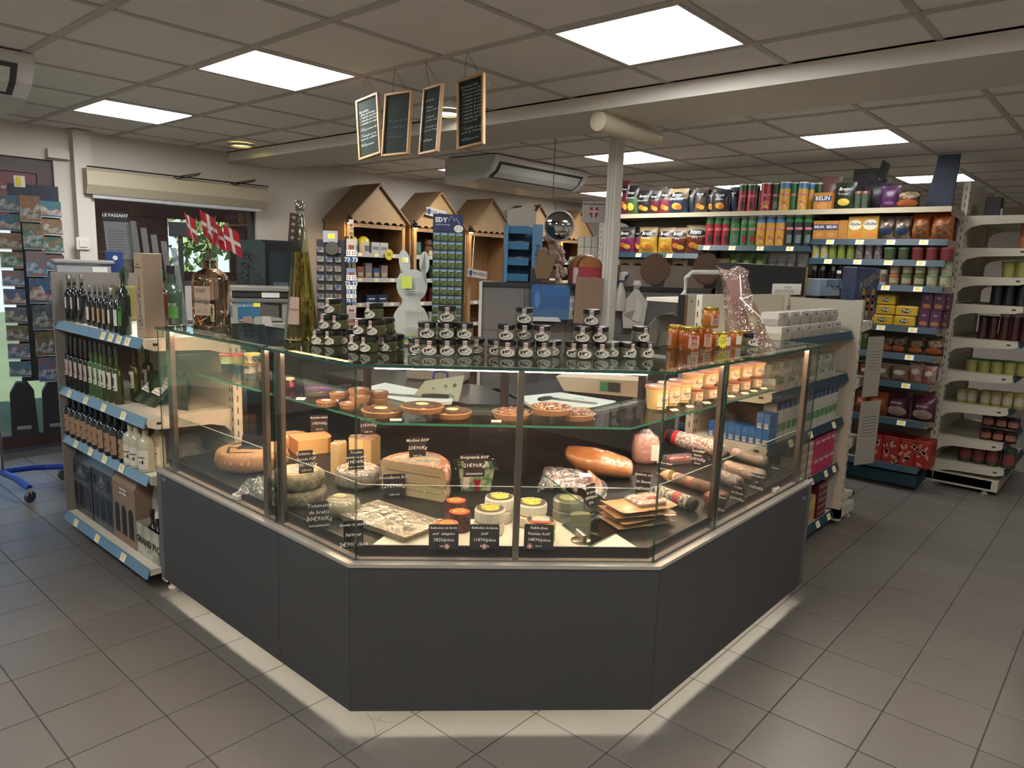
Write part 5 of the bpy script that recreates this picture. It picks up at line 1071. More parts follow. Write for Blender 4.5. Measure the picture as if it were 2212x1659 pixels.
# ================================================================ on the glass shelf
sz = SZ + .0008
CRUST = M('#866748', .7, noise=.2, ns=20, bump=.3, bs=60); CHOC = M('#24140a', .35, noise=.4, ns=9, stretch=(2, 12, 1), coat=.3, h2='#7a5230'); NUT = M('#3f2814', .45, noise=.4, ns=45, h2='#7a5530', coat=.3)
def tart(label, p, r, h, top, grp, rz=0, flute=False, nuts=False, lab=None, strip=False):
    t = thing('tart', label, 'tart', p, rz, grp); n = 40 if flute else 28; rr = random.Random(int(p.x * 999)); k = lambda q, i: q * (1 + (.035 if flute and i % 2 else 0))
    rings = [[(k(q, i) * math.cos(2 * PI * i / n), k(q, i) * math.sin(2 * PI * i / n), z) for i in range(n)] for q, z in ((r * .86, 0), (r, h * .9), (r * .97, h), (r * .9, h * .98), (r * .88, h * .75))]
    MB().loft(rings).obj('crust', CRUST, t); disc(r * .89, h * .93, 'filling', top, t, h=.003)
    if nuts:
        b = MB(); g = rr
        for i in range(70): a, q = g.uniform(0, 2 * PI), r * .84 * math.sqrt(g.random()); s = g.uniform(.004, .007); b.lathe([(s * .3, 0), (s, s * .3), (s * .8, s * .8), (s * .2, s)], 6, c=(q * math.cos(a), q * math.sin(a)))
        for i in range(len(b.v)): b.v[i] = (b.v[i][0], b.v[i][1], b.v[i][2] + h * .93 + .001)
        b.obj('nuts', M('#84592f', .45, noise=.4, ns=60, coat=.3), t)['kind'] = 'stuff'
    if lab == 'dark': MB().box(-r * .45, r * .45, -r * .35, r * .0, h * 1.05, h * 1.08).obj('label', INK, t); MB().box(-r * .13, r * .13, -r * .2, r * .02, h * 1.08, h * 1.1).obj('label_mark', PAPER, t); MB().box(-r * .45, r * .45, -r * .27, -r * .24, h * 1.08, h * 1.09).obj('pink_line', M('#b0306a', .5), t)
    if lab == 'round': disc(r * .6, h * .99, 'label', M('#b9a088', .6, noise=.3, ns=40, h2='#7a5a4a'), t); disc(r * .5, h * 1.04, 'label_ring', M('#c9c0b0', .6, noise=.25, ns=60), t)
    if strip: MB().box(-r * .1, r * .1, -r * .98, r * .98, h * 1.02, h * 1.05).obj('paper_strip', M('#cdb47c', .6), t); MB().prism(circle(r * .3, 20, 0, r * .2), .001, base=h * 1.06).obj('label', M('#d6c08a', .6), t)
    MB().loft([[(q * math.cos(2 * PI * i / 20), q * math.sin(2 * PI * i / 20), z) for i in range(20)] for q, z in ((r * 1.01, h * .1), (r * 1.03, h * .95), (r * .8, h * 1.1))]).obj('film', clear('#ffffff', .0, .12, .3, 25, 1.2), t); return t
for k, (cx, cy, rp, z_) in enumerate(((690, 980, 200, 0), (1230, 990, 240, 0), (1003, 948, 245, .026))):
    px, py = Z8(cx, cy); p = front_of(px, py, sz + z_, .075); p.z = sz + z_; r = min(.08, msz(rp / 3.687, p)); tart('large chocolate swirl tart with cream paper strip, %s' % ('left one', 'right one', 'on top of the other two')[k], p, r * .98, .022, CHOC, 'chocolate tarts on the glass shelf', facing(p, (.45, -.3, .05)[k]), strip=True)
for k, (cx, cy, rp, z_) in enumerate(((1720, 1000, 240, 0), (2215, 1005, 260, 0), (2030, 962, 240, .027))):
    px, py = Z8(cx, cy); p = front_of(px, py, sz + z_, .075); p.z = sz + z_; tart('large walnut tart with dark label, %s' % ('left of the centre post', 'right one', 'on top of the pair')[k], p, .077, .024, NUT, 'walnut tarts on the glass shelf', facing(p), nuts=True, lab='dark')
tq = [(240, 888, 0), (425, 905, 0), (650, 862, 0), (345, 822, .0215), (505, 852, .0215), (655, 812, .0215), (500, 790, .043)]
for k, (cx, cy, z_) in enumerate(tq):
    px, py = Z8(cx, cy); p = front_of(px, py, sz + z_, .036); p.z = sz + z_; tart('small fluted tartlet with round label, %s of the heap' % (('bottom left', 'bottom front', 'bottom right', 'middle left', 'middle front', 'middle right', 'topmost')[k]), p, .0385, .021, M('#7a4a34', .4, noise=.3, ns=30), 'small tartlets on the glass shelf', facing(p), True, lab='round')
p = front_of(*Z8(178, 800), sz, .055); t = thing('foil_cake', 'foil tray cake with violet lid on the glass shelf', 'cake', p, facing(p)); MB().lathe([(.045, 0), (.05, .012), (.052, .024), (.056, .025)], 24).obj('foil_tray', M('#b9b4ac', .25, .9, noise=.2, bump=.8, bs=60), t); disc(.053, .0255, 'lid', M('#56407e', .35, coat=.3), t); disc(.042, .0266, 'lid_ring', M('#7a68a0', .4), t); disc(.039, .0272, 'lid_centre', M('#56407e', .35), t)
for x in (-.014, .016): MB().prism(circle(.013, 14, x, 0, .6), .001, base=.0282).obj('pastry_print', M('#c07a3a', .5), t)
def card(label, px, py, w, h, yaw=0):
    p = atz(px, py, sz); t = thing('price_card', label, 'price card', p, facing(p, yaw), 'yellow price cards on the glass shelf'); MB().box(-w / 2, w / 2, 0, h, 0, .0012).obj('card', PAPER, t, rot=(.25, 0, 0)); MB().box(-w * .32, w * .2, h * .25, h * .75, .0012, .0018).obj('yellow_patch', M('#d8b93a', .6), t, rot=(.25, 0, 0)); return t
card('white and yellow price card beside the violet lid cake', 648, 864, .035, .022, -.3); card('white and yellow price card among the tartlets', 720, 868, .035, .02, -.2); card('white and yellow price card before the left chocolate tart', 855, 909, .04, .015, 0); card('white and yellow price card before the walnut tart', 1072, 912, .035, .015, 0)
# jars and tins on the left part of the shelf
def ZE(c, y): return (330 + c / 6.703, 640 + y / 6.703)
JT = [('wide glass terrine jar with red rim lid, lower left', 1090, 1062, 180, 80, M('#3b4a44', .3, noise=.3, ns=20), M('#a8342e', .4), 0), ('blue labelled tin, lower middle', 1248, 1112, 150, 130, M('#1d3550', .35, noise=.3, ns=30), M('#b89f62', .3, .8), 0), ('blue and white labelled tin, lower right', 1400, 1120, 190, 130, M('#28344a', .35, noise=.5, ns=22, h2='#b9b2a0'), M('#b89f62', .3, .8), 0), ('pink labelled jar at the steel post', 1560, 1090, 190, 130, M('#b98a80', .4, noise=.3, ns=20, h2='#c9bfb2'), M('#c77a5a', .4), 0),
      ('green labelled terrine jar with red lid on top', 1075, 980, 200, 180, M('#5d7a58', .35, noise=.4, ns=14, h2='#8fae8a'), M('#a8342e', .4), .046), ('orange labelled terrine jar with red lid on top', 1215, 975, 220, 180, M('#a06a4a', .35, noise=.4, ns=14, h2='#7a8a5a'), M('#b53a34', .4), .046), ('cream labelled tin with yellow lid on top', 1440, 970, 240, 180, M('#c9b78a', .4, noise=.25, ns=30, h2='#3a4a55'), M('#d3c06a', .35), .046)]
for lab, cx, cy, w, h, bm, lm, dz in JT:
    px, py = ZE(cx, cy); p = front_of(px, py, sz, .03); q = atz(px, py, sz + dz); q = q + Vector((q.x, q.y, 0)).normalized() * .03; q.z = sz + dz; r = msz(w / 6.703, q) / 2; tub(lab + ' of the shelf jars', q, r, .045, bm, lm, 'terrine_jar', 'jar', 'jars and tins on the glass shelf', taper=.95, lidh=.2)
p = front_of(*ZA(1065, 556), sz, .018); t = thing('jam_jar', 'small dark jam jar with pale lid right of the steel post', 'jar', p, facing(p, -.4)); MB().lathe([(.017, 0), (.018, .003), (.018, .034), (.016, .038)], 14).obj('glass_body', M('#2a1512', .15, coat=.5), t, smooth=True); MB().lathe([(.0175, .038), (.0175, .046), (.016, .047)], 14).obj('lid', M('#cbbf9a', .35), t); MB().patch(.0185, .01, .03, -1.4, -.3, 5).obj('label', M('#a8406a', .6), t)
# cream tubs on the right part of the shelf
TB = M('#c2ae72', .35, noise=.06, coat=.3); TL = clear('#e2b49a', .15, .08, cloud=.35, ch='#d08060'); SM = M('#b5a184', .4)
def soup(label, cx, cy, wpx, h, z=0, small=False):
    px, py = ZDD(cx, cy); q = atz(px, py, sz + z); q = q + Vector((q.x, q.y, 0)).normalized() * .03; q.z = sz + z; r = min(.048, msz(wpx / 4.148, q) / 2)
    t = thing('soup_tub', label, 'tub', q, facing(q, .75), 'tubs on the right of the glass shelf'); MB().lathe([(r * .8, 0), (r * .98, h * .88)], 20).obj('body', SM if small else TB, t, smooth=True)
    MB().lathe([(r * 1.03, h * .87), (r * 1.06, h * .9), (r * 1.06, h * .98), (r * .98, h)], 20).obj('lid', M('#8a4a3a', .4) if small else M('#cf9a80', .3, coat=.4), t, smooth=True)
    l = MB().patch(r * .94, h * .14, h * .66, -PI / 2 - .7, -PI / 2 + .7, 8).obj('label', M('#c9bba2', .7), t); savoy(l, -r * .25, -r * .97, h * .55, r * .1, M('#7a2a30', .6)); b = MB()
    for zz, a0, a1 in ((.42, -.4, .5), (.36, -.3, .4), (.25, -.1, .4)): b.patch(r * .955, h * zz, h * (zz + .03), -PI / 2 + a0, -PI / 2 + a1, 4)
    b.obj('print', INK, l); return t
for k, (cx, cy, w) in enumerate(((155, 598, 215), (262, 565, 205), (362, 535, 205))): soup('tall yellow soup tub, %s from the left in the front row' % ORD[k], cx, cy, w, .094)
for k, (cx, cy, w) in enumerate(((505, 530, 135), (630, 505, 135), (735, 478, 125), (836, 450, 118), (938, 428, 115), (1045, 402, 112))): soup('small cream tub of the lower row, %s from the left' % ORD[k], cx, cy, w, .05, 0, True)
for k, (cx, cy, w) in enumerate(((470, 415, 240), (595, 385, 235), (690, 358, 200), (812, 335, 180), (925, 315, 180), (1035, 298, 170))):
    px, py = ZDD(*((505, 530), (630, 505), (735, 478), (836, 450), (938, 428), (1045, 402))[k]); q = atz(px, py, sz); soup('yellow soup tub stacked on the small tubs, %s from the left' % ORD[k], cx, cy, min(w, 200), .066, .0505)
for k, (cx, cy) in enumerate(((330, 612), (470, 582), (620, 548), (840, 490), (960, 462), (1040, 440), (1130, 418))): card('yellow price card along the right shelf edge, %s from the left' % ORD[k], *ZDD(cx, cy), .035, .018, .75)
# ================================================================ goods on the crisps shelving (faces -u; its local x runs towards -v)
def ZF(c, y): return (1300 + c / 4.608, 370 + y / 4.608)
def ZG(c, y): return (1720 + c / 3.949, 340 + y / 3.949)
def ZH(c, y): return (1720 + c / 3.606, 640 + y / 3.606)
def span(zf, x0, x1, yt, yb, z, U=None):
    U = U or CU + .02; a, c = zf(x0, yb), zf(x1, yb); m = zf((x0 + x1) / 2, yt)
    v0_, v1_ = atu(*a, U).y, atu(*c, U).y; zt_ = atu(*m, U).z
    return Vector((U, (v0_ + v1_) / 2, z)), v0_ - v1_, zt_ - z
ZTOP = zt + .001
def bagrow(rows, z, where):
    for k, (x0, x1, yt, yb, m1, mt, art, sub, dx, what) in enumerate(rows):
        p, w, h = span(ZF, x0, x1, yt, yb, z, CU + .10 + dx); chips('%s, %s' % (what, where), p, -PI / 2 + R.uniform(-.12, .12), w * 1.06, h * 1.02, m1, mt, art, seed=k, sub=sub, th=min(w * .55, .13))
GRB = M('#3f5a34', .35, noise=.2); DKR = M('#5a1f26', .35, noise=.2); BLKB = M('#232223', .35, noise=.2); NVY = M('#26324a', .35, noise=.2); BRB = M('#4e3f38', .35, noise=.2); CHB = M('#38373a', .35, noise=.2); MAG = M('#6a2148', .35, noise=.2); YLB = M('#b08a2e', .35, noise=.2); TANB = M('#a08a68', .4, noise=.15); BBQ = M('#5c2a1c', .35, noise=.2); SILV = M('#6f6a66', .3, .4, noise=.3); PNK = M('#7d2f45', .35, noise=.2); DGR = M('#22301f', .35, noise=.2); PURP = M('#46204a', .35, noise=.2)
aY = [(.0, .30, .26, .13, CHIPY), (.12, .26, .16, .1, CHIPO)]; aO = [(-.1, .30, .2, .1, CHIPO), (.15, .24, .2, .09, CHIPY)]; aP = [(0, .28, .28, .13, POT)]
bagrow([(190, 262, 100, 430, DKR, None, aO, None, 0, 'dark red crisps bag beside the white column'), (240, 358, 150, 435, GRB, BLKB, aP, 'PAYSANNE', 0, 'green crisps bag with ridged crisps'), (355, 482, 195, 430, BLKB, None, aO, 'Côte de Bœuf', .01, 'black crisps bag with orange crisps'),
        (475, 580, 200, 425, DKR, SILV, aO, None, .02, 'red crisps bag with a silver top'), (575, 685, 180, 420, PNK, SILV, aO, None, .03, 'reddish crisps bag leaning to the right'), (672, 850, 180, 415, NVY, TANB, aY, 'CRAQUANTE', 0, 'navy crisps bag with a beige top'),
        (850, 925, 190, 410, M('#22343c', .35, noise=.2), None, None, None, .03, 'dark teal crisps bag turned sideways'), (920, 1045, 170, 410, BRB, None, aO, None, .02, 'brown crisps bag showing its back'), (1048, 1125, 190, 405, CHB, None, aY, None, .05, 'charcoal crisps bag half hidden'), (1105, 1262, 185, 408, CHB, None, aY, 'ancienne', 0, 'charcoal crisps bag with pale crisps'), (1262, 1355, 160, 402, NVY, None, None, None, .03, 'navy crisps bag beside the red tubes')], ZTOP, 'top shelf')
p, w, h = span(ZF, 400, 650, 100, 220, ZTOP + .12, CU + .24); 
t = thing('crisps_bag', 'silver brown crisps bag lying on the top shelf behind the others', 'crisps bag', (p.x, p.y, ZTOP), -PI / 2, 'crisps bags on the back shelving'); pillow(w, .27, .14, seed=77).obj('bag', SILV, t, smooth=True)
def tubes(zf, rows, z, where, dxx=0):
    for k, (x0, x1, yt, yb, m1, m2, lid, art, dx, what) in enumerate(rows):
        p, w, h = span(zf, x0, x1, yt, yb, z, CU + .06 + dx + dxx); snack_tube('%s, %s' % (what, where), p, max(h, .2), w * .49, m1, m2, lid, art=art)
TR_ = M('#8a1f28', .4, noise=.1); TGD = M('#254a2a', .4, noise=.1); TGL = M('#2f6a3a', .4, noise=.1); TYL = M('#b88a30', .4, noise=.1); TBL = M('#3f6a94', .4); TBK = M('#1c1d1d', .4); PIC1 = M('#3a2420', .5, noise=.4, ns=50); PIC2 = M('#a04a30', .5, noise=.4, ns=40, h2='#c9a060'); PIC3 = M('#5a6a6a', .5, noise=.5, ns=40)
tubes(ZF, [(1355, 1440, 130, 395, TR_, TGD, None, PIC1, 0, 'red snack tube with green top'), (1440, 1530, 130, 395, TR_, TGD, None, PIC1, 0, 'second red snack tube with green top'), (1570, 1680, 118, 390, TR_, TR_, None, PIC2, 0, 'all red snack tube'), (1680, 1762, 120, 385, TGD, TGD, None, PIC3, .02, 'dark green snack tube'), (1756, 1862, 108, 382, TYL, TBL, None, PIC2, 0, 'yellow snack tube with blue top'),
           (1862, 1940, 112, 382, TGL, TGL, None, None, .03, 'light green snack tube'), (1940, 2034, 108, 382, TYL, TBL, None, PIC2, 0, 'second yellow snack tube with blue top'), (2036, 2100, 118, 380, TYL, TBL, None, None, .08, 'yellow snack tube set back'), (2100, 2190, 118, 380, TGD, TGD, None, None, .14, 'green snack tube behind the orange cracker box'), (1475, 1560, 140, 390, TGD, TGD, None, None, .12, 'dark tube set back between the red tubes')], ZTOP, 'top shelf')
zB = lvB[-1] + .001
rowB = []
for k, (x0, x1) in enumerate(((1030, 1116), (1112, 1196), (1190, 1276))): rowB.append((x0, x1, 455, 720, TR_, TGL, None, PIC1, 0, 'red snack tube with green top, %s from left' % ORD[k]))
rowB.append((1272, 1374, 455, 722, TGL, TGD, None, PIC3, 0, 'plain green snack tube right of the red ones'))
for k, (x0, x1) in enumerate(((1372, 1448), (1444, 1532))): rowB.append((x0, x1, 450, 720, TGL, M('#5f7f5a', .4), None, TR_, 0, 'green snack tube with red and white band, %s one' % ('left' if k == 0 else 'right')))
for k, (x0, x1) in enumerate(((1532, 1628), (1626, 1722), (1720, 1816))): rowB.append((x0, x1, 445, 718, TYL, TBL, None, PIC2, 0, 'yellow snack tube with blue top, %s from left' % ORD[k]))
for k, (x0, x1) in enumerate(((1815, 1904), (1900, 2000), (1998, 2092))): rowB.append((x0, x1, 435, 712, TBK, TGL, None, PIC3, 0, 'black snack tube with green top, %s from left' % ORD[k]))
tubes(ZF, rowB, zB, 'second shelf')
zA = lvA[-1] + .001
bagrow([(170, 322, 560, 795, MAG, SILV, aO, 'saveur', 0, 'purple crisps bag at the left end'), (318, 392, 560, 792, PNK, SILV, aO, None, .05, 'pink crisps bag half hidden'), (375, 542, 560, 792, YLB, TANB, aY, 'Fromage', 0, 'yellow crisps bag with tan top, left one'), (530, 590, 570, 790, YLB, TANB, None, None, .06, 'yellow crisps bag set back between two'), (560, 722, 565, 790, YLB, TANB, aY, 'Miel', 0, 'yellow crisps bag with tan top, right one'), (684, 852, 565, 790, BBQ, TANB, aO, 'BBQ', 0, 'brown barbecue crisps bag, left one'), (842, 1040, 540, 790, BBQ, TANB, aO, 'BBQ', 0, 'brown barbecue crisps bag, right one')], zA, 'second shelf')
# third row, mostly hidden
zA2 = lvA[-2]
for k, (x0, x1, m_) in enumerate(((165, 300, CHB), (300, 420, TANB), (690, 840, TANB), (1140, 1260, M('#9a7a5c', .4)))):
    p, w, h = span(ZF, x0, x1, 870, 1100, 1.41, CU + .1); zz = atu(*ZF(x0, 870), CU + .1).z; chips('crisps bag on the third shelf behind the cardboard displays, %s from left' % ORD[k], (p.x, p.y, 1.401), -PI / 2, w, max(.2, zz - 1.401), m_, TANB, None, seed=k + 40)
for k, (x0, x1) in enumerate(((1265, 1385), (1390, 1515), (1518, 1650))):
    p, w, h = span(ZF, x0, x1, 780, 930, 1.401, CU + .1); t = thing('snack_bag', 'green snack bag on the third shelf under the tubes, %s from left' % ORD[k], 'snack bag', p, -PI / 2, 'green snack bags'); zz = atu(*ZF(x0, 785), CU + .1).z - 1.401; pillow(w, zz, .09, seed=k).obj('bag', M('#4a5a30', .4, noise=.2), t, smooth=True); ell(w, zz, .09, 0, zz * .5, w * .4, zz * .3).obj('picture', M('#5c7a34', .5, noise=.4, ns=50), t)
for k, (x0, x1) in enumerate(((1650, 1740), (1740, 1840), (1840, 1930), (1940, 2060))):
    p, w, h = span(ZF, x0, x1, 800, 920, 1.401, CU + .12); zz = atu(*ZF(x0, 800), CU + .1).z - 1.401; t = thing('snack_bag', 'clear snack bag of nuts on the third shelf, %s from left' % ORD[k], 'snack bag', p, -PI / 2, 'clear snack bags'); pillow(w, zz, .08, seed=k + 9).obj('bag', FILM2, t, smooth=True); pillow(w * .85, zz * .7, .06, seed=k).obj('nuts', M('#6a5640', .7, noise=.4, ns=50), t)
# right bay
def cracker_box(label, zf, x0, x1, yt, yb, z, dx=0, word='BELIN', body='#a5702f', grp='orange cracker boxes'):
    p, w, h = span(zf, x0, x1, yt, yb, z, CU + .03 + dx); t = box_item('cracker_box', label, 'box', p, -PI / 2, w * .98, .06, h, M(body, .5, noise=.06), grp)
    if word == 'BELIN': rect_on(t, -w * .47, w * .47, h * .5, h * .8, M('#27335c', .5)); text('BELIN', w * .3, t, (0, -.0015, h * .66), CHALK, bold=.0007); MB().prism([(x, z_ + h * .25) for x, z_ in circle(w * .26, 14, 0, 0, .7)], .0006, axis=1, base=-.0007).obj('picture', M('#b98045', .6, noise=.3, ns=60), t)
    if word == 'Chiche!': MB().prism([(x, z_ + h * .62) for x, z_ in circle(w * .44, 18, 0, 0, .8)], .0006, axis=1, base=-.0007).obj('print', M('#cfc9b5', .5), t); text('Chiche!', w * .27, t, (0, -.0015, h * .66), INK, bold=.0006, shear=.15); MB().prism([(x, z_ + h * .2) for x, z_ in circle(w * .3, 12, .02, 0, .5)], .0006, axis=1, base=-.0007).obj('picture', CHIPO, t)
    return t
cracker_box('orange cracker box lettered BELIN on the top shelf', ZG, 138, 298, 300, 440, ZTOP)
cracker_box('orange cracker box stacked behind on the top shelf', ZG, 250, 330, 300, 436, ZTOP, .08, '', '#8a5a30')
p, w, h = span(ZG, 215, 380, 165, 300, ZTOP, CU + .2); zz = atu(*ZG(290, 165), CU + .2).z - ZTOP; chips('tall dull pink crisps bag leaning behind the cracker box', (p.x, p.y, ZTOP), -PI / 2 + .2, w, zz, M('#6a4a46', .4, noise=.2), None, None, False, seed=60)
p, w, h = span(ZG, 318, 500, 215, 430, ZTOP, CU + .1); chips('dark green crisps bag with pale crisps on the top shelf', p, -PI / 2, w, h, DGR, None, aP, seed=61, sub='Fromage')
p, w, h = span(ZG, 460, 665, 120, 420, ZTOP, CU + .3); t = thing('display_carton', 'open black display carton on the top shelf', 'carton', (p.x, p.y, ZTOP), -PI / 2); MB().bevbox(-w / 2, w / 2, 0, .012, 0, h * 1.06).box(-w / 2, -w / 2 + .01, -.12, 0, 0, h * .5).box(w / 2 - .01, w / 2, -.12, 0, 0, h * .5).obj('carton', M('#242322', .7), t); MB().bevbox(0, w * .55, -.004, .004, 0, .13, .002).obj('flap', M('#2b2a28', .7), t, (w * .5, -.02, h * .86), rot=(.1, .5, -.6))
for k, (x0, x1) in enumerate(((490, 550), (548, 612))): p, w, h = span(ZG, x0, x1, 290, 430, ZTOP, CU + .08); tub('plastic tub with red lid on the top shelf, %s one' % ('left' if k == 0 else 'right'), p, w * .5, h, M('#3d4a38', .4, noise=.3, ns=30), M('#7a4a40', .3), group='red lidded tubs')
p, w, h = span(ZG, 690, 900, 245, 425, ZTOP, CU + .1); chips('purple snack bag on the top shelf', p, -PI / 2, w * .8, h, PURP, None, [(0, .25, .25, .08, M('#7a4a7a', .6))], False, seed=62, sub='Pétales')
p, w, h = span(ZG, 640, 720, 210, 300, ZTOP, CU + .26); chips('dark crumpled bag behind the purple snack bag', (p.x, p.y, ZTOP), -PI / 2, .2, .24, M('#2f2a30', .4, noise=.3), None, None, False, seed=64)
NUTB = M('#a0552a', .35, noise=.15); NUTP = M('#8f7a5c', .6, noise=.5, ns=45, h2='#4a3520')
def nut_bag(label, zf, x0, x1, yt, yb, z, dx=0):
    p, w, h = span(zf, x0, x1, yt, yb, z, CU + .09 + dx); t = thing('snack_bag', label, 'snack bag', p, -PI / 2, 'orange nut bags'); b = pillow(w, h, w * .55, seed=int(x0)); b.obj('bag', [M('#2f2622', .35, noise=.2)], t, smooth=True); ell(w, h, w * .55, .01, h * .68, w * .42, h * .2).obj('nuts_window', NUTP, t); ell(w, h, w * .55, 0, h * .27, w * .44, h * .2).obj('orange_panel', NUTB, t); return t
nut_bag('orange nut bag on the top shelf right of the purple bag', ZG, 848, 1052, 275, 418, ZTOP)
p, w, h = span(ZG, 1090, 1345, -20, 405, ZTOP, CU + .28); t = thing('display_board', 'tall dark navy board standing on the top shelf', 'board', p, -PI / 2); MB().prism([(-w / 2, 0), (w * .42, 0), (w * .5, h), (-w * .2, h)], .03, axis=1, base=0).obj('board', M('#1e2a40', .6, noise=.1, ns=6), t)
zC = [z + .001 for z in lvC]       # from bottom to top
for k, (x0, x1) in enumerate(((135, 240), (238, 350))): cracker_box('orange cracker box lettered BELIN on the second shelf, %s one' % ('left' if k == 0 else 'right'), ZG, x0, x1, 540, 680, zC[6])
cracker_box('plain orange cracker box showing its back on the second shelf', ZG, 350, 430, 535, 680, zC[6], 0, '')
for k, (x0, x1, yt) in enumerate(((430, 556, 503), (552, 690, 497))): cracker_box('yellow snack box lettered Chiche, %s one' % ('left' if k == 0 else 'right'), ZG, x0, x1, yt, 680, zC[6], 0, 'Chiche!', '#b5852c', 'yellow snack boxes')
for k, (x0, x1) in enumerate(((695, 835), (830, 975))):
    p, w, h = span(ZG, x0, x1, 505, 678, zC[6], CU + .08); t = thing('snack_bag', 'shiny snack bag with blue panel, %s one' % ('left' if k == 0 else 'right'), 'snack bag', p, -PI / 2, 'shiny blue panel snack bags'); pillow(w, h, .1, seed=k + 5).obj('bag', M('#5c4a3c', .2, .3, noise=.5, ns=20, h2='#a09486'), t, smooth=True); ell(w, h, .1, 0, h * .35, w * .4, h * .16).obj('blue_panel', M('#223a58', .4), t)
for k, (x0, x1, yt) in enumerate(((978, 1150, 463), (1140, 1335, 462))):
    p, w, h = span(ZG, x0, x1, yt, 678, zC[6], CU + .1); t = thing('snack_bag', 'large orange snack bag at the right of the second shelf, %s one' % ('left' if k == 0 else 'right'), 'snack bag', p, -PI / 2, 'large orange snack bags'); pillow(w, h, .14, seed=k + 15).obj('bag', M('#9a5020', .3, noise=.15), t, smooth=True); ell(w, h, .14, 0, h * .35, w * .45, h * .28, 20).obj('pretzel_window', M('#6a3a1e', .5, noise=.5, ns=35, h2='#9a6a40'), t)
def cans(rows, z, zf=ZG, nm='snack_can', cat='can', grp='small snack cans'):
    for lab, x0, x1, yt, yb, b, l in rows: p, w, h = span(zf, x0, x1, yt, yb, z, CU + .05); tub(lab, p, w * .48, h, b, l, nm, cat, grp, taper=.97 if nm == 'snack_can' else .86)
OLG = M('#6f7a34', .4, noise=.2, ns=30); BLN = M('#333a5c', .4, noise=.3, ns=40, h2='#7a6a50'); TOPM = M('#8a8f86', .3, .4)
cans([('pink and yellow snack can, %s one' % ('left' if k == 0 else 'right'), x0, x1, 738, 840, M('#a5942e', .4, noise=.3, ns=25, h2='#7f9aa5'), M('#8a3f4a', .4)) for k, (x0, x1) in enumerate(((130, 202), (202, 276)))] + [('green olive can, %s from left' % ORD[k], x0, x1, 742, 842, OLG, TOPM) for k, (x0, x1) in enumerate(((274, 346), (349, 422), (426, 500)))] + [('blue snack can, %s from left' % ORD[k], x0, x1, 742, 842, BLN, TOPM) for k, (x0, x1) in enumerate(((500, 578), (580, 658), (660, 737)))], zC[5])
GT = M('#3c4a30', .35, noise=.25, ns=20); RT = M('#6a2a2a', .35, noise=.25, ns=20)
cans([('dark green olive tub, %s one' % ('left' if k == 0 else 'right'), x0, x1, 768, 846, GT, M('#4a7a5a', .35)) for k, (x0, x1) in enumerate(((742, 858), (862, 972)))] + [('red tomato tub, %s from left' % ORD[k], x0, x1, 768, 848, RT, M('#8a4040', .35)) for k, (x0, x1) in enumerate(((978, 1096), (1098, 1214), (1220, 1345)))], zC[5], nm='dip_tub', cat='tub', grp='olive and tomato tubs')
SALM = M('#a0643c', .4, noise=.15, ns=20); MIXD = M('#7a5a34', .4, noise=.5, ns=40, h2='#4f6a34'); GUAC = M('#6f7f52', .4, noise=.4, ns=30, h2='#a5a892')
for col, (x0, x1, b_, l_, nm) in enumerate(((782, 880, SALM, M('#a56a44', .35), 'orange dip tub'), (886, 990, MIXD, M('#4a6a3c', .35), 'mixed dip tub, left column'), (992, 1100, MIXD, M('#4a6a3c', .35), 'mixed dip tub, right column'), (1102, 1212, GUAC, M('#5f7a52', .35), 'green dip tub, left column'), (1214, 1325, GUAC, M('#5f7a52', .35), 'green dip tub, right column'))):
    p, w, h = span(ZG, x0, x1, 912, 1075, zC[4], CU + .06); 
    for j in range(2): tub('%s, %s of two' % (nm, 'upper' if j else 'lower'), p + Vector((0, 0, j * h * .5)), w * .48, h * .495, b_, l_, 'dip_tub', 'tub', 'stacked dip tubs', labm=M('#8f8a70', .6, noise=.4, ns=50))
p, w, h = span(ZG, 705, 775, 955, 1065, zC[4], CU + .05); tub('small white sauce jar left of the orange dip tubs', p, w * .48, h, M('#a8a294', .4), M('#b0aaa0', .4), 'sauce_jar', 'jar', labm=M('#5a4a44', .6, noise=.5, ns=60))
BJ = M('#1d1512', .15, coat=.5)
for k, (x0, x1, row) in enumerate(((130, 185, 0), (200, 255, 0), (290, 345, 0), (350, 410, 0), (420, 475, 0), (335, 400, 1), (410, 475, 1))):
    p, w, h = span(ZG, x0, x1, 900, 1035, zC[4], CU + (.18 if row == 0 else .05)); bottle('dark sauce bottle with white neck tag, %s of the %s row' % (ORD[k if row == 0 else k - 5], 'back' if row == 0 else 'front'), p, -PI / 2, .15 if row else .2, w * .5, BJ, BLACK, LABEL, 'dark sauce bottles', lz=(.5, .66), wide=.6)
YTU = M('#b5932a', .4, noise=.08)
for k, (x0, x1, y0, y1) in enumerate(((640, 822, 1325, 1395), (825, 1010, 1335, 1410), (675, 838, 1250, 1325), (842, 1032, 1262, 1335), (682, 842, 1180, 1250))):
    p, w, h = span(ZG, x0, x1, y0, y1, zC[3], CU + .03); lev = 0 if k < 2 else (1 if k < 4 else 2); hh = .075; t = box_item('cracker_pack', 'yellow cracker pack lettered TUC, %s' % ('bottom left', 'bottom right', 'middle left', 'middle right', 'topmost')[k], 'cracker pack', (p.x, p.y, zC[3] + lev * (hh + .001)), -PI / 2, w, .1, hh, YTU, 'yellow cracker packs', .008)
    MB().prism([(x, z_ + hh * .5) for x, z_ in circle(w * .2, 16, 0, 0, .55)], .0008, axis=1, base=-.0008).obj('logo', INK, t); text('TUC', w * .16, t, (0, -.0018, hh * .5), CHALK, bold=.001, shear=.2)
PB = M('#4a2440', .45, noise=.1)
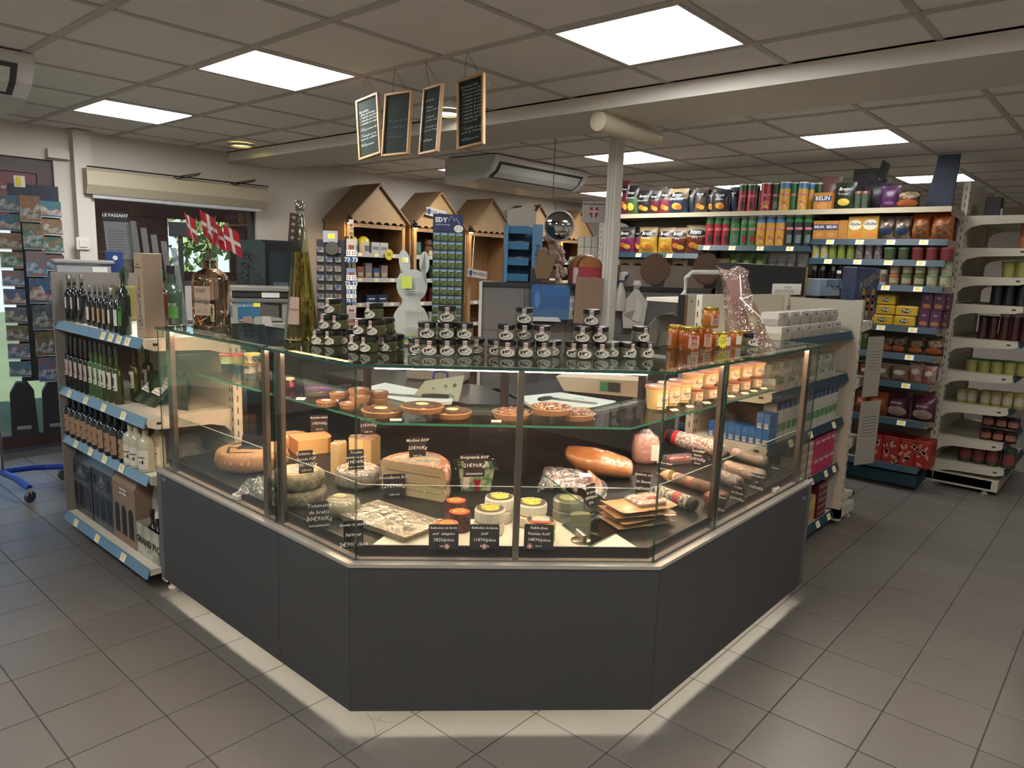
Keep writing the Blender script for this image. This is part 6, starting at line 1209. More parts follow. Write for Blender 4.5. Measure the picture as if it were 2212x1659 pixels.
for k, (x0, x1, lev) in enumerate(((1035, 1130, 0), (1132, 1228, 0), (1230, 1295, 0), (1045, 1142, 1), (1146, 1242, 1), (1246, 1300, 1))):
    p, w, h = span(ZG, x0, x1, 1290, 1408, zC[3], CU + .05 + (.06 if k % 3 == 2 else 0)); hh = .128; t = box_item('biscuit_box', 'purple biscuit box, %s from left in the %s row' % (ORD[k % 3], 'upper' if lev else 'lower'), 'box', (p.x, p.y, zC[3] + lev * (hh + .001)), -PI / 2, w * .98, .06, hh, PB, 'purple biscuit boxes'); MB().prism([(x, z_ + hh * .24) for x, z_ in circle(w * .36, 14, 0, 0, .6)], .0008, axis=1, base=-.0008).obj('picture', M('#9a6430', .5, noise=.4, ns=50), t); MB().prism([(x, z_ + hh * .7) for x, z_ in circle(w * .2, 12, 0, 0, .5)], .0008, axis=1, base=-.0008).obj('print', M('#8f7a90', .5), t)
for k, (x0, x1, yt, yb) in enumerate(((548, 660, 290, 405), (650, 752, 305, 415), (738, 852, 310, 428), (865, 988, 325, 435), (995, 1148, 325, 448))): nut_bag('orange nut bag with a round window, %s from left' % ORD[k], ZH, x0, x1, yt, yb, zC[2])
p, w, h = span(ZH, 500, 555, 280, 395, zC[2], CU + .1); chips('green nut bag at the left end of the nut shelf', p, -PI / 2, w, h, M('#4a5a24', .4, noise=.3), None, None, False, seed=70)
for k, (x0, x1, yt, yb, m_, nm) in enumerate(((490, 612, 530, 612, NUTB, 'small brown nut bag'), (602, 726, 525, 640, M('#8a7a66', .25, noise=.3, ns=25), 'clear bag of peanuts, left one'), (730, 880, 540, 655, M('#85725c', .25, noise=.3, ns=25), 'clear bag of peanuts, right one'), (872, 985, 515, 660, M('#8a4438', .35, noise=.5, ns=14, h2='#a89a90'), 'red and white snack pack, left one'), (978, 1085, 540, 672, M('#8a4438', .35, noise=.5, ns=14, h2='#a89a90'), 'red and white snack pack, right one'))):
    p, w, h = span(ZH, x0, x1, yt, yb, zC[1], CU + .08); t = thing('snack_bag', nm + ' on the sixth shelf', 'snack bag', p, -PI / 2, 'snack bags of the sixth shelf'); pillow(w, h, .1, seed=k + 21).obj('bag', m_, t, smooth=True); ell(w, h, .1, 0, h * .6, w * .3, h * .16).obj('label', M('#a59c8e', .5), t)
for k, (x0, x1, yt, yb, m_, nm) in enumerate(((455, 560, 735, 905, NUTB, 'large orange snack bag, left one'), (553, 720, 742, 932, NUTB, 'large orange snack bag, right one'), (690, 880, 740, 952, M('#4c2034', .35, noise=.2), 'large maroon bag with pale crackers, left one'), (885, 1082, 768, 982, M('#4c2034', .35, noise=.2), 'large maroon bag with pale crackers, right one'))):
    p, w, h = span(ZH, x0, x1, yt, yb, zC[0], CU + .1); t = thing('snack_bag', nm + ' on the lowest shelf', 'snack bag', p, -PI / 2, 'large bags of the lowest shelf'); pillow(w, h, .15, seed=k + 31).obj('bag', m_, t, smooth=True); ell(w, h, .15, .0, h * .28, w * .4, h * .2).obj('picture', M('#a58f84', .6, noise=.3, ns=30) if k > 1 else M('#7a3a1c', .5, noise=.3), t); text('crevette' if k > 1 else 'snacks', w * .14, t, (0, pil_y(w, h, .15, 0, h * .62) - .008, h * .62), CHALK)
RB = M('#8a1f1a', .45, noise=.08)
for k, (x0, x1) in enumerate(((500, 655), (657, 790), (792, 915), (917, 1040))):
    p, w, h = span(ZH, x0, x1, 1075, 1290, .191, CU + .02); h = atu(*ZH(700, 1090), CU).z - .191; t = box_item('almond_box', 'red box printed with white almonds on the floor shelf, %s from left' % ORD[k], 'box', p, -PI / 2, w * .985, .2, h, RB, 'red almond boxes'); rr = random.Random(k); 
    for i in range(11): x, z_ = rr.uniform(-.42, .42) * w, rr.uniform(.1, .8) * h; a = rr.uniform(0, 3); MB().prism([(x + .022 * math.cos(q) * math.cos(a) - .010 * math.sin(q) * math.sin(a), z_ + .022 * math.cos(q) * math.sin(a) + .010 * math.sin(q) * math.cos(a)) for q in [2 * PI * j / 10 for j in range(10)]], .0006, axis=1, base=-.0006).obj('almond_print', M('#a87f6a', .6), t)
    text('Croquants', w * .13, t, (0, -.001, h * .9), M('#a87f6a', .6), shear=.2)
# jars on the end shelving at the right edge (its shelves reach towards -v)
def EJ(lab, px, pyb, pyt, w, zi, body, lid, nm='sauce_jar', grp=None, dv=.0, taper=.95, labm=None):
    z = max(ezs[zi], .2) + .001; p = atu(px, pyb, 6.36 + .14); p = Vector((6.36 + .16 + dv, p.y, z)); h = (pyb - pyt) * dep(p) / FPX; tub(lab, p, msz(w, p) / 2, h, body, lid, nm, 'jar', grp, taper=taper, labm=labm, lidh=.13)
MAY = M('#8f8c4c', .3, coat=.3); MUS = M('#8a7a48', .3, coat=.3, noise=.15); KET = M('#3a1016', .3, coat=.3); JAMD = M('#2a1210', .2, coat=.4); PICK = M('#3a3a26', .2, coat=.4)
for k, (px, pyb, pyt) in enumerate(((2097, 801, 773), (2124, 803, 775), (2151, 806, 777), (2179, 809, 779), (2206, 812, 782))): EJ('yellow mayonnaise jar, %s from left' % ORD[k], px, pyb, pyt, 25, 5, MAY, M('#3a5a30', .4), grp='mayonnaise jars', taper=.8)
for k, (px, pyb, pyt) in enumerate(((2075, 868, 838), (2096, 873, 842), (2126, 877, 845), (2149, 879, 846), (2173, 882, 848), (2198, 885, 850))): EJ('mustard jar, %s from left' % ORD[k], px, pyb, pyt, 22, 6, MUS, M('#7f7440', .35), grp='mustard jars', labm=M('#a59f8a', .6, noise=.4, ns=50))
for k, (px, pyb, pyt) in enumerate(((2119, 737, 688), (2140, 739, 690), (2165, 735, 678), (2188, 739, 680), (2209, 742, 682))): EJ('dark red sauce bottle with white cap, %s from left' % ORD[k], px, pyb, pyt, 19, 4, KET, M('#9a938a', .4) if k > 1 else M('#1c1a1c', .4), 'sauce_bottle', 'dark red sauce bottles', taper=1)
for k, (px, pyb, pyt) in enumerate(((2131, 598, 570), (2160, 600, 570), (2190, 603, 572))): EJ('pale mayonnaise jar high on the end shelving, %s from left' % ORD[k], px + 45, pyb, pyt - 6, 27, 2, MAY, M('#7a7c4a', .4), grp='pale mayonnaise jars', taper=.8)
for k, (px, w_) in enumerate(((2150, 24), (2176, 24), (2205, 24))): EJ('squat black sauce bottle on the end shelving, %s from left' % ORD[k], px, 662, 615, w_, 3, BLACK, BLACK, 'sauce_bottle', 'black sauce bottles', taper=1)
for k, (px, r_) in enumerate(((2127, 0), (2153, 0), (2180, 0), (2128, 1), (2156, 1), (2182, 1))): EJ('dark jam jar, %s from left of the %s row' % (ORD[k % 3], 'upper' if r_ else 'lower'), px, 955 + (k % 3) * 3, 930 + (k % 3) * 3, 24, 7, JAMD, M('#1d1a1a', .3), grp='dark jam jars', labm=M('#8a5a48', .6, noise=.4, ns=60)); 
for o in [o for o in SC.objects if o.get('group') == 'dark jam jars' and 'upper' in o['label']]: o.location.z += .105
for k, px in enumerate((2080, 2108, 2138, 2172)): EJ('tall pickle jar with red label on the floor shelf, %s from left' % ORD[k], px, 1016 + k * 5, 975 + k * 4, 28, 8, PICK, M('#26301f', .35), grp='pickle jars', labm=M('#7a3038', .6, noise=.2))
t = thing('price_label_roll', 'small dark carton with white face on the top of the end shelving', 'carton', (6.56, atu(2160, 460, 6.5).y, ezs[0] + .001), 0); MB().bevbox(-.06, .06, 0, .1, 0, .14).obj('carton', M('#1f1e22', .5), t); MB().box(-.05, .05, -.001, 0, .01, .06).obj('label', PAPER, t)
t = thing('pink_tub_stack', 'stack of two salmon pink tubs at the right image edge', 'tub', (6.56, atu(2209, 530, 6.5).y - .02, ezs[1] + .001), 0); MB().lathe([(.05, 0), (.055, .09)], 16).obj('tub_body', M('#a8644c', .4), t); MB().lathe([(.05, .092), (.055, .18)], 16).obj('tub_body', M('#a8644c', .4), t)
# ================================================================ goods on the right gondola
def atd(px, py, D): return EYE + _d(px, py) * D
EGGC = M('#a59e92', .8, noise=.1, ns=25, bump=.3, bs=60)
def egg_carton(label, p, rz, lab, grp):
    t = thing('egg_carton', label, 'egg carton', p, rz, grp); w, d, h = .145, .1, .068
    MB().loft([[(x * s, y * s + d / 2, z) for x, y in ((-w / 2, -d / 2), (w / 2, -d / 2), (w / 2, d / 2), (-w / 2, d / 2))] for s, z in ((.86, 0), (1, h * .48), (1, h * .52), (.9, h))]).obj('carton', EGGC, t)
    b = MB()
    for i in range(5): b.lathe([(.007, 0), (.010, .02), (.010, .03)], 6, c=(-w / 2 + .03 + i * .022, .006))
    b.obj('ribs', EGGC, t)['kind'] = 'stuff'
    MB().box(-w * .38, w * .38, .001, d * .5, h * .9, h * 1.012).box(-w * .38, w * .38, .0005, .004, h * .5, h * .98).obj('label', lab, t); text('oeufs', .02, t, (0, -.0002, h * .74), INK); return t
EL1, EL2 = M('#b9b3a8', .7), M('#aaa793', .7, noise=.3, ns=30, h2='#4f6a3a')
for lev, zs, lab, nm in ((1.265, 2, EL1, 'white labelled egg carton, top shelf of right gondola'), (1.0, 2, EL2, 'green labelled egg carton, second shelf of right gondola')):
    for j in range(zs):
        for k in range(6):
            u = 3.72 + k * .158 + .02 * j if lev > 1.1 else 3.70 + k * .158
            egg_carton('%s, %s from left, %s row' % (nm, ORD[k], 'upper' if j else 'lower'), (u, 1.39 + .03 * j, lev + .001 + j * .07), 0, lab, 'egg cartons')
MILKW = M('#aaa89f', .4); 
def carton(label, p, rz, w, d, h, body, grp, bandc=None, txt=None, cap=None, nm='milk_carton', cat='carton', bar=False):
    t = box_item(nm, label, cat, p, rz, w, d, h, body, grp, .002)
    if bandc: rect_on(t, -w * .46, w * .46, h * .5, h * .9, bandc, 'printed_band')
    if txt: text(txt, w * .3, t, (0, -.0015, h * .7), CHALK, bold=.0003)
    if cap: MB().lathe([(.012, h), (.012, h + .014)], 10, c=(w * .1, d * .3)).obj('cap', cap, t)
    if bar:
        rect_on(t, -w * .3, w * .3, h * .06, h * .36, PAPER, 'barcode_ground'); b = MB(); rr = random.Random(3); x = -w * .26
        while x < w * .25: q = rr.uniform(.001, .003); b.box(x, x + q, -.0012, -.0008, h * .12, h * .34); x += q + rr.uniform(.001, .003)
        b.obj('barcode', INK, t)['kind'] = 'stuff'
    return t
for j in range(2):
    for k in range(13):
        bc = (M('#27406a', .5), M('#4a7a44', .5))[1 - j]; 
        carton('milk carton with %s band, %s from left in the %s row' % (('green', 'blue')[j], ORD[k], ('lower', 'upper')[j]), (3.70 + k * .0755, 1.385, .721 + j * .118), 0, .073, .07, .115, MILKW, 'milk cartons of the right gondola', bc, None, M('#2a4a7a', .4) if j else None)
SUG = M('#a3264e', .5); TANP = M('#a58a70', .7, noise=.15)
for j in range(2):
    for k in range(4): carton('pink sugar packet, %s from left in the %s row' % (ORD[k], ('lower', 'upper')[j]), (4.36 + k * .092, 1.385, .421 + j * .116), 0, .088, .06, .113, SUG, 'pink sugar packets', None, 'Daddy', nm='sugar_packet', cat='packet')
for j in range(4):
    for k in range(3): carton('tan paper flour packet, %s from left in the stack layer %s' % (ORD[k], ('one', 'two', 'three', 'four')[j]), (4.05 + k * .1, 1.385, .421 + j * .056), 0, .096, .08, .054, TANP, 'tan paper packets', M('#b9a590', .6), nm='flour_packet', cat='packet')
for k in range(4): carton('yellow and white carton on the bottom shelf of the right gondola, %s from left' % ORD[k], (4.17 + k * .075, 1.385, .106), 0, .072, .06, .17, M('#b0a184', .5, noise=.5, ns=14, h2='#a5702f'), 'yellow and white cartons', M('#b5a24a', .5), nm='food_carton')
for j in range(5): carton('dark red packet on the bottom shelf, %s from the bottom of the stack' % ORD[j], (4.56, 1.385, .106 + j * .043), 0, .16, .1, .041, M('#5a1c24', .45), 'dark red packets', M('#8a5a5a', .5), nm='food_packet', cat='packet')
# blue cartons seen end-on through the counter's end glass
zb = .721
BLC = M('#27609c', .4, noise=.08, ns=12)
for k in range(9): carton('small blue milk carton in the row behind the end glass, %s from the aisle' % ORD[k], (3.585, 1.40 + k * .0375, zb), -PI / 2, .0365, .1, .085, BLC, 'small blue milk cartons', None, None, nm='milk_carton', bar=True)
for k in range(2): carton('small blue milk carton stacked on the row, %s from the aisle' % ORD[k], (3.585, 1.40 + k * .0375, zb + .086), -PI / 2, .0365, .1, .085, BLC, 'small blue milk cartons', None, None, nm='milk_carton', bar=True)
for k, (v, z_, h) in enumerate(((1.44, .421, .17), (1.58, .421, .16))): 
    t = thing('salad_pack', 'film wrapped green and white pack behind the end glass, %s one' % ('front' if k == 0 else 'rear'), 'pack', (3.60, v, z_), -PI / 2, 'film wrapped packs'); MB().bevbox(-.06, .06, 0, .2, 0, h, .02).obj('contents', M('#4a5f3a', .5, noise=.5, ns=25, h2='#8a8a80'), t); MB().bevbox(-.063, .063, -.003, .203, 0, h + .004, .02).obj('film', FILM2, t)
# boxes standing behind the top edge of the right gondola
MB().box(.0, RGW, .03, .34, RGH - .05, RGH - .03).obj('rear_shelf', CREAM, rg)
zr = RGH - .029
def vbox(x0, x1, yt, v, z): a, c = atv(x0, 610, v), atv(x1, 610, v); return (a.x + c.x) / 2, c.x - a.x, atv((x0 + x1) / 2, yt, v).z - z
u, w, h = vbox(1588, 1742, 572, 1.90, zr); t = box_item('toy_box', 'long black box with gold end and white label above the right gondola', 'box', (u, 1.90, zr), 0, w, .12, h, M('#1d1b1c', .5), None); MB().box(w / 2 - .0005, w / 2 + .0035, .0, .12, 0, h).box(w / 2 - .03, w / 2 + .003, -.0015, .0, 0, h).obj('gold_end', M('#9a7436', .45), t); rect_on(t, -w * .02, w * .42, h * .05, h * .42, PAPER, 'label', -.001); text('CE   150 x 20 cm', .02, t, (w * .2, -.0022, h * .3), INK)
b = MB()
for i in range(4): b.box(w * .02, w * .3, -.0022, -.0016, h * (.1 + .04 * i), h * (.112 + .04 * i))
b.obj('print', M('#8a8a88', .6), t)['kind'] = 'stuff'
u, w, h = vbox(1773, 1846, 603, 1.86, zr); t = box_item('game_box', 'pale blue box lettered SKIDO EN BOIS above the right gondola', 'box', (u, 1.86, zr), 0, w, .1, h, M('#8496a5', .6)); text('SKIDO EN BOIS', w * .1, t, (0, -.001, h * .72), M('#1d2f66', .6), bold=.0008); text('10 x 90 x 7 cm', w * .065, t, (0, -.001, h * .5), INK, bold=.0004)
u, w, h = vbox(1849, 1897, 578, 1.5, zr - .5); zq = 1.321; t = box_item('game_box', 'tall dark blue game box lettered PUISSANCE at the end of the right gondola', 'box', (u, 1.5, zq), 0, w, .09, atv(1870, 578, 1.5).z - zq, M('#1f2b4a', .45, noise=.3, ns=6, h2='#3a4a74')); hh = atv(1870, 578, 1.5).z - zq; text('PUISSANCE', w * .17, t, (w * .1, -.0015, hh * .75), M('#a5a08a', .6), rot=(PI / 2, -.25, 0), bold=.0005)
for i in range(4):
    for j in range(3): MB().prism([(x, z_) for x, z_ in circle(w * .07, 10, w * (-.12 + .22 * j), hh * (.1 + .13 * i))], .0008, axis=1, base=-.0008).obj('token_print', M(('#8a2a2a', '#a08a2a')[(i + j) % 2], .5), t)
# papers hanging at the gondola's far end
q = atv(1850, 890, 1.30)
for k, (px, py, w_, h_) in enumerate(((1845, 790, 45, 130), (1845, 935, 58, 140))):
    p = atu(px, py, 5.0); t = thing('hanging_sheet', 'pale grey sheet hanging at the far end of the right gondola, %s one' % ('upper' if k == 0 else 'lower'), 'sheet', (5.0, 1.33, p.z), -PI / 2 + 1.2, 'hanging sheets'); hh = msz(h_, p); ww = msz(w_, p); MB().tube([(0, 0, hh * .45), (-.02, .1, hh * .45)], .003, 4).obj('hook', CHROME, t); MB().box(-.02, ww, 0, .003, -hh / 2, hh / 2).obj('sheet', M('#8f8a80', .7), t); b = MB()
    for i in range(7): b.box(ww * .1, ww * .85, -.0006, 0, hh * (.25 - i * .05), hh * (.256 - i * .05))
    b.obj('print', INK, t)['kind'] = 'stuff'
# leafy packs deep on the left gondola, seen through the counter
for k, (u, v, z_, a) in enumerate(((1.52, 3.50, .846, .4), (1.60, 3.62, .846, -.3), (1.50, 3.72, .846, .2), (1.62, 3.85, .846, .5))):
    t = thing('herb_pack', 'dark green herb packet at the back of the second bottle shelf, %s one' % ORD[k], 'packet', (u, v, z_), a - PI / 2, 'dark green packets'); pillow(.1, .17, .06, 6, 8, .08, k + 3).obj('packet', M('#26331f', .3, noise=.4, ns=25, coat=.2), t, smooth=True)
t = thing('wrapped_loaf', 'large film wrapped dark loaf on the third bottle shelf behind the end glass', 'loaf', (1.56, 3.62, .571), -PI / 2); MB().lathe([(.1, 0), (.13, .03), (.125, .1), (.08, .13)], 18, sy=.8).obj('loaf', M('#5f5040', .7, noise=.3, ns=15), t, smooth=True); MB().lathe([(.105, 0), (.135, .03), (.13, .102), (.085, .135)], 14, sy=.8).obj('film', FILM2, t)

# ================================================================ serving area behind the counter
PGRAY = M('#5d5956', .55, noise=.12, ns=40, bump=.05, bs=80)
SP = 6.95; RP = -PI / 4
def PW(px, py, off=0): return atw(px, py, SP + 1.41421 * off)
P0 = PW(1042, 610); P0.z = 0
def xw(px, py=610, off=0): return (PW(px, py, off) - P0).dot(Vector((.70711, -.70711, 0)))
pm, pr_ = xw(1316), xw(1476)
t = thing('partition', 'speckled grey partition with black ledge behind the counter', 'partition', P0, RP)
zl = zrp = 1.485
for a, c, n in ((0, pm, 3), (pm, pr_, 2)):
    for i in range(n):
        x0, x1 = a + (c - a) * i / n, a + (c - a) * (i + 1) / n
        for j in range(2): zm = (0, 1.16, zl - .03); MB().box(x0 + .0012, x1 - .0012, .0, .03, zm[j] + .001, zm[j + 1] - .001).obj('panel', PGRAY, t)
MB().box(0, pr_, -.012, .34, zl - .03, zl).obj('ledge', M('#1b1a1b', .4), t)
MB().box(-.02, 0, -.014, .032, 0, zl).obj('edge_trim', M('#b5b0a6', .4), t)
# worktop goods
def WK(px, py, z=ZWK + .001): return atz(px, py, z)
def board(label, q, m, th=.014):
    c = [WK(*p) for p in q]; t = thing('cutting_board', label, 'cutting board', (0, 0, 0), 0, 'cutting boards'); MB().loft([[(p.x, p.y, ZWK + .0008) for p in c], [(p.x, p.y, ZWK + th) for p in c]]).obj('board', m, t); return t
WB = M('#aeb5ac', .5)
board('white cutting board with knife behind the tartlets', ((772, 846), (832, 832), (980, 862), (975, 874), (845, 880)), WB); board('white cutting board behind the walnut tarts', ((1120, 862), (1210, 853), (1330, 872), (1310, 886), (1150, 884)), WB)
def knife(label, a, c, e, grp='kitchen knives'):
    A, B_, E_ = (WK(*p, ZWK + .018) for p in (a, c, e)); t = thing('kitchen_knife', label, 'knife', B_, 0, grp); d1 = A - B_; d2 = E_ - B_; n = Vector((-d1.y, d1.x, 0)).normalized()
    MB().add([(*(n * .016)[:2], 0), (*(n * -.012)[:2], 0), (*(d1 - n * .004)[:2], 0), (*(d1 + n * .012)[:2], 0), (*(n * .016)[:2], .002), (*(n * -.012)[:2], .002), (*(d1 - n * .004)[:2], .002), (*(d1 + n * .012)[:2], .002)], [(3, 2, 1, 0), (4, 5, 6, 7), (0, 1, 5, 4), (1, 2, 6, 5), (2, 3, 7, 6), (3, 0, 4, 7)]).obj('blade', CHROME, t); MB().tube([(0, 0, 0), d2 * .5, d2], [.011, .014, .012], 8).obj('handle', BLACK, t, smooth=True)
knife('long knife with black handle on the left cutting board', (800, 848), (912, 856), (970, 858)); knife('small knife with black handle on the right cutting board', (1290, 872), (1190, 860), (1165, 864)); knife('black handled knife left of the tartlets', (700, 842), (730, 838), (756, 834))
p = WK(1310, 872); t = thing('weighing_scale', 'beige weighing scale on the worktop behind the counter', 'scale', p + Vector((.1, .08, 0)), facing(p, -.2)); SCB = M('#a59c88', .45); MB().loft([[(-.2, 0, .02), (.16, 0, .02), (.16, .2, .02), (-.2, .2, .02)], [(-.24, -.02, .09), (.17, -.01, .1), (.17, .22, .1), (-.24, .22, .09)], [(-.14, .0, .12), (.17, -.0, .12), (.17, .22, .12), (-.14, .22, .12)]]).obj('housing', SCB, t); MB().bevbox(-.1, .18, .0, .22, .122, .132, .004).obj('weighing_plate', STEEL, t); MB().box(.02, .075, -.0125, -.008, .04, .085).obj('screen', INK, t, rot=(.1, 0, 0)); MB().box(-.02, .018, -.0125, -.008, .04, .085).obj('green_label', M('#2a6a48', .5), t, rot=(.1, 0, 0))
for x in (-.18, .14): MB().lathe([(.012, 0), (.01, .022)], 8, c=(x, .03)).obj('foot', BLACK, t)
p = WK(940, 878); t = thing('printed_bag', 'pale green printed paper bag leaning behind the chocolate tarts', 'bag', p + Vector((.1, .1, .0)), facing(p, -.25), None); MB().prism([(-.12, 0), (.1, 0), (.12, .12), (-.06, .085)], .012, axis=1, base=0).obj('paper', M('#8f9a8a', .7, noise=.05), t, rot=(-.2, 0, 0))
rr = random.Random(4)
for i in range(9): x, z_ = rr.uniform(-.05, .09), rr.uniform(.015, .085); MB().prism(circle(rr.uniform(.005, .01), 6, x, z_), .0008, axis=1, base=-.0009).obj('flower_print', M(('#4f7a70', '#5a6a5a')[i % 2], .6), t, rot=(-.2, 0, 0))
t = thing('blue_clip', 'dark blue bag clip above the printed bag', 'clip', p + Vector((.14, .12, .09)), facing(p)); b = MB().tube([(-.035, 0, 0), (-.03, 0, .03), (0, 0, .042), (.03, 0, .03), (.035, 0, 0)], .007, 6); b.obj('clip_body', M('#1f2a6a', .4), t, smooth=True)
p = WK(930, 850); t = thing('dark_appliance', 'dark slicing machine base behind the printed bag', 'appliance', p + Vector((.25, .25, 0)), facing(p, -.3)); MB().bevbox(-.16, .16, 0, .14, .0, .14, .01).obj('housing', M('#77746c', .4), t); MB().bevbox(-.15, .15, .01, .13, .141, .16, .006).obj('top_plate', STEEL, t)
p = WK(1250, 868); t = thing('blue_tool', 'small light blue handled tool before the scale', 'tool', p, facing(p)); MB().bevbox(-.03, .03, 0, .016, 0, .014, .003).obj('handle', M('#2f7a9c', .4), t)
# things fixed to the partition
p = PW(1185, 655, -.001); w = msz(80, p); h = msz(82, p); z0 = PW(1185, 697, -.001).z; t = thing('towel_dispenser', 'blue paper towel dispenser on the grey partition', 'dispenser', (p.x, p.y, z0), RP)
pf = [(0, 0), (-.02, 0), (-.11, h * .12), (-.13, h * .4), (-.13, h * .75), (-.10, h * .96), (-.05, h), (0, h)]
MB().prism([(y, z_) for y, z_ in pf], w, axis=0, base=-w / 2).obj('housing', M('#27507f', .22, coat=.5), t); MB().prism([(-w * .48, h * .02), (w * .3, h * .02), (w * .2, h * .17), (-w * .2, h * .24), (-w * .48, h * .26)], .004, axis=1, base=-.118).obj('lower_cover', M('#9aa09a', .4), t, rot=(-.1, 0, 0)); MB().prism(circle(.018, 16, -w * .36, h * .62, 3.2), .004, axis=1, base=-.134).obj('level_window', M('#4a6f9a', .15), t); MB().prism([(-w * .2, -.02), (w * .1, -.02), (w * .15, .01), (-w * .25, .01)], .06, axis=1, base=-.09).obj('paper_slot', INK, t)
p = PW(1234, 668, -.001); w = msz(22, p); h = msz(58, p); t = thing('soap_dispenser', 'white soap dispenser right of the towel dispenser', 'dispenser', (p.x, p.y, p.z - h / 2), RP); MB().prism([(0, h * .16), (-.09, h * .16), (-.1, h * .5), (-.08, h * .9), (-.05, h), (0, h)], w, axis=0, base=-w / 2).obj('housing', M('#a9a59c', .4), t); MB().box(-w / 2, w / 2, -.085, 0, 0, h * .16).obj('pump', M('#2a2a2c', .5), t); MB().box(-w * .05, w * .05, -.102, -.095, h * .3, h * .5).obj('level_window', INK, t); MB().box(-w * .28, w * .28, -.101, -.096, h * .6, h * .8).obj('label', M('#8f8c88', .6), t)
p = PW(1270, 650, -.16); w = msz(60, p); h = msz(102, p); t = thing('wooden_board', 'worn brown wooden board leaning on the partition beside the column', 'board', (p.x, p.y, p.z - h / 2), RP); MB().bevbox(-w / 2, w / 2, 0, .02, 0, h, .004).obj('board', M('#6f5642', .6, noise=.2, ns=3, stretch=(8, 8, 1)), t, rot=(-.08, .04, 0)); MB().box(-.02, w * .5, -.003, 0, h * .73, h * .735).obj('scratch', M('#9a8a72', .5), t, rot=(-.08, .04, 0))
p = PW(1341, 630, -.05); w = msz(24, p); h = msz(82, p); t = thing('spray_bottle', 'white trigger spray bottle hanging right of the column', 'spray bottle', (p.x, p.y, p.z - h * .5), RP + .3); MB().lathe([(w * .6, 0), (w * .62, h * .2), (w * .4, h * .55), (w * .2, h * .68), (w * .2, h * .74)], 14, sy=.7).obj('bottle', M('#a5a294', .4), t, smooth=True); MB().lathe([(w * .24, h * .74), (w * .24, h * .8)], 12).obj('collar', M('#25356a', .4), t); MB().prism([(-w * .2, h * .8), (w * .2, h * .8), (w * .2, h * .9), (w * .55, h * .95), (w * .5, h * 1.02), (-w * .1, h)], w * .4, axis=1, base=-w * .2).obj('trigger_head', M('#b0aea8', .4), t); MB().prism([(w * .15, h * .8), (w * .6, h * .98), (w * .75, h * .96), (w * .4, h * .78)], w * .2, axis=1, base=-w * .1).obj('trigger', M('#25356a', .4), t)
p = PW(1371, 662, -.06); w = msz(56, p); h = msz(95, p); t = thing('carrier_bag', 'folded white plastic bag hanging on the grey partition', 'bag', (p.x, p.y, p.z - h / 2), RP); MB().prism([(-w * .4, 0), (w * .38, 0), (w * .5, h * .6), (w * .2, h * .82), (w * .12, h * .9), (w * .16, h), (-w * .1, h), (-w * .06, h * .86), (-w * .5, h * .55)], .03, axis=1, base=0).obj('bag', M('#aba79c', .5, noise=.06, ns=9), t); MB().prism([(-w * .1, h * .2), (w * .18, h * .15), (w * .3, h * .5), (w * .05, h * .78), (w * .02, h * .42)], .012, axis=1, base=-.012).obj('fold', M('#b5b1a6', .5), t); MB().prism([(-w * .42, h * .3), (-w * .1, h * .2), (w * .02, h * .42), (-w * .3, h * .36)], .004, axis=1, base=-.004).obj('hand_hole', M('#77736a', .6), t); MB().lathe([(w * .1, 0), (w * .18, .02), (w * .12, .05)], 10).obj('knot', M('#b0aca2', .5), t, (w * .04, -.0, h * .92))
# white tube trolley handle, its dark side panel
a = [atd(*q, 4.3) for q in ((1478, 700), (1482, 600), (1495, 588), (1570, 588), (1590, 596))]; t = thing('trolley', 'white tube handle of a trolley standing behind the right gondola', 'trolley', (a[0].x, a[0].y, 0)); bp = Vector((a[0].x, a[0].y, 0)); MB().tube([bp * 1] and [q - bp for q in [Vector((a[0].x, a[0].y, .05))] + a + [Vector((a[4].x, a[4].y, .05))]], .014, 8).obj('handle_tube', M('#a8a8a0', .4), t, smooth=True); c = [atd(*q, 4.25) for q in ((1480, 628), (1462, 650), (1462, 668), (1480, 672))]; MB().tube([q - bp for q in c], .008, 6).obj('hook', M('#a8a8a0', .4), t, smooth=True)
# worktop at the back with lit slicer
t = thing('back_worktop', 'pale steel worktop below the grey partition', 'worktop', P0, RP); MB().box(.35, pr_ - .1, -.62, -.03, 1.0, 1.03).obj('top', M('#8f948c', .3, .5), t); MB().box(.4, pr_ - .15, -.55, -.03, 0, 1.0).obj('cabinet', M('#5a5856', .6), t)
p = PW(1425, 725, -.3); t = thing('meat_slicer', 'steel meat slicer on the back worktop behind the honey jars', 'slicer', (p.x, p.y, 1.031), RP); MB().bevbox(-.2, .2, -.14, .14, .0, .06, .01).obj('base', M('#a5aaa4', .3, .6), t); MB().lathe([(.02, -.02), (.13, -.015), (.13, .015), (.02, .02)], 28).obj('blade', CHROME, t, (.04, -.02, .16), rot=(PI / 2, 0, 0)); MB().prism([(-.05, .06), (.16, .06), (.18, .2), (.1, .3), (-.02, .26)], .08, axis=1, base=.02).obj('motor_housing', M('#8a8d88', .35, .5), t); MB().lathe([(.012, 0), (.02, .05), (.02, .07)], 10).obj('knob', BLACK, t, (-.17, -.1, .06)); MB().box(-.35, -.2, -.12, .12, .02, .03).obj('slice_tray', CHROME, t)
